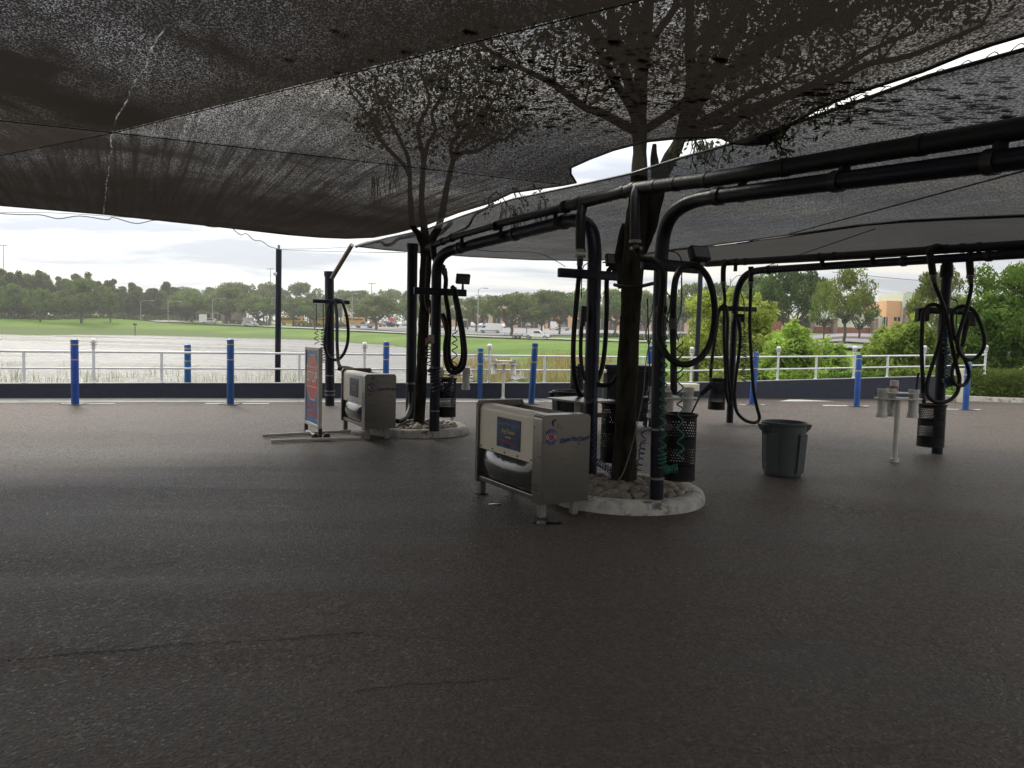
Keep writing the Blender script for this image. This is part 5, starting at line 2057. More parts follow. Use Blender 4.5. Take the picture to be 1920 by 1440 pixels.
# small lakeside post G with the leaning sail prop
pG = thing('vacuum_post', Vector((P(618, 760, 17).x, 17, 0)), 'navy vacuum post by the lake with a leaning sail prop', 'vacuum post')
MB().tube([P(618.5, 761, 17), P(617.5, 515, 17)], .10, 20).build('pole', NAVY, pG, smooth=40, world=True)
MB().cyl(P(617.5, 518, 17), P(617.4, 509, 17), .115, n=20).build('cap', NAVY, pG, smooth=40, world=True)
MB().tube([P(622, 522, 16.9), P(640, 492, 16.7), P(660, 459, 16.4)], .05, 12).build('sail_prop', M('prop_brown', (0.16, 0.13, 0.11), .45, metal=.4), pG, smooth=40, world=True)
arm(pG, P(621, 565.5, 16.85), .40, .41, h=.085)
for py in (704, 733, 740):
    clamp(pG, P(618.3, py, 17), Vector((0, 0, 1)), .112, 'hose_clamp', STEEL2, .025)

# rear frame E - F
pE = pts_px([(1368, 794, 15.6), (1373, 680, 15.6), (1377, 600, 15.6), (1380, 560, 15.6), (1385, 538, 15.55), (1395, 520, 15.4), (1410, 510, 15.2), (1430, 506.5, 14.95)])
endE = P(1920, 476, 10.8)
frE = thing('pipe_frame', Vector((pE[0].x, pE[0].y, 0)), 'rear navy pipe frame with arch and tee post before the bushes', 'pipe frame')
MB().tube(smooth_path(pE, 6) + [pE[-1] + (endE - pE[-1]) * t for t in (.4, .8, 1.0, 1.6, 2.2)], .068, 18).build('pipe', NAVY, frE, smooth=50, world=True)
tF = P(1777, 487, 11.9)
MB().tube(pts_px([(1757, 852, 11.9), (1763, 720, 11.9), (1771, 570, 11.9), (1775, 520, 11.9), (1776.5, 492, 11.9)]), .078, 18).build('tee_post', NAVY, frE, smooth=40, world=True)
MB().cyl(P(1774.5, 520, 11.9), P(1776, 497, 11.9), .10, .09, 18).build('tee_collar', NAVY, frE, smooth=40, world=True)
for t in (.03, .62, .9, 1.15):
    c = pE[-1] + (endE - pE[-1]) * t
    clamp(frE, c, (endE - pE[-1]).normalized(), .082, w=.07)
arm(frE, P(1384, 579, 15.5), .42, .40, Vector((.97, .2, 0)).normalized(), h=.10)
arm(frE, P(1772, 583, 11.8), .38, .40, Vector((.99, .12, 0)).normalized(), h=.10)
MB().box(P(1729, 590, 11.75), (.17, .14, .20), bev=.02).build('nozzle_holder', BLACKPL, frE, world=True)
MB().box(P(1816, 598, 11.75), (.15, .14, .22), bev=.02).build('nozzle_holder', BLACKPL, frE, world=True)
MB().box(P(1384, 596, 15.45), (.24, .14, .16), bev=.02).build('nozzle_holder', BLACKPL, frE, world=True)
MB().box(P(1240, 580, 7.3), (.10, .09, .07), bev=.012).build('nozzle_holder', BLACKPL, frA, world=True)
MB().box(P(1095, 590, 8.6), (.06, .09, .16), bev=.012).build('nozzle_holder', BLACKPL, frB, world=True)
MB().box(P(808.5, 636, 11.95), (.09, .09, .14), bev=.012).build('switch_box', STEEL2, frB, world=True)
MB().box(P(801, 640, 11.95), (.05, .07, .11), bev=.012).build('warning_plate', M('red_white_label', (0.5, 0.18, 0.16), .5), frB, world=True)

# overhead vacuum lines
vl = thing('vacuum_line', P(1190, 352, 7.9), 'black overhead vacuum pipe above the near tree ring', 'pipe')
q1 = pts_px([(1062, 386, 9.1), (1075, 384, 8.95), (1190, 354, 7.95), (1345, 335, 6.62)])
e_ = P(1920, 240, 4.39)
MB().tube(q1 + [q1[-1] + (e_ - q1[-1]) * t for t in (.5, 1.0, 1.9, 2.6)], .066, 18).build('pipe', BLACKPL, vl, smooth=50, world=True)
q0 = pts_px([(802, 464, 12.35), (850, 445, 11.6), (950, 416, 10.3), (1052, 391, 9.15), (1062, 386, 9.1)])
MB().tube(q0, .05, 16).build('pipe', BLACKPL, vl, smooth=50, world=True)
for (a, b, t, r_) in ((q1[1], q1[2], .12, .072), (q1[1], q1[2], .85, .072), (q1[1], q1[2], 1.0, .074), (q1[2], q1[3], .3, .072), (q1[2], q1[3], .55, .072), (q1[2], q1[3], .9, .072), (q0[0], q0[1], .25, .06), (q0[0], q0[1], .6, .06), (q0[0], q0[1], .95, .062), (q0[1], q0[3], .45, .062), (q1[3], e_, .3, .072), (q1[3], e_, .75, .072)):
    clamp(vl, a + (b - a) * t, (b - a).normalized(), r_, 'coupling', BLACKPL, .06)
MB().lathe([(0, -.08), (.06, -.06), (.085, 0), (.06, .06), (0, .08)], P(1060, 388, 9.08), 14).build('elbow', BLACKPL, vl, smooth=60, world=True)
MB().tube(smooth_path(pts_px([(1094, 382, 8.75), (1091, 395, 8.72), (1088.5, 412, 8.7), (1088, 470, 8.7)]), 5), .055, 14).build('drop_pipe', BLACKPL, vl, smooth=50, world=True)
MB().tube(smooth_path(pts_px([(1197, 352, 7.85), (1191, 372, 7.8), (1190.5, 452, 7.75)]), 5), .05, 14).build('drop_pipe', BLACKPL, vl, smooth=50, world=True)
MB().tube(smooth_path(pts_px([(812, 462, 12.1), (814, 480, 12.1), (820, 492, 12.15), (832, 503, 12.2)]), 5), .05, 12).build('drop_pipe', BLACKPL, vl, smooth=50, world=True)
for px, py, d in ((1088, 470, 8.7), (1087.5, 480, 8.7), (1191, 453, 7.75), (1193, 466, 7.72)):
    clamp(vl, P(px, py, d), Vector((0, 0, 1)), .062, 'hose_cuff', STEEL2, .03)
# hangers between the line and the beam
for t in (.1, .5, .96):
    c = q0[1] + (q0[3] - q0[1]) * t
    MB().box(c + Vector((0, 0, -.11)), (.05, .05, .16)).build('hanger', BLACKPL, vl, world=True)
for t in (.12, .52, .95):
    c = q1[3] + (e_ - q1[3]) * t
    MB().box(c + Vector((0, 0, -.13)), (.06, .06, .18)).build('hanger', BLACKPL, vl, world=True)

vr = thing('vacuum_line', P(1560, 484, 13.4), 'black overhead vacuum pipe of the rear post pair', 'pipe')
ra, rb = P(1325, 495, 16.0), P(1920, 458, 10.8)
MB().tube([ra, ra + (rb - ra) * .5, rb, ra + (rb - ra) * 1.6], .062, 16).build('pipe', BLACKPL, vr, smooth=50, world=True)
for t in (.08, .13, .17, .45, .5, .78, .82, .86, .9):
    clamp(vr, ra + (rb - ra) * t, (rb - ra).normalized(), .073, 'coupling', BLACKPL, .06)
for seq in ([(1385, 489, 15.4), (1365, 492, 15.45), (1357, 500, 15.45), (1356, 530, 15.4)], [(1408, 500, 15.2), (1408, 530, 15.2)],
            [(1775, 467, 11.8), (1755, 463, 11.75), (1744, 472, 11.7), (1746, 490, 11.7), (1750, 519, 11.7)], [(1818, 474, 11.5), (1818, 490, 11.5), (1820, 518, 11.5)]):
    MB().tube(smooth_path(pts_px(seq), 5), .052, 12).build('drop_pipe', BLACKPL, vr, smooth=50, world=True)
for px, py, d in ((1356, 531, 15.4), (1408, 531, 15.2), (1750, 519, 11.7), (1820, 519, 11.5)):
    clamp(vr, P(px, py, d), Vector((0, 0, 1)), .062, 'hose_cuff', STEEL2, .05)
for t in (.13, .46, .62, .88):
    c = ra + (rb - ra) * t
    MB().box(c + Vector((0, 0, -.1)), (.06, .06, .16)).build('hanger', BLACKPL, vr, world=True)


# ------------------------------------------------------------------ vacuum hoses
def hose(label, seq, d0, d1, r, nozzle=None, wob=.05, cuffs=()):
    k = len(seq)
    pts = [P(px, py, d0 + (d1 - d0) * i / (k - 1) + wob * math.sin(i * 1.1)) for i, (px, py) in enumerate(seq)]
    root = thing('vacuum_hose', pts[0], label, 'vacuum hose')
    MB().tube(smooth_path(pts, 7), r, 12).build('hose', HOSE, root, smooth=70, world=True)
    if nozzle:
        q = [P(px, py, d1 + wob * math.sin((k - 1) * 1.1)) for px, py in nozzle[0]]
        MB().tube(q, nozzle[1], 14).build('nozzle', BLACKPL, root, smooth=50, world=True)
    for i in cuffs:
        a, b = pts[i], pts[min(k - 1, i + 1)]
        MB().cyl(a, a + (b - a).normalized() * .10, r * 1.25, n=14).build('cuff', M('hose_cuff_grey', (0.10, 0.095, 0.09), .5), root, smooth=40, world=True)
    return root


hose('thick black hose looped over the arm by the green coil',
     [(1192, 462), (1196, 472), (1203, 484), (1222, 487), (1237, 497), (1243, 523), (1240, 565), (1236, 607), (1238, 638), (1250, 665), (1271, 681), (1294, 682), (1317, 667), (1333, 638), (1340, 596), (1338, 557), (1330, 527), (1319, 509), (1306, 499), (1291, 498), (1276, 506), (1267, 523), (1263, 555), (1262, 596), (1262, 632)],
     7.18, 7.12, .030, ([(1262, 632), (1262.5, 660), (1263, 690), (1263.5, 728), (1265, 738)], [.031, .028, .033, .033, .02]), cuffs=(23,))
hose('black hose hanging in a long loop behind the square metal table',
     [(1088, 482), (1087, 500), (1086, 515), (1082, 554), (1076, 624), (1075, 679), (1079, 715), (1087, 738), (1098, 748), (1110, 735), (1119, 716), (1129, 688), (1135, 640), (1137.5, 582), (1137.5, 530), (1141, 508), (1150, 502), (1158, 512), (1163, 540)],
     8.62, 8.98, .028, cuffs=(0,))
hose('short black hose sagging from the near post towards the big trunk', [(1118, 717), (1126, 722), (1134, 722.5), (1146, 719), (1154, 711), (1166, 690)], 8.75, 8.6, .026, wob=.02)
hose('black hose and wand hooked on the camera side of the near post', [(1094, 579), (1091, 610), (1089, 640), (1089, 671), (1092, 694), (1098, 712)], 8.58, 8.55, .022, ([(1095, 574), (1094.5, 590), (1092, 612)], [.03, .034, .026]), wob=.02)
hose('black hose doubled over the far arm below the flood light',
     [(832, 503), (836, 524), (835, 549), (840, 580), (842.5, 610), (841, 649), (843, 676), (852, 691), (862, 686), (868, 664), (866, 630), (860, 592), (853.5, 560), (852, 544), (848, 538)],
     12.05, 11.86, .036, cuffs=(0,))
hose('outer black hose loop ending in a nozzle at the far arched post',
     [(852, 540), (855, 556), (862, 590), (869, 630), (872, 664), (868, 688), (856, 698), (843, 695), (836, 676), (835, 649), (838, 622), (835, 602), (830, 590)],
     11.78, 11.9, .036, ([(838, 620), (834, 602), (828, 588)], [.04, .046, .03]))
hose('black hose arched over the small lakeside post arm',
     [(612, 592), (616, 575), (626, 563), (634, 562), (642, 567), (651, 598), (652.5, 636), (645, 662), (632, 674.5), (617, 669), (609, 649), (611, 617), (615, 585), (616, 560), (616, 540)],
     16.78, 16.86, .034)
hose('straight black hose reaching down to the far mat cleaner top', [(628, 564), (631, 585), (632, 610), (632, 643), (634, 676), (637, 686)], 16.8, 16.3, .036, ([(634, 690), (650, 692), (662, 693)], [.05, .07, .05]), wob=.03)
hose('rear black hose doubled down beside the arched post into a basket',
     [(1356, 531), (1359, 562), (1357.5, 592), (1357.5, 640), (1360, 690), (1362, 735), (1367, 756), (1370, 740), (1365, 705), (1363, 655), (1364, 600), (1361, 576), (1354, 574), (1347, 586), (1343, 615), (1338, 650), (1334, 682), (1332, 708)],
     15.35, 15.2, .034, cuffs=(0, 16))
hose('rear black hose trailing almost to the asphalt beside the grey bin',
     [(1408, 531), (1407, 560), (1406, 600), (1407, 640), (1410, 690), (1413, 730), (1419, 762), (1424, 782), (1419, 791), (1407, 791.5), (1393, 785), (1381, 770), (1377.5, 742), (1380, 702), (1385, 667), (1388, 635), (1387.5, 615)],
     15.1, 15.35, .034, ([(1388, 626), (1386, 608), (1383, 596)], [.036, .044, .04]), cuffs=(0,))
hose('long black hose in a tall teardrop loop on the tee post',
     [(1750, 519), (1753, 534), (1763, 558), (1772, 583), (1779, 612), (1785, 648), (1794, 688), (1799, 711), (1794, 737), (1777, 752), (1755, 753.5), (1740, 742), (1738.5, 719), (1747, 688), (1758.5, 652), (1766, 620), (1768.5, 593), (1762, 576), (1750, 571), (1738, 576), (1731, 588), (1729, 612), (1728, 652), (1730, 711), (1731, 737), (1732.5, 756)],
     11.55, 11.62, .030, cuffs=(0, 24))
hose('black hose coiled in a round loop on the tee post',
     [(1820, 519), (1821, 540), (1815, 568), (1806, 600), (1797, 629), (1796, 652), (1806, 669), (1822, 674), (1837, 664), (1846, 643), (1841, 615), (1829, 587), (1813, 575), (1795, 577), (1785, 591), (1787, 620), (1794, 643), (1810, 676), (1817, 700), (1811, 718), (1800, 723), (1789, 718), (1785, 696), (1794, 671), (1806, 641), (1810, 618)],
     11.42, 11.65, .029, ([(1806, 641), (1810, 618), (1814, 600)], [.034, .04, .046]), cuffs=(0,))
wire('ground_hose', [P(770, 735, 13.4), P(769, 760, 13.3), P(763, 780, 13.0), P(754, 788, 12.7), P(745, 790, 12.5)], .04, 'thick dark hose curving down to the far mat cleaner', HOSE, 'hose', n=10)


def coil(label, segs, r, mat, tail=None, name='coiled_hose'):
    """segs: (px0,py0,d0, px1,py1,d1, radius, turns)"""
    p_all = []
    for s in segs:
        p_all.append(helix(P(*s[0:3]), P(*s[3:6]), s[6], s[7]))
    root = thing(name, p_all[0][0], label, 'air hose')
    for p_ in p_all:
        MB().tube(p_, r, 6).build('coil', mat, root, smooth=70, world=True)
    for t in (tail or []):
        MB().tube(smooth_path(pts_px(t), 6), r, 6).build('lead', mat, root, smooth=70, world=True)
    return root


coil('green coiled air hose hanging in front of the near arched post',
     [(1245, 615, 7.25, 1245, 700, 7.25, .030, 5), (1245, 700, 7.25, 1241, 850, 7.22, .036, 8), (1241, 850, 7.22, 1243, 880, 7.22, .04, 4), (1275, 640, 7.2, 1275, 700, 7.2, .032, 2.5), (1275, 700, 7.2, 1276, 860, 7.2, .033, 7), (1245, 882, 7.2, 1270, 878, 7.2, .042, 7)],
     .0075, GREENHOSE, [[(1241, 500, 7.3), (1246, 540, 7.3), (1257, 560, 7.28), (1254, 585, 7.28), (1246, 615, 7.26)], [(1278, 520, 7.25), (1277, 580, 7.22), (1268, 615, 7.2), (1272, 640, 7.2)], [(1244, 590, 7.24), (1256, 606, 7.22), (1264, 596, 7.22), (1262, 584, 7.22), (1250, 588, 7.22)]])
coil('blue coiled air hose falling behind the near mat cleaner', [(1114, 790, 8.6, 1112, 860, 8.55, .018, 7), (1112, 860, 8.55, 1150, 886, 8.3, .035, 9)], .006, BLUEHOSE, [[(1118, 560, 8.62), (1120, 640, 8.62), (1116, 720, 8.62), (1114, 790, 8.6)]])
coil('blue coiled air hose between the big trunk and the arched post', [(1216, 752, 8.6, 1206, 830, 8.5, .035, 4.5), (1206, 830, 8.5, 1198, 880, 8.3, .035, 5)], .007, BLUEHOSE, [[(1214, 560, 8.0), (1216, 640, 8.3), (1218, 700, 8.5), (1216, 752, 8.6)]])
coil('white and dark air coil hanging behind the near post', [(1120, 640, 8.8, 1118, 705, 8.8, .022, 12)], .006, M('pale_air_hose', (0.16, 0.165, 0.18), .4), [[(1126, 540, 8.8), (1123, 590, 8.8), (1120, 640, 8.8)]])
coil('dark coiled air hose inside the far hose loop', [(853, 620, 11.95, 852, 690, 11.95, .045, 4.5)], .009, DARKHOSE, [[(852, 560, 11.95), (856, 600, 11.95), (853, 620, 11.95)]])
coil('dark tangle of air hose wound round the far arched post', [(803, 640, 11.9, 806, 700, 11.9, .05, 5), (812, 690, 11.9, 822, 735, 11.9, .10, 7), (845, 700, 11.9, 842, 740, 11.9, .05, 6)], .009, M('dark_blue_air_hose', (0.012, 0.025, 0.05), .35))
coil('thin dark air coil beside the stop sign top', [(593, 610, 16.8, 594, 645, 16.8, .05, 3.5), (606, 615, 16.8, 606, 680, 16.8, .055, 11)], .010, DARKHOSE, [[(593, 570, 16.8), (593, 610, 16.8)], [(606, 570, 16.8), (606, 615, 16.8)]])
coil('dark coiled air hose hanging beside the rear arched post', [(1395, 628, 15.3, 1395, 715, 15.3, .07, 10), (1415, 630, 15.3, 1413, 680, 15.3, .04, 3)], .010, DARKHOSE, [[(1388, 548, 15.3), (1395, 570, 15.3), (1395, 628, 15.3)]])
coil('teal coiled air hose bundled on the tee post', [(1771, 610, 11.7, 1774, 665, 11.7, .045, 6), (1779, 650, 11.68, 1778, 706, 11.68, .06, 8), (1776, 708, 11.68, 1781, 724, 11.68, .075, 8)], .009, TEALHOSE, [[(1783, 560, 11.7), (1794, 565, 11.7), (1794, 590, 11.7), (1792, 630, 11.7)]])

# loose electric wires on the near posts
wire('electric_cable', [P(1090, 560, 8.6), P(1091, 520, 8.58), P(1094, 500, 8.55), P(1104, 494, 8.5), P(1116, 500, 8.5), P(1124, 515, 8.55), P(1126, 560, 8.62)], .006, 'thin cord looped over the arm of the near post')
wire('electric_cable', [P(1232, 545, 7.6), P(1224, 570, 7.7), P(1221, 590, 7.7), P(1212, 620, 7.7), P(1215, 642, 7.7), P(1220, 636, 7.7), P(1214, 660, 7.7), P(1210, 690, 7.7), P(1206, 740, 7.7), P(1196, 790, 7.7), P(1184, 840, 7.6), P(1164, 895, 7.35), P(1130, 920, 7.2), P(1105, 934, 7.15)], .005, 'thin pale cord trailing down the big trunk to the stones', M('pale_cord', (0.15, 0.14, 0.13), .5))
wire('electric_cable', [P(1246, 470, 7.35), P(1268, 474, 7.35), P(1278, 490, 7.35), P(1278, 520, 7.3)], .006, 'short black cord curving from the arch to the arm')
wire('electric_cable', [P(800, 480, 12.7), P(797, 540, 12.65), P(797, 570, 12.6), P(806, 588, 12.5), P(812, 585, 12.4)], .007, 'thin cord hanging against the far tree trunk', M('pale_cord', (0.15, 0.14, 0.13)))
wire('tree_strap', [P(1152, 534, 8.0), P(1165, 537, 7.9), P(1180, 538, 7.88), P(1200, 537, 7.9), P(1222, 532, 7.75), P(1232, 530, 7.6)], .018, 'dark strap tying the big trunk to the arched post', CABLE, 'strap', n=8)


# ------------------------------------------------------------------ tree rings with stones and trunks
def ring(label, c, R0):
    b = MB()
    prof = [(R0, -.05), (R0 + .005, .05), (R0 - .015, .10), (R0 - .06, .128), (R0 - .14, .128), (R0 - .185, .105), (R0 - .20, .02)]
    n = 72
    vs_, fs = [], []
    for j in range(n):
        a = 2 * math.pi * j / n
        w = 1 + .012 * noise.noise(Vector((math.cos(a) * 2, math.sin(a) * 2, c.x)))
        for r_, z in prof:
            vs_.append(Vector((math.cos(a) * r_ * w, math.sin(a) * r_ * w, z + (.006 * noise.noise(Vector((math.cos(a) * 7, math.sin(a) * 7, z * 30))) if z > 0 else 0))))
    k = len(prof)
    for j in range(n):
        for i in range(k - 1):
            fs.append((j * k + i, ((j + 1) % n) * k + i, ((j + 1) % n) * k + i + 1, j * k + i + 1))
    b.add(vs_, fs)
    root = thing('tree_ring', c, label, 'kerb ring')
    b.build('kerb_stone', CONC, root, smooth=45)
    sl_ = MB()
    sl_.lathe([(R0 - .19, .06), (R0 - .35, .10), (.2, .13), (.001, .13)], (0, 0, 0), 40)
    sl_.build('soil_bed', SOIL, root, smooth=60)
    return root


cN = Vector((1.20, 8.06, 0))
cF = Vector((-1.58, 12.95, 0))
ring('white painted round kerb ring at the foot of the big near tree', cN, .85)
ring('pale round kerb ring of the far tree beside the smaller mat cleaner', cF, .86)

stone_meshes = []
for s in range(5):
    bm = bmesh.new()
    bmesh.ops.create_icosphere(bm, subdivisions=2, radius=1.0)
    for v in bm.verts:
        v.co *= 1 + .16 * noise.noise(v.co * 1.1 + Vector((s * 7, 0, 0)))
        v.co.z *= .68
        v.co.x *= 1.18
    me = bpy.data.meshes.new('river_stone')
    bm.to_mesh(me)
    bm.free()
    me.materials.append(STONE)
    me.polygons.foreach_set('use_smooth', [True] * len(me.polygons))
    stone_meshes.append(me)
rnd = random.Random(31)


def stones(c, n, label, group, avoid, rmax, front):
    put = []
    tries = 0
    while len(put) < n and tries < 20000:
        tries += 1
        a, rr = rnd.uniform(0, 6.28), rmax * math.sqrt(rnd.random())
        x, y = math.cos(a) * rr, math.sin(a) * rr
        if y > front:
            continue
        s = rnd.uniform(.042, .074)
        if any((Vector((x, y)) - Vector(q[:2])).length < q[2] + s * .7 for q in avoid):
            continue
        if any((x - q[0]) ** 2 + (y - q[1]) ** 2 < ((s + q[2]) * .74) ** 2 for q in put):
            continue
        put.append((x, y, s))
    for x, y, s in put:
        o = bpy.data.objects.new('river_stone', rnd.choice(stone_meshes))
        COL.objects.link(o)
        rr = math.hypot(x, y)
        o.location = c + Vector((x, y, .085 + .045 * max(0, 1 - rr / rmax) + s * .34 + rnd.uniform(0, .014)))
        o.scale = (s, s * rnd.uniform(.85, 1.1), s * rnd.uniform(.8, 1.15))
        o.rotation_euler = (rnd.uniform(-.3, .3), rnd.uniform(-.3, .3), rnd.uniform(0, 6.28))
        tag(o, label, 'stone', group)


stones(cN, 150, 'rounded brown river stone lying round the big near trunk', 'river stones in the near kerb ring', [(-.02, .12, .14), (.19, -.66, .05)], .635, .45)
stones(cF, 95, 'rounded river stone lying round the far slimmer trunk', 'river stones in the far kerb ring', [(.10, .0, .12), (.36, -.85, .05)], .645, .45)

LEAF_TOP = leaf_mat('oak_leaves_near', (0.075, 0.10, 0.035), .3, .4, 1.5, .1)
MOSS = leaf_mat('hanging_moss', (0.13, 0.13, 0.10), .3, .3, 2, .1)


def trunk_path(mb, seq, radii, sub=5):
    pts = smooth_path([P(*q) for q in seq], sub)
    k = len(pts) - 1
    n = len(radii) - 1
    rs = []
    for i in range(k + 1):
        t = i / k * n
        j = min(n - 1, int(t))
        rs.append((radii[j] + (radii[j + 1] - radii[j]) * (t - j)) * (1 + .10 * noise.noise(pts[i] * 4)))
    i0 = len(mb.v)
    mb.tube(pts, rs, 18)
    for i in range(i0, len(mb.v)):
        v = mb.v[i]
        mb.v[i] = v + Vector((noise.noise(v * 9), noise.noise(v * 9 + Vector((5, 0, 0))), 0)) * .012


def branches(mb, start, dirs, rnd_, r0, length):
    tips = []
    for dx, dy, dz in dirs:
        e = start + Vector((dx, dy, dz)) * length
        pts = limb(mb, start, e, r0, r0 * .35, rnd_, 8, .10, 6)
        for q in (len(pts) // 3, len(pts) // 2, int(len(pts) * .7), len(pts) - 1):
            s_ = pts[q]
            for _ in range(2):
                e2 = s_ + Vector((rnd_.uniform(-1, 1), rnd_.uniform(-1, 1), rnd_.uniform(-.1, .9))).normalized() * length * rnd_.uniform(.22, .45)
                limb(mb, s_, e2, r0 * .3, r0 * .07, rnd_, 5, .18, 4)
                tips.append(e2)
    return tips


# near tree
nt_ = thing('oak_tree', Vector((P(1172, 893, 8.15).x, 8.15, 0)), 'big dark trunked tree growing up through the gap between the sails', 'tree')
tb = MB()
trunk_path(tb, [(1168, 925, 8.12), (1170, 893, 8.12), (1173, 800, 8.12), (1176, 700, 8.12), (1182, 590, 8.12), (1187, 500, 8.12), (1192, 430, 8.12), (1196, 385, 8.12), (1199, 330, 8.12), (1199, 270, 8.12), (1202, 150, 8.15)], [.146, .130, .118, .110, .104, .114, .118, .104, .084, .074, .066])
trunk_path(tb, [(1200, 470, 8.15), (1214, 430, 8.18), (1224, 385, 8.2), (1238, 335, 8.22), (1257, 296, 8.25), (1276, 258, 8.3), (1310, 150, 8.4)], [.08, .09, .09, .08, .074, .066, .055])
trunk_path(tb, [(1230, 335, 8.25), (1227, 300, 8.25), (1226, 270, 8.25)], [.05, .04, .02])
trunk_path(tb, [(1168, 530, 8.15), (1160, 480, 8.3), (1172, 420, 8.2)], [.02, .045, .03])
rnd = random.Random(4)
for sq, ra in (([(1199, 255, 8.15), (1182, 170, 8.1), (1158, 80, 8.05), (1135, -40, 8.0)], [.065, .058, .05, .035]), ([(1202, 150, 8.15), (1212, 60, 8.2), (1222, -60, 8.2), (1235, -220, 8.2)], [.07, .062, .05, .03]),
               ([(1276, 258, 8.3), (1296, 160, 8.3), (1292, 60, 8.2), (1300, -90, 8.2)], [.065, .06, .05, .03]), ([(1285, 240, 8.3), (1340, 140, 8.2), (1388, 40, 8.1), (1440, -90, 8.0)], [.06, .055, .045, .03])):
    trunk_path(tb, sq, ra)
tips = branches(tb, P(1202, 120, 8.15), [(-.25, -.1, 1), (.15, .3, 1), (-.6, .3, .8), (-.9, -.1, .5), (.4, -.5, .8)], rnd, .045, 1.7)
tips += branches(tb, P(1310, 150, 8.4), [(.5, -.1, 1), (.9, .2, .6), (.2, .5, 1), (1.0, -.5, .35)], rnd, .055, 2.2)
tips += branches(tb, P(1199, 250, 8.15), [(.9, -.6, .55), (-.5, -.5, .75), (-.9, .4, .6)], rnd, .05, 2.0)
tips += branches(tb, P(1276, 258, 8.3), [(.9, -.5, .35), (.7, .4, .5), (.95, -.9, .22)], rnd, .05, 2.1)
tb.build('trunk', BARK, nt_, smooth=60, world=True)
cb = MB()
leaf_cloud(cb, [(p + Vector((0, 0, .05)), (rnd.uniform(.35, .65), rnd.uniform(.35, .65), rnd.uniform(.25, .45))) for p in tips], 18000, .036, shell=.05, rnd=rnd)
cb.build('crown', LEAF_TOP, nt_, world=True)
# twigs with leaves hanging below the sail edge
rnd = random.Random(14)
for (px, py, d) in [(1285, 268, 7.4), (1300, 275, 7.2), (1375, 262, 6.6), (1440, 272, 6.2), (1475, 245, 6.0), (1540, 195, 5.6), (1500, 222, 5.8), (1590, 175, 5.4), (1445, 240, 6.2), (960, 372, 9.8), (1000, 365, 9.6), (930, 380, 10)]:
    sp_, sl2 = MB(), MB()
    a = P(px, py - 20, d)
    for _ in range(2):
        e = P(px + rnd.uniform(-40, 50), py + rnd.uniform(12, 60) * (1 if px > 1100 else .5), d + rnd.uniform(-.2, .2))
        pts = limb(sp_, a, e, .009, .003, rnd, 4, .2, 5)
        for q in pts[3:]:
            for _k in range(1):
                c = q + Vector((rnd.uniform(-.06, .06), rnd.uniform(-.06, .06), rnd.uniform(-.07, .02)))
                t = Vector((rnd.uniform(-1, 1), rnd.uniform(-1, 1), rnd.uniform(-1, .2))).normalized() * .028
                s_ = t.cross(Vector((rnd.uniform(-1, 1), rnd.uniform(-1, 1), rnd.uniform(-1, 1)))).normalized() * .012
                sl2.add([c - t, c - s_, c + t, c + s_], [(0, 1, 2, 3)])
    tw_ = sp_.build('twig', BARK, nt_, world=True)
    sl2.build('leaves', LEAF_TOP, tw_, world=True)


def moss_strands(parent, spots, n, seed):
    b = MB()
    r_ = random.Random(seed)
    for (px, py, d, L_) in spots:
        for _ in range(n):
            a = P(px + r_.uniform(-12, 12), py + r_.uniform(-4, 4), d + r_.uniform(-.1, .1))
            pts = [a]
            for i in range(5):
                pts.append(pts[-1] + Vector((r_.uniform(-.03, .03), r_.uniform(-.03, .03), -L_ / 5 * r_.uniform(.6, 1.2))))
            b.tube(pts, [.006, .008, .007, .006, .004, .002], 3)
    b.build('hanging_moss', MOSS, parent, world=True)


moss_strands(nt_, [(1317, 268, 8.0, .25), (1325, 272, 8.0, .2), (1310, 262, 8.0, .2)], 10, 2)

# far tree
ft = thing('oak_tree', Vector((P(786, 790, 12.95).x, 12.95, 0)), 'slimmer tree in the far kerb ring with forked top under the sail', 'tree')
tb = MB()
trunk_path(tb, [(785, 812, 12.95), (786, 790, 12.95), (790, 700, 12.95), (794, 620, 12.95), (796, 560, 12.95), (798, 500, 12.95), (800, 465, 12.95)], [.115, .10, .092, .088, .088, .098, .105])
trunk_path(tb, [(800, 470, 12.95), (812, 445, 12.9), (824, 420, 12.9), (838, 350, 13.0), (850, 300, 13.1)], [.08, .07, .06, .05, .04])
trunk_path(tb, [(797, 470, 12.95), (785, 440, 13.0), (772, 415, 13.0), (768, 330, 13.2)], [.06, .05, .045, .035])
trunk_path(tb, [(800, 468, 12.95), (796, 430, 12.95), (790, 380, 12.95), (795, 300, 13.0)], [.075, .065, .05, .04])
trunk_path(tb, [(808, 610, 12.9), (812, 585, 12.85), (803, 560, 12.9)], [.02, .06, .02])
rnd = random.Random(6)
tips = branches(tb, P(850, 300, 13.1), [(.6, -.2, .9), (.9, .3, .5), (.1, -.6, .8)], rnd, .04, 1.4)
tips += branches(tb, P(768, 330, 13.2), [(-.6, -.3, .8), (-.3, -.6, .9)], rnd, .04, 1.5)
tips += branches(tb, P(795, 300, 13.0), [(0, -.2, 1), (.3, -.5, .9)], rnd, .04, 1.6)
tb.build('trunk', BARK, ft, smooth=60, world=True)
cb = MB()
leaf_cloud(cb, [(p, (rnd.uniform(.35, .7), rnd.uniform(.35, .7), rnd.uniform(.25, .45))) for p in tips], 5500, .038, shell=.05, rnd=rnd)
cb.build('crown', LEAF_TOP, ft, world=True)
moss_strands(ft, [(950, 385, 11.6, .35), (968, 388, 11.2, .5), (1018, 378, 10.6, .4), (700, 330, 13.2, .6), (735, 300, 12, .6)], 9, 8)

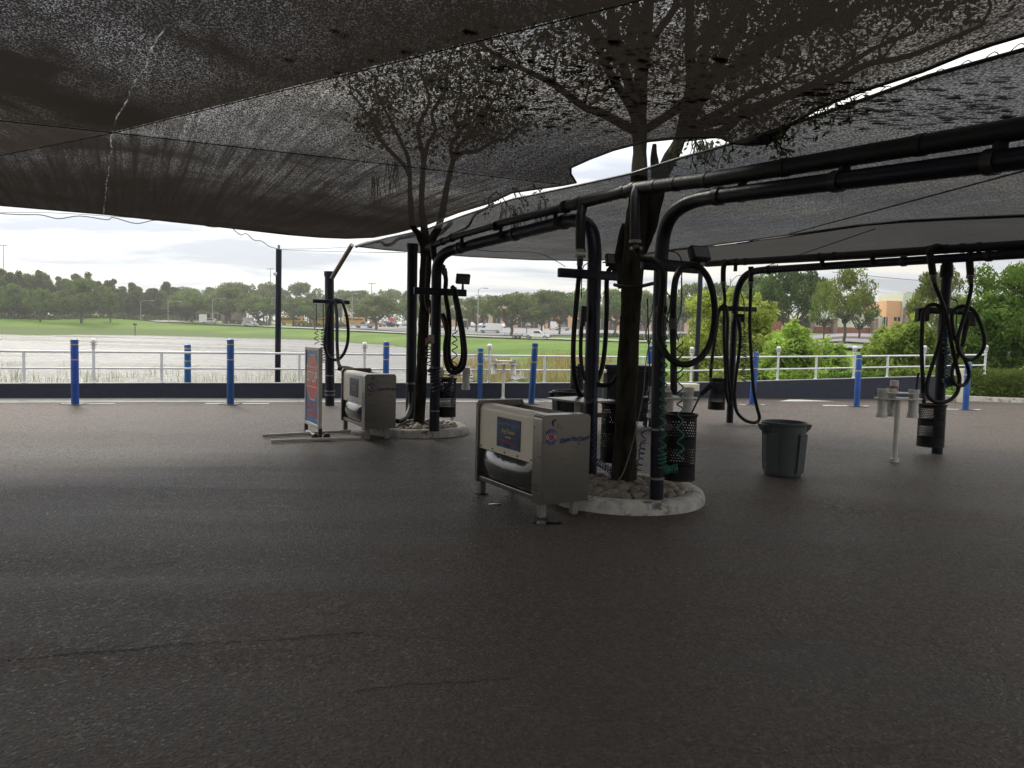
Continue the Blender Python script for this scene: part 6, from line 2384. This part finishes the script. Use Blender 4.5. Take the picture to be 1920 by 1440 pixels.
# a third tree whose branches show as shadows through the big sail
t3 = thing('oak_tree', Vector((-1.2, 20.6, -1.0)), 'x', 'tree')
bpy.data.objects.remove(t3)

# ------------------------------------------------------------------ bollards
bol = thing('bollard', G(141, 758, 0), 'x', 'bollard', 'blue bollards')


def make_bollard(H):
    MB().lathe([(.075, 0), (.075, H - .04), (.070, H - .015), (.05, H - .004), (0, H)], n=24).build('sleeve', BLUE, bol, smooth=40)
    for z in (H - .115, H - .43):
        MB().lathe([(.0765, z - .011), (.0775, z), (.0765, z + .011)], n=24).build('reflective_band', GOLD, bol, smooth=60)
    MB().box((0, 0, .008), (.40, .40, .014), bev=.004).build('base_plate', DARKST, bol)


make_bollard(1.36)
BOLS = [
    (141, 758, 635, 'blue bollard standing alone nearest the open lake end of the wall'),
    (352, 744.5, 645, 'blue bollard set back against the wall on a dark plate'),
    (432, 758, 635, 'blue bollard on the white line beside the tall dark wire pole'),
    (723, 746.5, 640, 'blue bollard rising behind the smaller far mat cleaner'),
    (899, 747, 652, 'blue bollard close to the wall beside the two tube stand'),
    (996, 757, 642, 'slightly leaning blue bollard just past the near mat cleaner'),
    (1216, 757, 648, 'blue bollard mostly hidden between the big trunk and arched post'),
    (1410, 758, 659, 'blue bollard right behind the rear trailing hose'),
    (1606, 762, 664, 'blue bollard before the light post in the middle of the rear wall'),
    (1810, 768, 672, 'blue bollard beside the cream pier and clipped hedge'),
]
for i, (px, py, yt, lab) in enumerate(BOLS):
    o = bol if i == 0 else copy_tree(bol)
    g_ = G(px, py, 0)
    o.location = g_
    h = (P(px, py, g_.y).z * 0 + (py - yt) / FPX * g_.y)
    o.scale = (1, 1, h / 1.36)
    o['label'] = lab
    if px == 996:
        o.rotation_euler = (0, R(2.2), 0)
    if px == 1410:
        o.rotation_euler = (0, R(2.0), 0)

# tall thin dark poles outside the wall
for px, yt, yb, d, lab in [(520, 467, 722, 19.4, 'tall thin dark pole outside the wall carrying the sail wires'), (1304, 470, 718, 22.8, 'tall navy pole beside the feathery yellow bush')]:
    b = P(px, yb, d)
    root = thing('sail_pole', Vector((b.x, d, -1.4)), lab, 'pole')
    t = P(px + (px - 500) * .0 + 4, yt, d)
    MB().tube([Vector((b.x, d, -1.6)), Vector((b.x + .02, d, t.z))], .072, 16).build('shaft', NAVY, root, smooth=40, world=True)
    MB().cyl(Vector((b.x + .02, d, t.z)), Vector((b.x + .02, d, t.z + .10)), .03, n=8).build('eye_bolt', STEEL2, root, world=True)
    MB().lathe([(0, -.05), (.045, -.03), (.05, .03), (0, .05)], Vector((b.x - .04, d - .1, t.z - .62)), 10).build('camera_dome', WHITE, root, smooth=60, world=True)


# ------------------------------------------------------------------ perforated baskets
def basket(loc, r, h, label, post=None):
    root = thing('perforated_basket', loc, label, 'waste basket', 'black perforated baskets')
    n = 36
    me = bpy.data.meshes.new('drum')
    rows = 12
    vs_ = [(r * math.cos(2 * math.pi * j / n), r * math.sin(2 * math.pi * j / n), h * i / rows) for i in range(rows + 1) for j in range(n)]
    fs, uvs = [], []
    for i in range(rows):
        for j in range(n):
            fs.append((i * n + j, i * n + (j + 1) % n, (i + 1) * n + (j + 1) % n, (i + 1) * n + j))
            uvs += [(j / n * 2 * math.pi * r, i / rows), ((j + 1) / n * 2 * math.pi * r, i / rows), ((j + 1) / n * 2 * math.pi * r, (i + 1) / rows), (j / n * 2 * math.pi * r, (i + 1) / rows)]
    me.from_pydata(vs_, [], fs)
    ul = me.uv_layers.new(name='UVMap')
    for k, uv in enumerate(uvs):
        ul.data[k].uv = uv
    me.polygons.foreach_set('use_smooth', [True] * len(me.polygons))
    me.materials.append(PERF)
    o = bpy.data.objects.new('drum', me)
    COL.objects.link(o)
    o.parent = root
    MB().lathe([(r + .002, h - .03), (r + .012, h - .015), (r + .012, h), (r - .012, h), (r - .004, h - .03)], n=36).build('rim', BLACKPL, root, smooth=40)
    MB().lathe([(0, 0.004), (r - .003, .004), (r + .004, -.006), (r + .004, .02)], n=36).build('bottom', BLACKPL, root, smooth=40)
    if post is not None:
        v = Vector(post) - Vector(loc)
        v.z = 0
        u = v.normalized()
        MB().box(u * (r + (v.length - r) / 2) + Vector((0, 0, h * .8)), (max(.03, v.length - r), .05, .05), Matrix.Rotation(math.atan2(u.y, u.x), 3, 'Z')).build('bracket', DARKST, root)
    return root


def basket_px(px, ytop, ybot, d, r, label, post=None):
    b, t = P(px, ybot, d), P(px, ytop, d)
    return basket(b, r, t.z - b.z, label, post)


basket_px(1272, 775, 897, 7.62, .158, 'black perforated basket hung on the near arched post, green coil before it', pA[0])
basket_px(1149, 754, 864, 8.95, .15, 'black perforated basket half hidden behind the big near trunk', pB[0])
basket_px(834, 708, 780, 12.38, .175, 'black perforated basket hung on the far arched post', pC[-1])
basket_px(1343, 709, 767, 15.4, .165, 'black perforated basket on the rear arched post holding a hose end', pE[0])
basket_px(1744, 757, 836, 11.75, .19, 'black perforated basket on the tee post with a hose end in it', P(1757, 852, 11.9))
bk = basket_px(1081, 686, 738, 17.2, .15, 'black perforated basket farthest back, near the wall behind the round bin')
bp = thing('basket_post', Vector((P(1087, 700, 17.4).x, 17.38, 0)), 'short dark post carrying the farthest perforated basket by the wall', 'post')
MB().cyl((0, 0, 0), (0, 0, 1.02), .05, n=14).build('shaft', NAVY, bp, smooth=40)
MB().cyl((0, 0, 1.02), (0, 0, 1.05), .058, n=14).build('cap', NAVY, bp, smooth=40)
# squeegee left in the near basket
sq = thing('squeegee', P(1296, 774, 7.62), 'dark handled squeegee leaning out of the near perforated basket', 'squeegee')
MB().tube([P(1288, 800, 7.62), P(1297, 774, 7.62), P(1317, 733, 7.62)], .009, 8).build('handle', BLACKPL, sq, world=True)
MB().tube([P(1314, 740, 7.6), P(1333, 722, 7.6)], [.02, .028], 8).build('head', BLACKPL, sq, world=True)

# ------------------------------------------------------------------ bins
def round_bin(loc, label, s=1.0, mat=GREYCAN, rz=0.0):
    root = thing('waste_bin', loc, label, 'bin', rz=rz)
    H, rt, rb_ = .69, .275, .232
    MB().lathe([(0, .01), (rb_ - .02, .0), (rb_, .02), (rb_ + .02, .25), (rt - .008, .60), (rt - .004, .645), (rt + .006, .65), (rt + .012, .685), (rt + .004, H), (rt - .014, H), (rt - .022, .6), (rb_ - .03, .03), (0, .03)], n=48).build('body', mat, root, smooth=35)
    hb = MB()
    for i in range(4):
        a = i * math.pi / 2 + .5
        u = Vector((math.cos(a), math.sin(a), 0))
        hb.box(u * (rb_ + .028) + Vector((0, 0, .30)), (.012, .16, .50), Matrix.Rotation(a, 3, 'Z') @ Matrix.Rotation(R(3.4), 3, 'Y'), .005)
    hb.build('rib', mat, root)
    for s_ in (-1, 1):
        h = MB()
        h.add([Vector((s_ * (rt - .01), -.11, .665)), Vector((s_ * (rt + .062), -.085, .66)), Vector((s_ * (rt + .062), .085, .66)), Vector((s_ * (rt - .01), .11, .665)),
               Vector((s_ * (rt - .02), -.09, .56)), Vector((s_ * (rt + .05), -.06, .60)), Vector((s_ * (rt + .05), .06, .60)), Vector((s_ * (rt - .02), .09, .56)),
               Vector((s_ * (rt - .03), 0, .50))],
              [(0, 1, 2, 3), (1, 5, 6, 2), (0, 4, 5, 1), (3, 2, 6, 7), (4, 8, 5), (7, 6, 8), (5, 8, 6)])
        h.build('handle', mat, root, smooth=25)
    root.scale = (s, s, s)
    return root


round_bin(G(1467, 890, 0), 'grey green round bin standing empty on the open asphalt', .98, rz=R(10))
rb2 = G(1069, 775, 0)
round_bin(Vector((1.0, 13.4, 0)), 'dark grey round bin seen past the corner of the square metal table', 1.05, DARKBIN)
cart = thing('wheeled_cart', Vector((P(1181, 800, 14.4).x, 14.4, 0)), 'large dark wheeled cart bin behind the big near trunk', 'bin', rz=R(-12))
cbx = MB()
cbx.add([(-.32, -.30, .14), (.32, -.30, .14), (.32, .30, .14), (-.32, .30, .14), (-.44, -.40, 1.08), (.44, -.40, 1.08), (.44, .42, 1.08), (-.44, .42, 1.08)], [(3, 2, 1, 0), (0, 1, 5, 4), (1, 2, 6, 5), (2, 3, 7, 6), (3, 0, 4, 7)])
cbx.build('body', DARKBIN, cart)
MB().box((0, 0, 1.13), (.94, .90, .09), bev=.03).build('lid', DARKBIN, cart, smooth=30)
MB().tube([(-.40, -.40, 1.05), (-.40, -.50, 1.07), (.40, -.50, 1.07), (.40, -.40, 1.05)], .018, 8).build('handle', DARKBIN, cart)
MB().box((-.46, -.1, .72), (.10, .34, .6), bev=.03).build('side_panel', M('pale_grey_plastic', (0.30, 0.30, 0.30), .5), cart)
for s in (-1, 1):
    MB().cyl((s * .36, -.36, .13), (s * .42, -.36, .13), .13, n=20).build('wheel', BLACK, cart, smooth=30)
for s in (-1, 1):
    MB().box((s * .28, .26, .07), (.06, .06, .15)).build('foot', DARKBIN, cart)

# square metal table on the near post
tb_ = thing('metal_table', Vector((.74, 8.43, 0)), 'square bare metal table top fixed to the near post behind the mat cleaner', 'table')
cor = [G(1025, 745, 1.0), G(1079, 743, 1.0), G(1153, 750, 1.0), G(1097.5, 754.5, 1.0)]
t = MB()
t.add([p + Vector((0, 0, -.018)) for p in cor] + cor, [(0, 1, 2, 3), (4, 7, 6, 5), (0, 4, 5, 1), (1, 5, 6, 2), (2, 6, 7, 3), (3, 7, 4, 0)])
t.build('table_top', STEEL, tb_, world=True)
cc = sum(cor, Vector((0, 0, 0))) / 4
MB().box(cc + Vector((-.03, 0, -.10)), (.06, .06, .16)).build('bracket', STEEL2, tb_, world=True)
MB().box(Vector((cc.x, cc.y, .49)) + Vector((-.03, .0, 0)), (.05, .05, .98)).build('leg', STEEL2, tb_, world=True)
MB().cyl(cc + Vector((-.02, .02, .001)), cc + Vector((-.02, .02, .008)), .012, n=8).build('bolt', DARKST, tb_, world=True)


# ------------------------------------------------------------------ tube stands
def tube_stand(loc, label, rz, three=True, bottle=False):
    root = thing('tube_stand', loc, label, 'tube stand', 'white tube stands', rz)
    MB().lathe([(.06, 0), (.06, .05), (.036, .055), (.036, .9), (0, .9)], n=18).build('post', WHITEPL, root, smooth=40)
    pl = [(math.cos(a) * r_, math.sin(a) * r_) for a, r_ in [(R(0), .37), (R(25), .30), (R(60), .24), (R(90), .30), (R(120), .24), (R(155), .30), (R(180), .37), (R(205), .26), (R(240), .15), (R(270), .12), (R(300), .15), (R(335), .26)]]
    MB().prism(pl, (0, 0, .90), (1, 0, 0), (0, 1, 0), (0, 0, 1), .018).build('lower_plate', WHITEPL, root)
    MB().prism([(x * .86, y * .86) for x, y in pl], (0, 0, .985), (1, 0, 0), (0, 1, 0), (0, 0, 1), .012).build('upper_plate', WHITEPL, root)
    for x, y in ((.30, .1), (-.30, .1), (.15, -.10), (-.15, -.10)):
        MB().cyl((x, y, .918), (x, y, .985), .008, n=8).build('spacer', STEEL2, root)
    for x, y in ([(-.235, .0), (.235, .0), (0, .17)] if three else [(-.25, 0), (.25, 0)]):
        MB().lathe([(.078, .64), (.078, .70), (.066, .715), (.066, .98), (.074, .99), (.074, 1.045), (.064, 1.045), (.060, .72), (.060, .66), (0, .66)], (x, y, 0), 24).build('tube', WHITEPL, root, smooth=40)
    return root


tube_stand(G(1677, 866, 0), 'white tube stand on the open asphalt before the tee post basket', R(6))
ts = tube_stand(G(943, 749, 0), 'white tube stand with a tube at each end close by the wall', R(4), three=False)
tube_stand(Vector((-1.1, 14.2, 0)), 'white tube stand behind the far perforated basket', R(-8), three=False)
tube_stand(Vector((P(1258, 745, 10.1).x, 10.1, 0)), 'white tube stand showing behind the near basket and green coil', R(5))
bo = thing('spray_bottle', G(1677, 866, 0) + Vector((.02, .17, .98)), 'short white jar with a red label standing in the nearest tube stand', 'jar')
MB().lathe([(0, 0), (.058, 0), (.058, .17), (.05, .18), (0, .18)], n=20).build('jar', M('jar_white', (0.55, 0.53, 0.50), .4), bo, smooth=40)
MB().lathe([(.0592, .04), (.0592, .10)], n=20).build('label_band', M('label_red', (0.35, 0.10, 0.12), .5), bo, smooth=40)
br = thing('brush', G(1677, 866, 0) + Vector((.26, .02, 1.0)), 'black brush handle sticking out of a white tube on the open asphalt', 'brush')
MB().tube([(0, 0, 0), (.01, 0, .2), (.02, 0, .28)], [.012, .016, .02], 8).build('handle', BLACKPL, br, smooth=40)


# ------------------------------------------------------------------ mat cleaners
LOGOB = M('logo_blue', (0.012, 0.018, 0.14), .4)
LOGOR = M('logo_red', (0.30, 0.03, 0.03), .4)
LOGOW = M('logo_pale', (0.55, 0.52, 0.5), .4)
TCY = M('letter_cyan', (0.03, 0.22, 0.46), .4)
TYE = M('letter_yellow', (0.55, 0.48, 0.08), .4)
TRE = M('letter_red', (0.45, 0.03, 0.05), .4)
TWH = M('letter_white', (0.6, 0.6, 0.58), .4)


def mat_cleaner(loc, ang, label, Lx=1.22, Wd=.56, Ht=.94, Z0=.14):
    """local x: along the front (0 = end with the logo), local y: away from the front, z up"""
    root = thing('mat_cleaner', loc, label, 'mat cleaner', 'stainless carpet mat cleaners', ang)
    EB = .15
    # end cabinet with rounded top edges
    prof = []
    rc = .045
    for a in range(0, 91, 15):
        prof.append((rc - rc * math.cos(R(a)), Ht - rc + rc * math.sin(R(a))))
    prof = [(0, Z0)] + prof + [(Wd - rc + rc * math.sin(R(a)), Ht - rc + rc * math.cos(R(a))) for a in range(0, 91, 15)] + [(Wd, Z0)]
    b = MB()
    b.prism(prof, (EB, 0, 0), (0, 1, 0), (0, 0, 1), (-1, 0, 0), EB)
    cab = b.build('end_cabinet', STEEL, root, smooth=30)
    # brushed skin with a pressed diamond crease
    cr = MB()
    q = [(.02, Z0 + .02), (Wd - .02, Z0 + .02), (Wd - .02, Ht - .09), (.02, Ht - .09)]
    apex = (Wd * .50, Z0 + .36)
    cr.add([Vector((-.002, y, z)) for y, z in q] + [Vector((-.0045, *apex))], [(0, 4, 1), (1, 4, 2), (2, 4, 3), (3, 4, 0)])
    cr.build('end_skin', STEEL, cab)
    # front panel with rolled top, cream enamel
    f = MB()
    fp = []
    rf = .06
    zb_ = Z0 + .36
    fp = [(.012, zb_), (.012, Ht - rf)] + [(.012 + rf - rf * math.cos(R(a)), Ht - rf + rf * math.sin(R(a)) - .0) for a in range(15, 91, 15)] + [(.17, Ht), (.17, Ht - .015), (.012 + rf, Ht - .015)] + [(.027 + rf * .8 - rf * .8 * math.cos(R(a)), Ht - .015 - rf * .8 + rf * .8 * math.sin(R(a))) for a in (60, 30, 0)] + [(.027, zb_)]
    f.prism(fp, (Lx - .055, 0, 0), (0, 1, 0), (0, 0, 1), (-1, 0, 0), Lx - .055 - EB)
    fpn = f.build('front_panel', CREAM, root, smooth=35)
    bt = MB()
    for i in range(5):
        bt.cyl((EB + .04 + i * (Lx - EB - .13) / 4, .013, zb_ + .025), (EB + .04 + i * (Lx - EB - .13) / 4, .006, zb_ + .025), .010, n=10)
    bt.build('bolt', DARKST, fpn)
    # printed board
    w_, h_ = .46, .295
    bxx, bz = .62, Ht - .245
    db = MB().box((bxx, .009, bz), (w_, .008, h_), bev=.002).build('printed_board', DECAL, fpn)
    # letters: front is seen from -y, so text runs from +x to -x
    U, V = Vector((-1, 0, 0)), Vector((0, 0, 1))
    for s, sz, wd, dz, mt, wp in (('Carpet Mat Cleaner', .05, .42, .075, TCY, None), ('Rug Beater', .058, .26, .0, TYE, None), ('by Martin', .026, .11, -.045, TWH, None), ('Insert Mat Here!!', .042, .30, -.105, TRE, lambda x, y: (x, y - .10 * x - .5 * (x * x) + .01))):
        lt = MB()
        letters(lt, s, sz, (bxx, .0038, bz + dz), U, V, wd, wp, bold=.002)
        lt.build('lettering', mt, db)
    # smoked bulging cover below
    pv, pf = [], []
    nx, nz_ = 22, 14
    for i in range(nx + 1):
        for j in range(nz_ + 1):
            u, v = i / nx, j / nz_
            x = EB + .005 + u * (Lx - .065 - EB)
            z = Z0 + .07 + v * (zb_ - Z0 - .075)
            bul = (1 - abs(2 * u - 1) ** 3.0) * math.sin(math.pi * min(1, v * .9 + .03)) ** .7
            pv.append(Vector((x, .05 - .085 * bul, z)))
    for i in range(nx):
        for j in range(nz_):
            a = i * (nz_ + 1) + j
            pf.append((a, a + nz_ + 1, a + nz_ + 2, a + 1))
    pm = MB()
    pm.add(pv, pf)
    pm.build('smoked_cover', PLEXI, root, smooth=180)
    # inner box: bottom, back, trough
    MB().box(((EB + Lx - .05) / 2, Wd / 2 + .05, Z0 + .045), (Lx - .05 - EB - .004, Wd - .12, .03)).build('floor_pan', STEEL2, root)
    MB().box(((EB + Lx - .05) / 2, .035, Z0 + .04), (Lx - .05 - EB - .004, .05, .05), bev=.006).build('lower_rail', STEEL, root)
    MB().box(((EB + Lx - .05) / 2, Wd - .02, (Ht + Z0) / 2 - .01), (Lx - .05 - EB - .004, .025, Ht - Z0 - .03), bev=.006).build('back_panel', STEEL, root)
    tr_ = MB()
    tr_.add([(EB + .01, .16, Ht - .05), (Lx - .06, .16, Ht - .05), (Lx - .06, .30, Ht - .32), (EB + .01, .30, Ht - .32), (EB + .01, Wd - .04, Ht - .02), (Lx - .06, Wd - .04, Ht - .02)], [(0, 1, 2, 3), (3, 2, 5, 4)])
    tr_.build('trough', STEEL2, root)
    # far end plate stands a little proud
    ep = [(-.01, Z0), (-.01, Ht - .01), (.02, Ht + .03), (Wd - .02, Ht + .03), (Wd, Ht - .0), (Wd, Z0)]
    MB().prism(ep, (Lx, 0, 0), (0, 1, 0), (0, 0, 1), (-1, 0, 0), .05).build('end_plate', M('bronzed_steel', (0.16, 0.14, 0.12), .4, metal=.7, var=.2), root, smooth=20)
    rv = MB()
    for z in (Ht - .12, Z0 + .36, Z0 + .06):
        rv.lathe([(0, .006), (.009, .004), (.011, 0)], (.13, -.001, z), 10, Matrix.Rotation(R(90), 3, 'X'))
    rv.build('rivet', STEEL2, cab)
    for x, y in ((.075, .07), (.075, Wd - .11), (Lx - .03, .06), (Lx - .03, Wd - .09)):
        lg = MB().box((x, y, Z0 / 2 + .01), (.065, .065, Z0 + .02), bev=.004)
        lo_ = lg.build('leg', STEEL2, root)
        MB().box((x, y, .006), (.10, .10, .011)).build('foot_plate', DARKST, lo_)
    # badge on the end: eye shaped mark and wavy words (seen from -x: text runs along +y)
    U, V = Vector((0, 1, 0)), Vector((0, 0, 1))
    N_ = Vector((-1, 0, 0))
    cy_, cz = .105, Ht - .20
    bg_ = MB()
    for up in (1, -1):
        pl = []
        for a in range(28, 153, 8):
            pl.append((cy_ + .068 * math.cos(R(a)), cz + up * (.082 * math.sin(R(a)) - .010)))
        for a in range(152, 27, -8):
            pl.append((cy_ + .036 * math.cos(R(a)), cz + up * (.040 * math.sin(R(a)) - .004)))
        bg_.prism(pl, (-.003, 0, 0), U, V, N_, .004)
    for i in range(8):
        t0, t1 = i / 8, (i + 1) / 8
        def sw(t):
            return (cy_ + .02 + .085 * math.sin(t * 2.0) - .03, cz + .075 + .10 * t - .0)
    cv = [(cy_ + .035 + .022 * math.cos(R(a)), cz + .125 + .030 * math.sin(R(a))) for a in range(60, 270, 30)]
    for a_, b_ in zip(cv, cv[1:]):
        bg_.cyl((-.006, a_[0], a_[1]), (-.006, b_[0], b_[1]), .006, n=6)
    bg_.build('emblem', LOGOB, cab)
    rc_ = MB()
    for i in range(16):
        a = 2 * math.pi * i / 16
        p0, p1 = Vector((-.004, cy_ + .012 * math.cos(a), cz + .012 * math.sin(a))), Vector((-.004, cy_ + .055 * math.cos(a), cz + .062 * math.sin(a)))
        rc_.cyl(p0, p1, .0028, .0045, 5)
    rc_.build('emblem_ray', LOGOW, cab)
    rr_ = MB()
    rr_.prism([(cy_ + .026 * math.cos(2 * math.pi * i / 18), cz + .028 * math.sin(2 * math.pi * i / 18)) for i in range(18)], (-.007, 0, 0), U, V, N_, .004)
    rr_.build('emblem_hub', LOGOR, cab)
    fe = MB()
    for i in range(4):
        fe.cyl((-.005, cy_ + .06, cz + .075 + i * .012), (-.005, cy_ + .125 - i * .008, cz + .085 + i * .010 - .02), .0022, n=5)
    fe.build('feather_mark', M('logo_grey', (0.16, 0.15, 0.2), .4), cab)
    lt = MB()
    letters(lt, 'Carpet Mat Cleaner', .062, (-.0085, .362, cz - .052), U, V, .335, lambda x, y: (x + y * .25, y + .10 * x + .010 * math.sin((x + .17) * 18)), bold=.003)
    lt.build('lettering', LOGOB, cab)
    return root


# local +x runs from the logo end to the far end; local +y points away from the printed front
EU = Vector((-.50, .866, 0))
angm = math.atan2(EU.y, EU.x)
MB.flip = True
mat_cleaner(G(1011, 976, 0), angm, 'larger stainless mat cleaner beside the near white kerb ring, its badge crisp', Wd=.54, Ht=.965, Lx=1.28)
mat_cleaner(G(683, 826, 0), angm - R(2), 'smaller looking stainless mat cleaner between the stop sign and the far tree ring', Wd=.50, Ht=1.02, Z0=.17, Lx=1.3)
MB.flip = False


# ------------------------------------------------------------------ stop sign on a rolling frame
SIGNB = M('sign_blue', (0.07, 0.19, 0.46), .4, var=.25, scale=2)
SIGNR = M('sign_red', (0.70, 0.13, 0.09), .4, var=.12)
SIGNL = M('sign_pale', (0.80, 0.78, 0.74), .4)
SIGNO = M('sign_orange', (0.80, 0.20, 0.11), .4)
FRAMEW = M('sign_frame_cream', (0.68, 0.64, 0.57), .45, var=.1)
b1a, b1b = G(492, 817, 0.03), G(657, 808, 0.03)
b2a, b2b = G(508, 827, 0.03), G(676, 821, 0.03)
st = thing('stop_sign', (b1a + b2b) / 2 * Vector((1, 1, 0)) if False else Vector(((b1a.x + b2b.x) / 2, (b1a.y + b2b.y) / 2, 0)), 'upright blue board with a red STOP octagon on a rolling frame', 'sign')
for a, b in ((b1a, b1b), (b2a, b2b)):
    MB().tube([a, b], .024, 10).build('foot_bar', FRAMEW, st, smooth=40, world=True)
near, far = G(600, 824, 0), G(574, 811, 0)
U = (near - far).normalized()
Wp = (near - far).length
Nn = Vector((U.y, -U.x, 0))          # towards the viewer's side of the board
Zv = Vector((0, 0, 1))
MB().tube([far + Zv * .03, near + Zv * .03], .024, 10).build('cross_bar', FRAMEW, st, smooth=40, world=True)
z0, z1 = .155, 1.40
mid = (near + far) / 2
rotU = Matrix.Rotation(math.atan2(U.y, U.x), 3, 'Z')
MB().box(mid + Zv * (z0 + z1) / 2, (Wp - .06, .03, z1 - z0 - .06), rotU).build('board', SIGNB, st, world=True)
fr_ = MB()
for s_ in (-1, 1):
    fr_.box(mid + U * s_ * (Wp / 2 - .025) + Zv * (z0 + z1) / 2, (.05, .06, z1 - z0), rotU, .008)
fr_.box(mid + Zv * (z1 - .028), (Wp - .101, .058, .056), rotU, .008)
fr_.box(mid + Zv * (z0 + .028), (Wp - .101, .058, .056), rotU, .008)
fr_.build('frame', FRAMEW, st, world=True)
for q in (near, far):
    MB().box(q + Zv * .09, (.05, .05, .16), rotU).build('upright', DARKST, st, world=True)
for k in (-.09, .09):
    MB().cyl(near + Nn.cross(Zv) * 0 + Nn * k + Zv * .05 + U * .03, near + Nn * k + Zv * .05 + U * .07, .05, n=16).build('caster', BLACK, st, smooth=30, world=True)
fo = .0155
sideN = Nn if (Nn.dot(Vector((0, 0, 0)) - mid) > 0) else -Nn
oc = mid + sideN * (fo) + Zv * 0
Ur = U if U.cross(Zv).dot(sideN) > 0 else -U
kx, kz = (Wp - .12) / 2 * .98, .36
def octa(sx, sz):
    return [(sx * math.cos(R(22.5 + 45 * i)) / math.cos(R(22.5)), sz * math.sin(R(22.5 + 45 * i)) / math.cos(R(22.5))) for i in range(8)]
zc = .93
MB().prism(octa(kx, kz), oc + Zv * zc, Ur, Zv, sideN, .002).build('octagon_border', SIGNL, st, world=True)
MB().prism(octa(kx * .94, kz * .95), oc + Zv * zc + sideN * .002, Ur, Zv, sideN, .002).build('octagon', SIGNR, st, world=True)
t = MB()
letters(t, 'STOP', .24, oc + sideN * .0055 + Zv * (zc - .075), Ur, Zv, kx * 1.75, bold=.008)
for dz in (.155, -.155):
    t.prism([(-kx * .8, 0), (kx * .8, 0), (kx * .8, .012), (-kx * .8, .012)], oc + sideN * .0045 + Zv * (zc + dz), Ur, Zv, sideN, .001)
t.build('lettering', SIGNL, st, world=True)
t = MB()
letters(t, 'WAIT FOR', .12, oc + sideN * .003 + Zv * .44, Ur, Zv, kx * 1.5, bold=.008)
letters(t, 'ATTENDANT', .12, oc + sideN * .003 + Zv * .31, Ur, Zv, kx * 1.75, bold=.008)
t.build('lettering', SIGNO, st, world=True)

# ------------------------------------------------------------------ the air over the lake
hm, hnt, hN, hL = nodes('thin_haze')
ho = hN('ShaderNodeOutputMaterial')
hv = hN('ShaderNodeVolumePrincipled')
hv.inputs['Color'].default_value = (0.96, 0.95, 0.91, 1)
hv.inputs['Density'].default_value = 0.00046
hv.inputs['Anisotropy'].default_value = 0.3
hL(hv.outputs[0], ho.inputs['Volume'])
tag(MB().box((0, 560, 22), (1500, 1250, 50)).build('haze', hm), kind='stuff')

# ------------------------------------------------------------------ small bits on the asphalt
gl = MB()
rnd = random.Random(88)
for i in range(150):
    x, y = rnd.uniform(-6, 6), rnd.uniform(2.5, 13)
    if rnd.random() < .45:
        a = rnd.uniform(0, 6.28)
        q = rnd.choice([cN, cF])
        k = .88 + abs(rnd.gauss(0, .25))
        x, y = q.x + math.cos(a) * k, q.y + math.sin(a) * k
    a = rnd.uniform(0, 6.28)
    L_ = rnd.uniform(.010, .024)
    u, w = Vector((math.cos(a), math.sin(a), 0)) * L_, Vector((-math.sin(a), math.cos(a), 0)) * L_ * .38
    c = Vector((x, y, .006))
    gl.add([c - u, c - w + Vector((0, 0, .006)), c + u, c + w + Vector((0, 0, .004))], [(0, 1, 2, 3)])
tag(gl.build('ground_litter', M('dry_leaf_litter', (0.16, 0.11, 0.06), .8, var=.6, scale=3)), 'small dry leaves and scraps scattered on the asphalt', 'litter', kind='stuff')
for k, (px, py, r_) in enumerate([(1020, 980, .085), (1045, 981, .05), (930, 945, .06)]):
    pb = MB()
    rnd = random.Random(k)
    c = G(px, py, .005)
    pb.add([c + Vector((math.cos(j * .45) * r_ * rnd.uniform(.7, 1.5), math.sin(j * .45) * r_ * rnd.uniform(.5, .9), 0)) for j in range(14)], [tuple(range(14))])
    tag(pb.build('puddle', M('wet_film', (0.02, 0.018, 0.016), .06, rvar=.02)), kind='structure')
